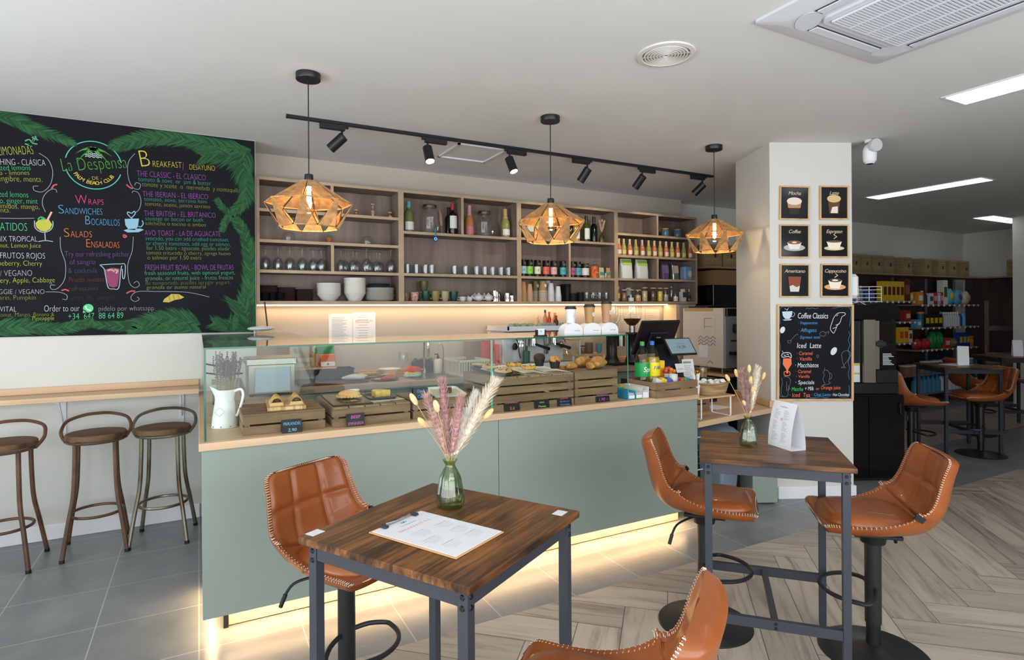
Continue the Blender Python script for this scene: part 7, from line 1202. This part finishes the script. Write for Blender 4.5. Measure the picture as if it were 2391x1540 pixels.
t = thing('tea_caddy', 'pale blue printed tea tin at the shelf end', 'tin', (5.212, 5.24, z43)); m = MB(); m.box(-.058, .058, -.045, .045, 0, .165, .006); m.build('tin', C('#7f9cc4', .4), t); m = MB(); m.push(TR(.02, -.0458, .075)); m.add([(x, 0, z) for x, z in ov(0, 0, .03, .04)], [tuple(range(20))]); m.pop(); m.build('print', C('#d8d2c8', .5), t)
BAM = C('#c29c6a', .5)
for u, r, h, c, f_, lb, ld in ((4.242, .033, .125, '#7a4a34', .8, 'storage jar of brown cereal with bamboo lid', BAM), (4.341, .036, .125, '#dcdad6', .35, 'storage jar of white sugar with bamboo lid', BAM), (4.444, .036, .125, '#b98a52', .6, 'storage jar of oat flakes with bamboo lid', BAM), (4.543, .035, .152, '#c0a078', .8, 'taller storage jar of nuts with bamboo lid', BAM), (4.672, .037, .15, '#4a2a1c', .8, 'tall storage jar of chocolate pieces with bamboo lid', BAM), (4.777, .033, .15, '#d8b23a', .8, 'tall storage jar of yellow powder with bamboo lid', BAM), (4.867, .032, .15, '#9a948c', .55, 'tall storage jar of grey crystals with bamboo lid', BAM), (4.958, .03, .165, None, 0, 'clear stoppered bottle jar after the bamboo-lidded row', BOTTLE), (5.021, .033, .12, '#cfcac2', .5, 'clear jar with a round white label', None)):
    jar('storage_jar', lb, 'jar', u, 5.22, z0, r, h, noisy('grain' + c, c, '#%02x%02x%02x' % tuple(min(255, int(c[i:i + 2], 16) + 45) for i in (1, 3, 5)), (70, 70, 70), .8, 3) if c else None, ld, f_, 'storage jars on the lower shelf')
bottle('slim yellow-capped bottle at the left end of the jars', 4.172, 5.23, z0, .17, .017, C('#7a3a24', .3), '#e0b030', '#d8a83a', nm='syrup_bottle', grp='lower shelf'); cup('white mug with a red print behind the storage jars', 4.394, 5.33, z0 + .07, .034, .09, PORC, 0, 'lower shelf', False, nm='mug', cat='mug')
t = thing('drink_carton', 'small white and green drink carton at the shelf end', 'carton', (5.137, 5.22, z0)); m = MB(); m.box(-.03, .03, -.03, .03, 0, .12, .002); m.box(-.02, .02, -.02, .02, .12, .15, .002); m.build('carton', C('#d8d2ca', .5), t); m = MB(); m.box(-.028, .028, -.0312, -.0304, .05, .115); m.build('print', C('#2a4a3a', .5), t)
t = thing('white_box', 'plain white box standing on end at the right end of the lower shelf', 'box', (5.358, 5.3, z0)); m = MB(); m.box(-.055, .05, -.03, .06, 0, .185, .002); m.build('box', C('#dadada', .5), t)
bottle('slender clear bottle with a black label before the white box', 5.221, 5.2, z0, .15, .015, BOTTLE, '#c8c8c8', '#1a1a1c', nm='oil_bottle', grp='lower shelf')

# ---------------------------------------------------------------- juice machine by the pillar
JA = R(-28); JL = (5.04, 3.20, 0); JM = lambda x, y, z=0: tuple(Matrix.Translation(JL) @ Matrix.Rotation(JA, 4, 'Z') @ Vector((x, y, z)))
GLB = C('#08080a', .12)
t = thing('black_cabinet', 'glossy black cabinet under the orange juicer beside the pillar', 'cabinet', JL, JA); m = MB(); m.box(-.10, .56, 0, .50, .03, .775, .003); m.build('carcass', GLB, t); m = MB(); m.box(-.10, .24, -.012, -.001, .04, .76, .002); m.build('door', GLB, t); m = MB(); m.box(.245, .56, -.012, -.001, .04, .76, .002); d = m.build('door', GLB, t)
m = MB(); m.tube([(.515, -.014, .60), (.515, -.03, .605), (.515, -.03, .70), (.515, -.014, .705)], .005, 6); m.build('handle', BLACK, d); m = MB(); m.box(-.08, .54, .03, .47, 0, .03); m.build('plinth', BLACK, t)
t = thing('orange_juicer', 'tall black and steel automatic orange juicer on the black cabinet', 'juicer', JM(0, 0, .7755), JA); DB = C('#121417', .35)
m = MB(); m.box(-.05, .54, .03, .46, 0, .10, .005); m.build('base', DB, t); m = MB(); m.box(-.03, .22, .06, .44, .10, .66, .004); m.build('side_body', DB, t); m = MB(); m.box(.22, .33, .02, .44, .10, .67, .003); m.build('steel_front', mat('juicer_steel', '#a5a096', .3, 1), t); m = MB(); m.box(.33, .37, .03, .40, .22, .66, .003); m.build('steel_strip', mat('juicer_steel', '#a5a096', .3, 1), t)
m = MB(); m.box(.37, .52, .30, .44, .10, .67); m.build('back_panel', DB, t); m = MB(); m.box(.37, .52, .035, .041, .22, .66); m.build('smoked_window', glassy('smoked_glass', '#8a8684', .02, 0, 1), t); m = MB(); m.box(.335, .53, .02, .30, .10, .215, .004); m.build('collector', BLACK, t); m = MB(); m.cyl((.375, .02, .45), (.375, .04, .45), .035, n=16); m.box(.33, .42, .012, .025, .43, .47, .004); m.build('latch', C('#23282c', .4), t)
m = MB()
for i in range(6):
    for j in range(3): m.box(.045 + j * .018, .057 + j * .018, .056, .0595, .125 + i * .088, .198 + i * .088)
m.build('vent_slots', C('#3f4448', .4), t); m = MB(); m.box(.145, .205, .0555, .0595, .105, .275); m.build('warning_label', PAPER, t); m = MB(); m.box(.147, .203, .0545, .0553, .255, .272); m.box(.147, .203, .0545, .0553, .175, .19); m.build('yellow_band', C('#d8b820', .5), t)
m = MB()
for i in range(9): m.box(.40, .45 + .05 * random.random(), .0338, .0348, .26 + i * .012, .266 + i * .012)
m.build('window_print', C('#c8ccd0', .5), t)
m = MB(); m.push(TR(0, .46, 0, PI / 2)); m.prism([(-.06, .67), (.55, .67), (.55, .76), (.50, .81), (.38, .82), (.26, .80), (-.06, .80)], 0, .44); m.pop(); m.build('feed_hood', GLB, t)
for i in range(5):
    o = thing('orange', ('orange feeding down inside the juicer window, %s from the top' % NTH[i]), 'orange', JM(.44 + .015 * (i % 2), .14, .7755 + .60 - i * .088), 0, 'oranges in the juicer'); m = MB(); m.ell((0, 0, 0), .038, 16, 10); m.build('fruit', noisy('orange_peel', '#d2691a', '#e07d28', (40, 40, 40), .5, 2, bump=.1), o)
t = thing('wire_fruit_basket', 'white wire fruit basket on top of the juicer', 'basket', JM(.0, .05, .7755 + .80), JA); m = MB()
for z in (.03, .065, .10, .135, .165): m.tube([(-.04, 0, z), (.40, 0, z), (.40, .34, z), (-.04, .34, z)], .0025, 5, closed=True)
for x in (-.04, .07, .18, .29, .40): m.tube([(x, 0, .03), (x, 0, .165)], .0028, 5); m.tube([(x, .34, .03), (x, .34, .165)], .0028, 5)
m.tube([(.10, 0, 0), (.20, 0, .03), (.26, 0, 0)], .0025, 5); m.build('wire_frame', WHITE, t)
for x, y, lb in ((.06, .06, 'whole orange in front in the wire basket'), (-.02, .10, 'orange at the pillar end of the wire basket'), (.03, .20, 'orange at the back of the wire basket')): o = thing('orange', lb, 'orange', JM(x, y + .05, .7755 + .872), 0, 'oranges in the wire basket'); m = MB(); m.ell((0, 0, 0), .038, 18, 12); m.build('fruit', MATS['orange_peel'], o)
t = thing('paper_dispenser', 'white rounded wall dispenser on the side of the pillar', 'dispenser', tuple(PIL @ Vector((.688, .10, 1.72))), PA); m = MB(); m.box(0, .09, -.06, .08, -.09, .11, .025); m.build('housing', WHITE, t)
# ---------------------------------------------------------------- pantry
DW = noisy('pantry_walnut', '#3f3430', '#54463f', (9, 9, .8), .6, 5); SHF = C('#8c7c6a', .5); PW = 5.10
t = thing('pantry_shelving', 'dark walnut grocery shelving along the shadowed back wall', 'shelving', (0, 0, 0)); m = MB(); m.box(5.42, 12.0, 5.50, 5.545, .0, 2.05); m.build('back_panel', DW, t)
for x in (5.44, 6.6, 7.9, 9.08, 10.05, 11.05, 11.97): m = MB(); m.box(x - .012, x + .012, 5.47, 5.499, .02, 2.04); m.build('upright', C('#7d7f80', .4, metal=0), t)
LV = [('long_top_shelf', 5.42, 12.0, 2.045), ('shelf_board', 7.95, 10.0, 1.63), ('shelf_board', 7.95, 10.0, 1.31), ('shelf_board', 7.95, 10.0, .98), ('shelf_board', 10.02, 11.95, 1.575), ('shelf_board', 10.02, 11.95, 1.205), ('shelf_board', 10.02, 11.95, .85), ('shelf_board', 7.95, 11.95, .15)]
for nm, a, b, z in LV: m = MB(); m.box(a, b, PW, 5.469, z, z + .022); m.build(nm, SHF, t)
k = MB(); k.box(0, .045, -.004, -.001, -.012, .02); k0 = None
for a, b, z in [(l[1], l[2], l[3]) for l in LV[1:7]]:
    x = a + .12
    while x < b:
        if k0 is None: k0 = k.build('price_tag', PAPER, t); o = k0
        else: o = k0.copy(); COL.objects.link(o)
        o.location = (x, PW, z); x += .13 + .05 * random.random()
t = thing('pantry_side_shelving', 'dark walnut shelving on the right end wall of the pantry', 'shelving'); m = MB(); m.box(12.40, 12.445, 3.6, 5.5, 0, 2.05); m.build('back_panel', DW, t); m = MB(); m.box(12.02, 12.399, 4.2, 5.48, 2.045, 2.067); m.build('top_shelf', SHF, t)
bagm = noisy('jute_box', '#7d6848', '#9c8660', (4, 4, 60), .85, 4)
def bag(label, x, y, w=.23, h=.27, d=.22, rz=0):
    t = thing('kraft_box', label, 'box', (x, y, 2.0675), rz, 'woven brown boxes on the pantry top shelf'); m = MB(); m.box(-w / 2, w / 2, -d / 2, d / 2, 0, h, .004); m.build('box', bagm, t); m = MB(); a = w / 2; y0 = -d / 2 - .001; m.add([(-a, y0, h), (a, y0, h), (0, y0 - .012, h / 2), (-a, y0, 0), (a, y0, 0)], [(0, 2, 1), (3, 4, 2), (0, 3, 2), (1, 2, 4)]); m.build('folded_front', bagm, t); m = MB(); m.box(-.014, .014, y0 - .0135, y0 - .0115, h / 2 - .024, h / 2 + .024); m.build('slot', C('#0c0c0a', .8), t)
for i, u in enumerate((8.45, 8.72, 9.02, 9.32, 9.82, 10.38, 10.82, 11.18, 11.58)): bag('woven brown box with a dark slot on the pantry top shelf, %s from the pillar' % NTH[i], u, 5.24)
bag('woven brown box on the side shelf by the grey column', 12.2, 4.62, .26, .28, .24, R(-90)); bag('woven brown box glimpsed under the last pendant lamp, left', 5.58, 5.24, .25); bag('woven brown box glimpsed under the last pendant lamp, against the pillar', 5.86, 5.24, .25)
t = thing('tall_fridge', 'tall black appliance behind the coffee machine, mostly in shadow', 'appliance', (5.9, 5.24, 0)); m = MB(); m.box(-.40, .50, -.16, .22, .02, 1.84, .004); m.build('body', GLB, t); m = MB(); m.box(-.38, .48, -.165, -.161, .06, 1.8); m.build('door', C('#060607', .2), t); m = MB(); m.box(-.38, .48, -.14, .2, 0, .02); m.build('plinth', BLACK, t)
t = thing('cardboard_box', 'plain brown cardboard box on the tall black appliance', 'box', (5.93, 5.24, 1.8405)); m = MB(); m.box(-.36, .42, -.15, .2, 0, .185, .003); m.build('box', C('#8a6a48', .8), t)
def goods(x0, x1, z, items, where, y=5.17):
    x = x0; n = {}
    for (kind, col, w, h, c2) in items:
        key = (kind, col); n[key] = n.get(key, 0) + 1; nm = {'b': 'grocery_box', 'p': 'grocery_pack', 'o': 'grocery_bottle', 'u': 'grocery_tub'}[kind]; what = {'b': 'box', 'p': 'bag', 'o': 'bottle', 'u': 'tub'}[kind]
        t = thing(nm, '%s %s, %s of its kind on the %s' % (c2[1], what, NTH[n[key] - 1], where), what, (x + w / 2, y, z), 0, 'groceries on the ' + where); m = MB(); c = C(col, .5)
        if kind == 'b': m.box(-w / 2 + .003, w / 2 - .003, -.05, .05, 0, h, .002); m.build('carton', c, t); m = MB(); m.box(-w * .34, w * .34, -.0515, -.0502, h * .3, h * .72); m.build('print', C(c2[0], .5), t)
        elif kind == 'p': m.ell((0, 0, h * .48), (w * .52, .06, h * .5), 14, 10, lambda q, p: 1 + .08 * math.sin(5 * q + 3 * p)); m.build('pack', c, t); m = MB(); m.ell((0, -.02, h * .5), (w * .3, .05, h * .28), 12, 8); m.build('print', C(c2[0], .5), t)
        elif kind == 'o': r = w * .45; m.lathe([(0, 0), (r, 0), (r, h * .65), (r * .45, h * .82), (r * .45, h * .9), (0, h * .9)], 14, cap=False); m.build('bottle', c, t); m = MB(); m.lathe([(0, h * .88), (r * .5, h * .88), (r * .5, h), (0, h)], 12, cap=False); m.build('cap', C(c2[0], .5), t)
        else: r = w * .47; m.lathe([(0, 0), (r * .85, 0), (r, h * .88), (0, h * .88)], 18, cap=False); m.build('tub', c, t); m = MB(); m.lathe([(0, h * .88), (r * 1.05, h * .88), (r * 1.05, h), (0, h)], 18, cap=False); m.build('lid', C(c2[0], .5), t)
        x += w
Rp = lambda it, n: [it] * n
goods(7.98, 8.9, 1.6525, Rp(('o', '#5f8296', .10, .31, ('#c8a83a', 'large blue water')), 3) + Rp(('o', '#7f95a8', .065, .22, ('#dfe3e8', 'small clear water')), 6) + Rp(('b', '#1f3a8c', .06, .15, ('#5a7ac8', 'dark blue')), 4), 'upper left shelf')
goods(9.12, 10.0, 1.6525, Rp(('b', '#d8b020', .115, .30, ('#5a1a1c', 'tall yellow cocoa')), 5) + [('b', '#5c1e1c', .17, .34, ('#8a5a3a', 'tall dark red cereal'))] + [('b', '#d8a02a', .08, .13, ('#dfe0d0', 'small orange'))], 'upper left shelf, right half')
goods(9.72, 10.0, 1.3325, [('b', '#8c2a2a', .16, .17, ('#d8b88a', 'red biscuit'))], 'middle left shelf'); goods(9.55, 9.98, 1.0025, Rp(('b', '#d8a828', .13, .24, ('#c04a24', 'yellow and red soup')), 2) + [('b', '#c8c8c0', .11, .19, ('#8a2a2a', 'white carton'))], 'lower left shelf')
goods(10.08, 11.95, 1.5975, [('b', '#d88a24', .16, .20, ('#dfe0d0', 'orange nappy')), ('o', '#1c3a34', .09, .22, ('#d8d8d4', 'dark green mouthwash')), ('o', '#20242a', .08, .22, ('#1a1a1c', 'black')), ('b', '#c9ccd2', .13, .18, ('#3a4a6a', 'white lotion')), ('b', '#a83438', .12, .19, ('#d8a0a0', 'red toothpaste')), ('b', '#a0b4cc', .10, .19, ('#dfe3e8', 'pale blue')), ('b', '#a8242c', .08, .20, ('#d8a0a0', 'thin red')), ('b', '#d2d4cc', .14, .40, ('#2f6a3a', 'stacked white and green')), ('p', '#5fb0cc', .26, .27, ('#d8b820', 'sky blue wipes')), ('p', '#58a8c8', .26, .25, ('#7a3a8a', 'blue and purple wipes')), ('p', '#c8bcb0', .26, .23, ('#c89080', 'cream'))], 'upper right shelf')
goods(10.05, 11.95, 1.2275, Rp(('b', '#4fa0c8', .13, .13, ('#dfe3e8', 'blue wipes')), 1) + [('u', '#1f5a5c', .11, .25, ('#c8703a', 'teal insect spray'))] + Rp(('b', '#191a1a', .13, .21, ('#d8b820', 'black and yellow trap')), 4) + [('o', '#7a6aa0', .09, .25, ('#4aa04a', 'violet roll-on'))] + Rp(('o', '#b8bcc0', .075, .24, ('#dfe0e0', 'white spray')), 7) + [('o', '#1f3a7a', .08, .24, ('#d88a24', 'navy sun cream')), ('o', '#58a8d0', .10, .25, ('#4898c0', 'light blue shampoo'))], 'middle right shelf')
goods(10.0, 11.95, .8725, Rp(('p', '#a8222a', .24, .18, ('#c8302a', 'shiny red crisps')), 2) + Rp(('p', '#1c7a3a', .20, .28, ('#2f8a4a', 'green salad')), 2) + [('b', '#c03028', .18, .17, ('#d8c8a0', 'red and cream'))] + Rp(('p', '#8a6e50', .28, .16, ('#a08460', 'brown paper')), 1) + Rp(('b', '#1c3f8c', .12, .24, ('#d8b838', 'royal blue')), 3) + Rp(('b', '#d87a20', .11, .18, ('#e8a048', 'orange')), 1), 'lower right shelf')
goods(9.7, 11.8, .48, Rp(('u', '#8a5a50', .20, .16, ('#c8c0bc', 'brown and white noodle')), 3) + Rp(('u', '#3a6a9c', .19, .20, ('#d2d4d4', 'blue and white yogurt')), 3) + Rp(('u', '#26382a', .19, .20, ('#c8ccc8', 'black and green yogurt')), 2) + Rp(('u', '#9ab0c0', .19, .20, ('#d2d4d4', 'pale blue yogurt')), 3), 'low tub shelf')
m = MB(); m.box(9.6, 11.95, PW, 5.469, .458, .4795); m.build('shelf_board', SHF, bpy.data.objects['pantry_shelving'])
goods(10.0, 11.9, .1725, Rp(('o', '#3f86a8', .13, .27, ('#2a6aa8', 'blue bottled water')), 6) + Rp(('o', '#c4ccd0', .12, .27, ('#1f3a8c', 'clear milk-white')), 8), 'bottom shelf')
t = thing('produce_stand', 'dark wooden produce stand with a tilted crate of bottles by the column', 'stand', (11.72, 4.55, 0), R(-62)); m = MB()
for s in (-.32, .32): m.box(s - .03, s + .03, -.05, .05, 0, 1.65)
m.box(-.3, .3, -.06, .12, 1.16, 1.24); m.build('frame', DW, t); m = MB(); 
for z in (.52, .62, .72): m.box(-.36, .36, -.22, -.20, z, z + .09)
m.box(-.36, -.34, -.22, .18, .52, .92); m.box(.34, .36, -.22, .18, .52, .92); m.box(-.36, .36, -.22, .18, .50, .52); m.build('tilted_crate', CRATEW, t)
for k in range(3):
    o = thing('green_bottle', 'green glass bottle lying in the produce crate, %s along' % NTH[k], 'bottle', (11.63 + .10 * k, 4.50 - .17 * k, .80), 0, 'bottles in the produce crate'); o.rotation_euler = (R(62), 0, R(40)); m = MB(); m.lathe([(0, 0), (.04, 0), (.04, .17), (.014, .24), (.014, .29), (0, .29)], 14, cap=False); m.build('bottle', C('#8fb0a0', .2), o); m = MB(); m.lathe([(0, .285), (.017, .285), (.017, .31), (0, .31)], 12, cap=False); m.build('cap', WHITE, o)

# ---------------------------------------------------------------- on the bistro tables
VG = glassy('green_vase_glass', '#dfe9d6', .03, .0, 1.0); ZB_ = .9155
plume_vase('ribbed green glass bud vase on the clipboard table', 'bunch of pink and cream pampas and bunny tails, clipboard table', *(0.714, 1.760), ZB_, 1.12, [(-.075, -.02, .31, 1.15, '#b9938a', 'p'), (-.015, .02, .345, 1.1, '#ab7f7c', 'p'), (.02, -.03, .30, 1.1, '#b98d88', 'p'), (.085, .01, .30, 1.2, '#d8d2c8', 'p'), (.125, -.03, .335, 1.5, '#d5c6b2', 'p'), (-.105, .01, .305, 1, '#cdb68c', 't'), (-.06, -.05, .29, 1, '#cdb68c', 't'), (-.095, -.03, .245, 1, '#c9a873', 't'), (.10, -.05, .255, 1, '#c9a873', 't')], VG)
plume_vase('ribbed green glass bud vase on the tent-card table', 'bunch of mauve and cream pampas and bunny tails, tent-card table', *(2.238, 1.863), ZB_, 1.0, [(-.045, 0, .32, 1.2, '#a08078', 'p'), (-.01, .02, .325, 1.3, '#a58780', 'p'), (-.025, -.02, .27, 1.2, '#a88a82', 'p'), (.065, 0, .335, 1.3, '#d8ccb8', 'p'), (-.135, .0, .31, 1, '#cda873', 't'), (-.055, .02, .325, 1, '#cda873', 't'), (-.005, -.01, .345, 1, '#cda873', 't'), (.105, 0, .305, 1, '#cda873', 't'), (-.02, -.03, .295, 1, '#cda873', 't'), (-.065, -.03, .195, 1, '#cda873', 't'), (-.03, -.05, .255, 1, '#cda873', 't')], VG)
# clipboard with the breakfast menu
c0, c1, c2, c3 = [Vector(p) for p in ((0.422, 1.660), (0.575, 1.377), (0.761, 1.477), (0.613, 1.765))]
cx = (c0 + c1 + c2 + c3) / 4; ux = ((c1 - c0) + (c2 - c3)).normalized(); Lh = ((c1 - c0).length + (c2 - c3).length) / 2; Wd = ((c2 - c1).length + (c3 - c0).length) / 2
t = thing('menu_clipboard', 'wooden clipboard holding a white breakfast menu', 'clipboard', (cx.x, cx.y, ZB_), math.atan2(ux.y, ux.x) + PI / 2); w2, h2 = Wd / 2, Lh / 2
m = MB(); m.box(-w2, w2, -h2, h2, 0, .004, .0015); m.build('board', C('#c79a6e', .5), t); m = MB(); m.box(-w2 + .006, w2 - .004, -h2 + .006, h2 - .008, .0042, .0054); m.build('menu_page', C('#e4e6ea', .25), t)
m = MB(); m.box(-.06, .06, h2 - .014, h2 - .004, .0056, .011, .002); m.tube([(-.05, h2 - .010, .012), (-.02, h2 - .022, .014), (.02, h2 - .022, .014), (.05, h2 - .010, .012)], .0018, 6); m.build('clip', CHROME, t)
for x in (-.062, .062): m = MB(); m.box(x - .009, x + .009, h2 - .03, h2 - .004, .0056, .013, .003); m.build('clip_corner', DARKGREY, t)
FL = TR(0, 0, .0056, -PI / 2)
text(t, 'BREAKFAST 9.5', FL @ TR(0, 0, h2 - .085), .013, C('#d89a8c', .6), .125, 0, 'CENTER'); text(t, 'La Despensa', FL @ TR(0, 0, h2 - .055), .009, C('#7aa0b4', .6), .06, .2, 'CENTER')
for i, (s, x, y) in enumerate((('THE CLASSIC', -.03, .04), ('THE IBERIAN', .055, .03), ('THE BRITISH', -.05, -.02), ('AVOCADO TOAST', .05, -.03), ('FRESH FRUIT BOWL', -.04, -.08), ('CLASSIC CROISSANT', .05, -.085))):
    text(t, s, FL @ TR(x, 0, y), .0052, C('#9aa2ae', .6), .05, 0, 'CENTER'); m = MB()
    for k in range(4): m.box(x - .03 + .004 * k, x + .03 - .004 * k, y - .010 - k * .008, y - .0085 - k * .008, .0055, .0058)
    m.build('menu_lines', C('#b8bec8', .6), t)
mbp = MB(); mbp.push(FL @ TR(0, 0, h2 - .035)); 
for a in (10, 60, 120, 170): ribbon(mbp, [(0, 0), (.012 * math.cos(R(a)), .010 * math.sin(R(a)))], .003, 0)
mbp.pop(); mbp.build('logo_palm', C('#4a86a0', .6), t)
def sticker(label, p, a): s = MB(); s.box(-.022, .022, -.017, .017, 0, .0006); one('table_sticker', s, C('#dcdde0', .4), label, 'sticker', (p[0], p[1], ZB_), a, 'white stickers on table corners')
sticker('white sticker on the table corner nearest the green counter stool', (0.290, 1.743), A1); sticker('white sticker on the table corner right of the clipboard', (0.990, 1.537), A1)
def tent(label, p, z, a, w, h, d, printed=True):
    """two curved white sides meeting along the top"""
    t = thing('tent_card', label, 'menu card', (p[0], p[1], z), a, 'folded white menu cards'); N = 14
    P = [(d / 2 * (1 - (i / N) ** 1.9) + .004, h * i / N) for i in range(N + 1)]
    for s in (-1, 1):
        m = MB(); m.grid(lambda u, v: ((u - .5) * w, s * (d / 2 * (1 - v ** 1.9) + .0015), h * v), 2, N); m.grid(lambda u, v: ((u - .5) * w, s * (d / 2 * (1 - v ** 1.9) + .0003), h * v), 2, N); m.build('side', C('#e4e4e8', .5), t)
    m = MB(); m.box(-w / 2, w / 2, -d / 2, d / 2, 0, .001); m.build('base_fold', C('#e4e4e8', .5), t)
    if printed:
        m = MB(); yy = lambda z: -(d / 2 * (1 - (z / h) ** 1.9) + .0024)
        for col in (-.28, .12):
            for i in range(26):
                z = h * (.14 + .027 * i); L = w * (.12 + .14 * random.random()); x = w * col - .01
                if i % 9 == 8: continue
                m.add([(x, yy(z), z), (x + L, yy(z), z), (x + L, yy(z + .0018), z + .0018), (x, yy(z + .0018), z + .0018)], [(0, 1, 2, 3)])
        m.build('printed_lines', C('#aeb0b6', .6), t); text(t, 'LA DESPENSA', TR(0, yy(h * .88) - .0008, h * .88), .006, C('#8a8f98', .6), .05, 0, 'CENTER')
        m = MB(); z = h * .62; m.add([(x + .0, yy(z) - .0004, z + q) for x, q in ov(0, 0, .008, .008)], [tuple(range(20))]); m.build('sun_mark', C('#d8c48a', .6), t)
pa, pb = Vector((2.345, 1.841)), Vector((2.310, 1.698)); pc_ = Vector((2.389, 1.681)); mid = (pa + pc_) / 2; aa = math.atan2(pb.y - pa.y, pb.x - pa.x)
tent('folded white menu card with curved sides standing on the rustic table', mid, ZB_, aa, (pb - pa).length * 1.02, .205, (pc_ - pb).length * .95)
tent('folded white menu card on the shadowed far table', (7.38, 3.30), ZB_, R(-62), .10, .205, .13, False); tent('folded white menu card on the farthest table, by the picture edge', (9.30, 3.55), ZB_, R(-60), .10, .205, .13, False)
m = MB(); m.box(-.14, .14, -.10, .10, 0, .0015); one('menu_sheet', m, PAPER, 'white menu sheets spread flat under the far menu card', 'paper', (7.36, 3.36, ZB_), R(-5)).location.z = .9151
bpy.data.objects['menu_sheet'].location.z = .9152
for o in COL.objects:
    if o.name.startswith('tent_card') and o.location.x > 7 and o.location.x < 8: o.location.z = .9175
# ---------------------------------------------------------------- lower left: the pale green lidded tub on a white base
t = thing('mint_bin', 'mint green lidded bin on a white base, cut off by the left picture edge', 'bin', (-.93, 3.08, 0)); m = MB(); m.box(-.22, .10, -.16, .16, 0, .12, .004); m.build('base_block', WHITE, t); m = MB(); m.lathe([(0, .121), (.11, .121), (.135, .45), (0, .45)], 32, cap=False); m.build('body', C('#9fc4b4', .4), t); m = MB(); m.lathe([(.15, .43), (.155, .47), (.15, .475), (.135, .48), (.125, .53), (.09, .565), (0, .575)], 32, cap=False); m.build('lid', C('#a4cbb9', .4), t)

flush_text()
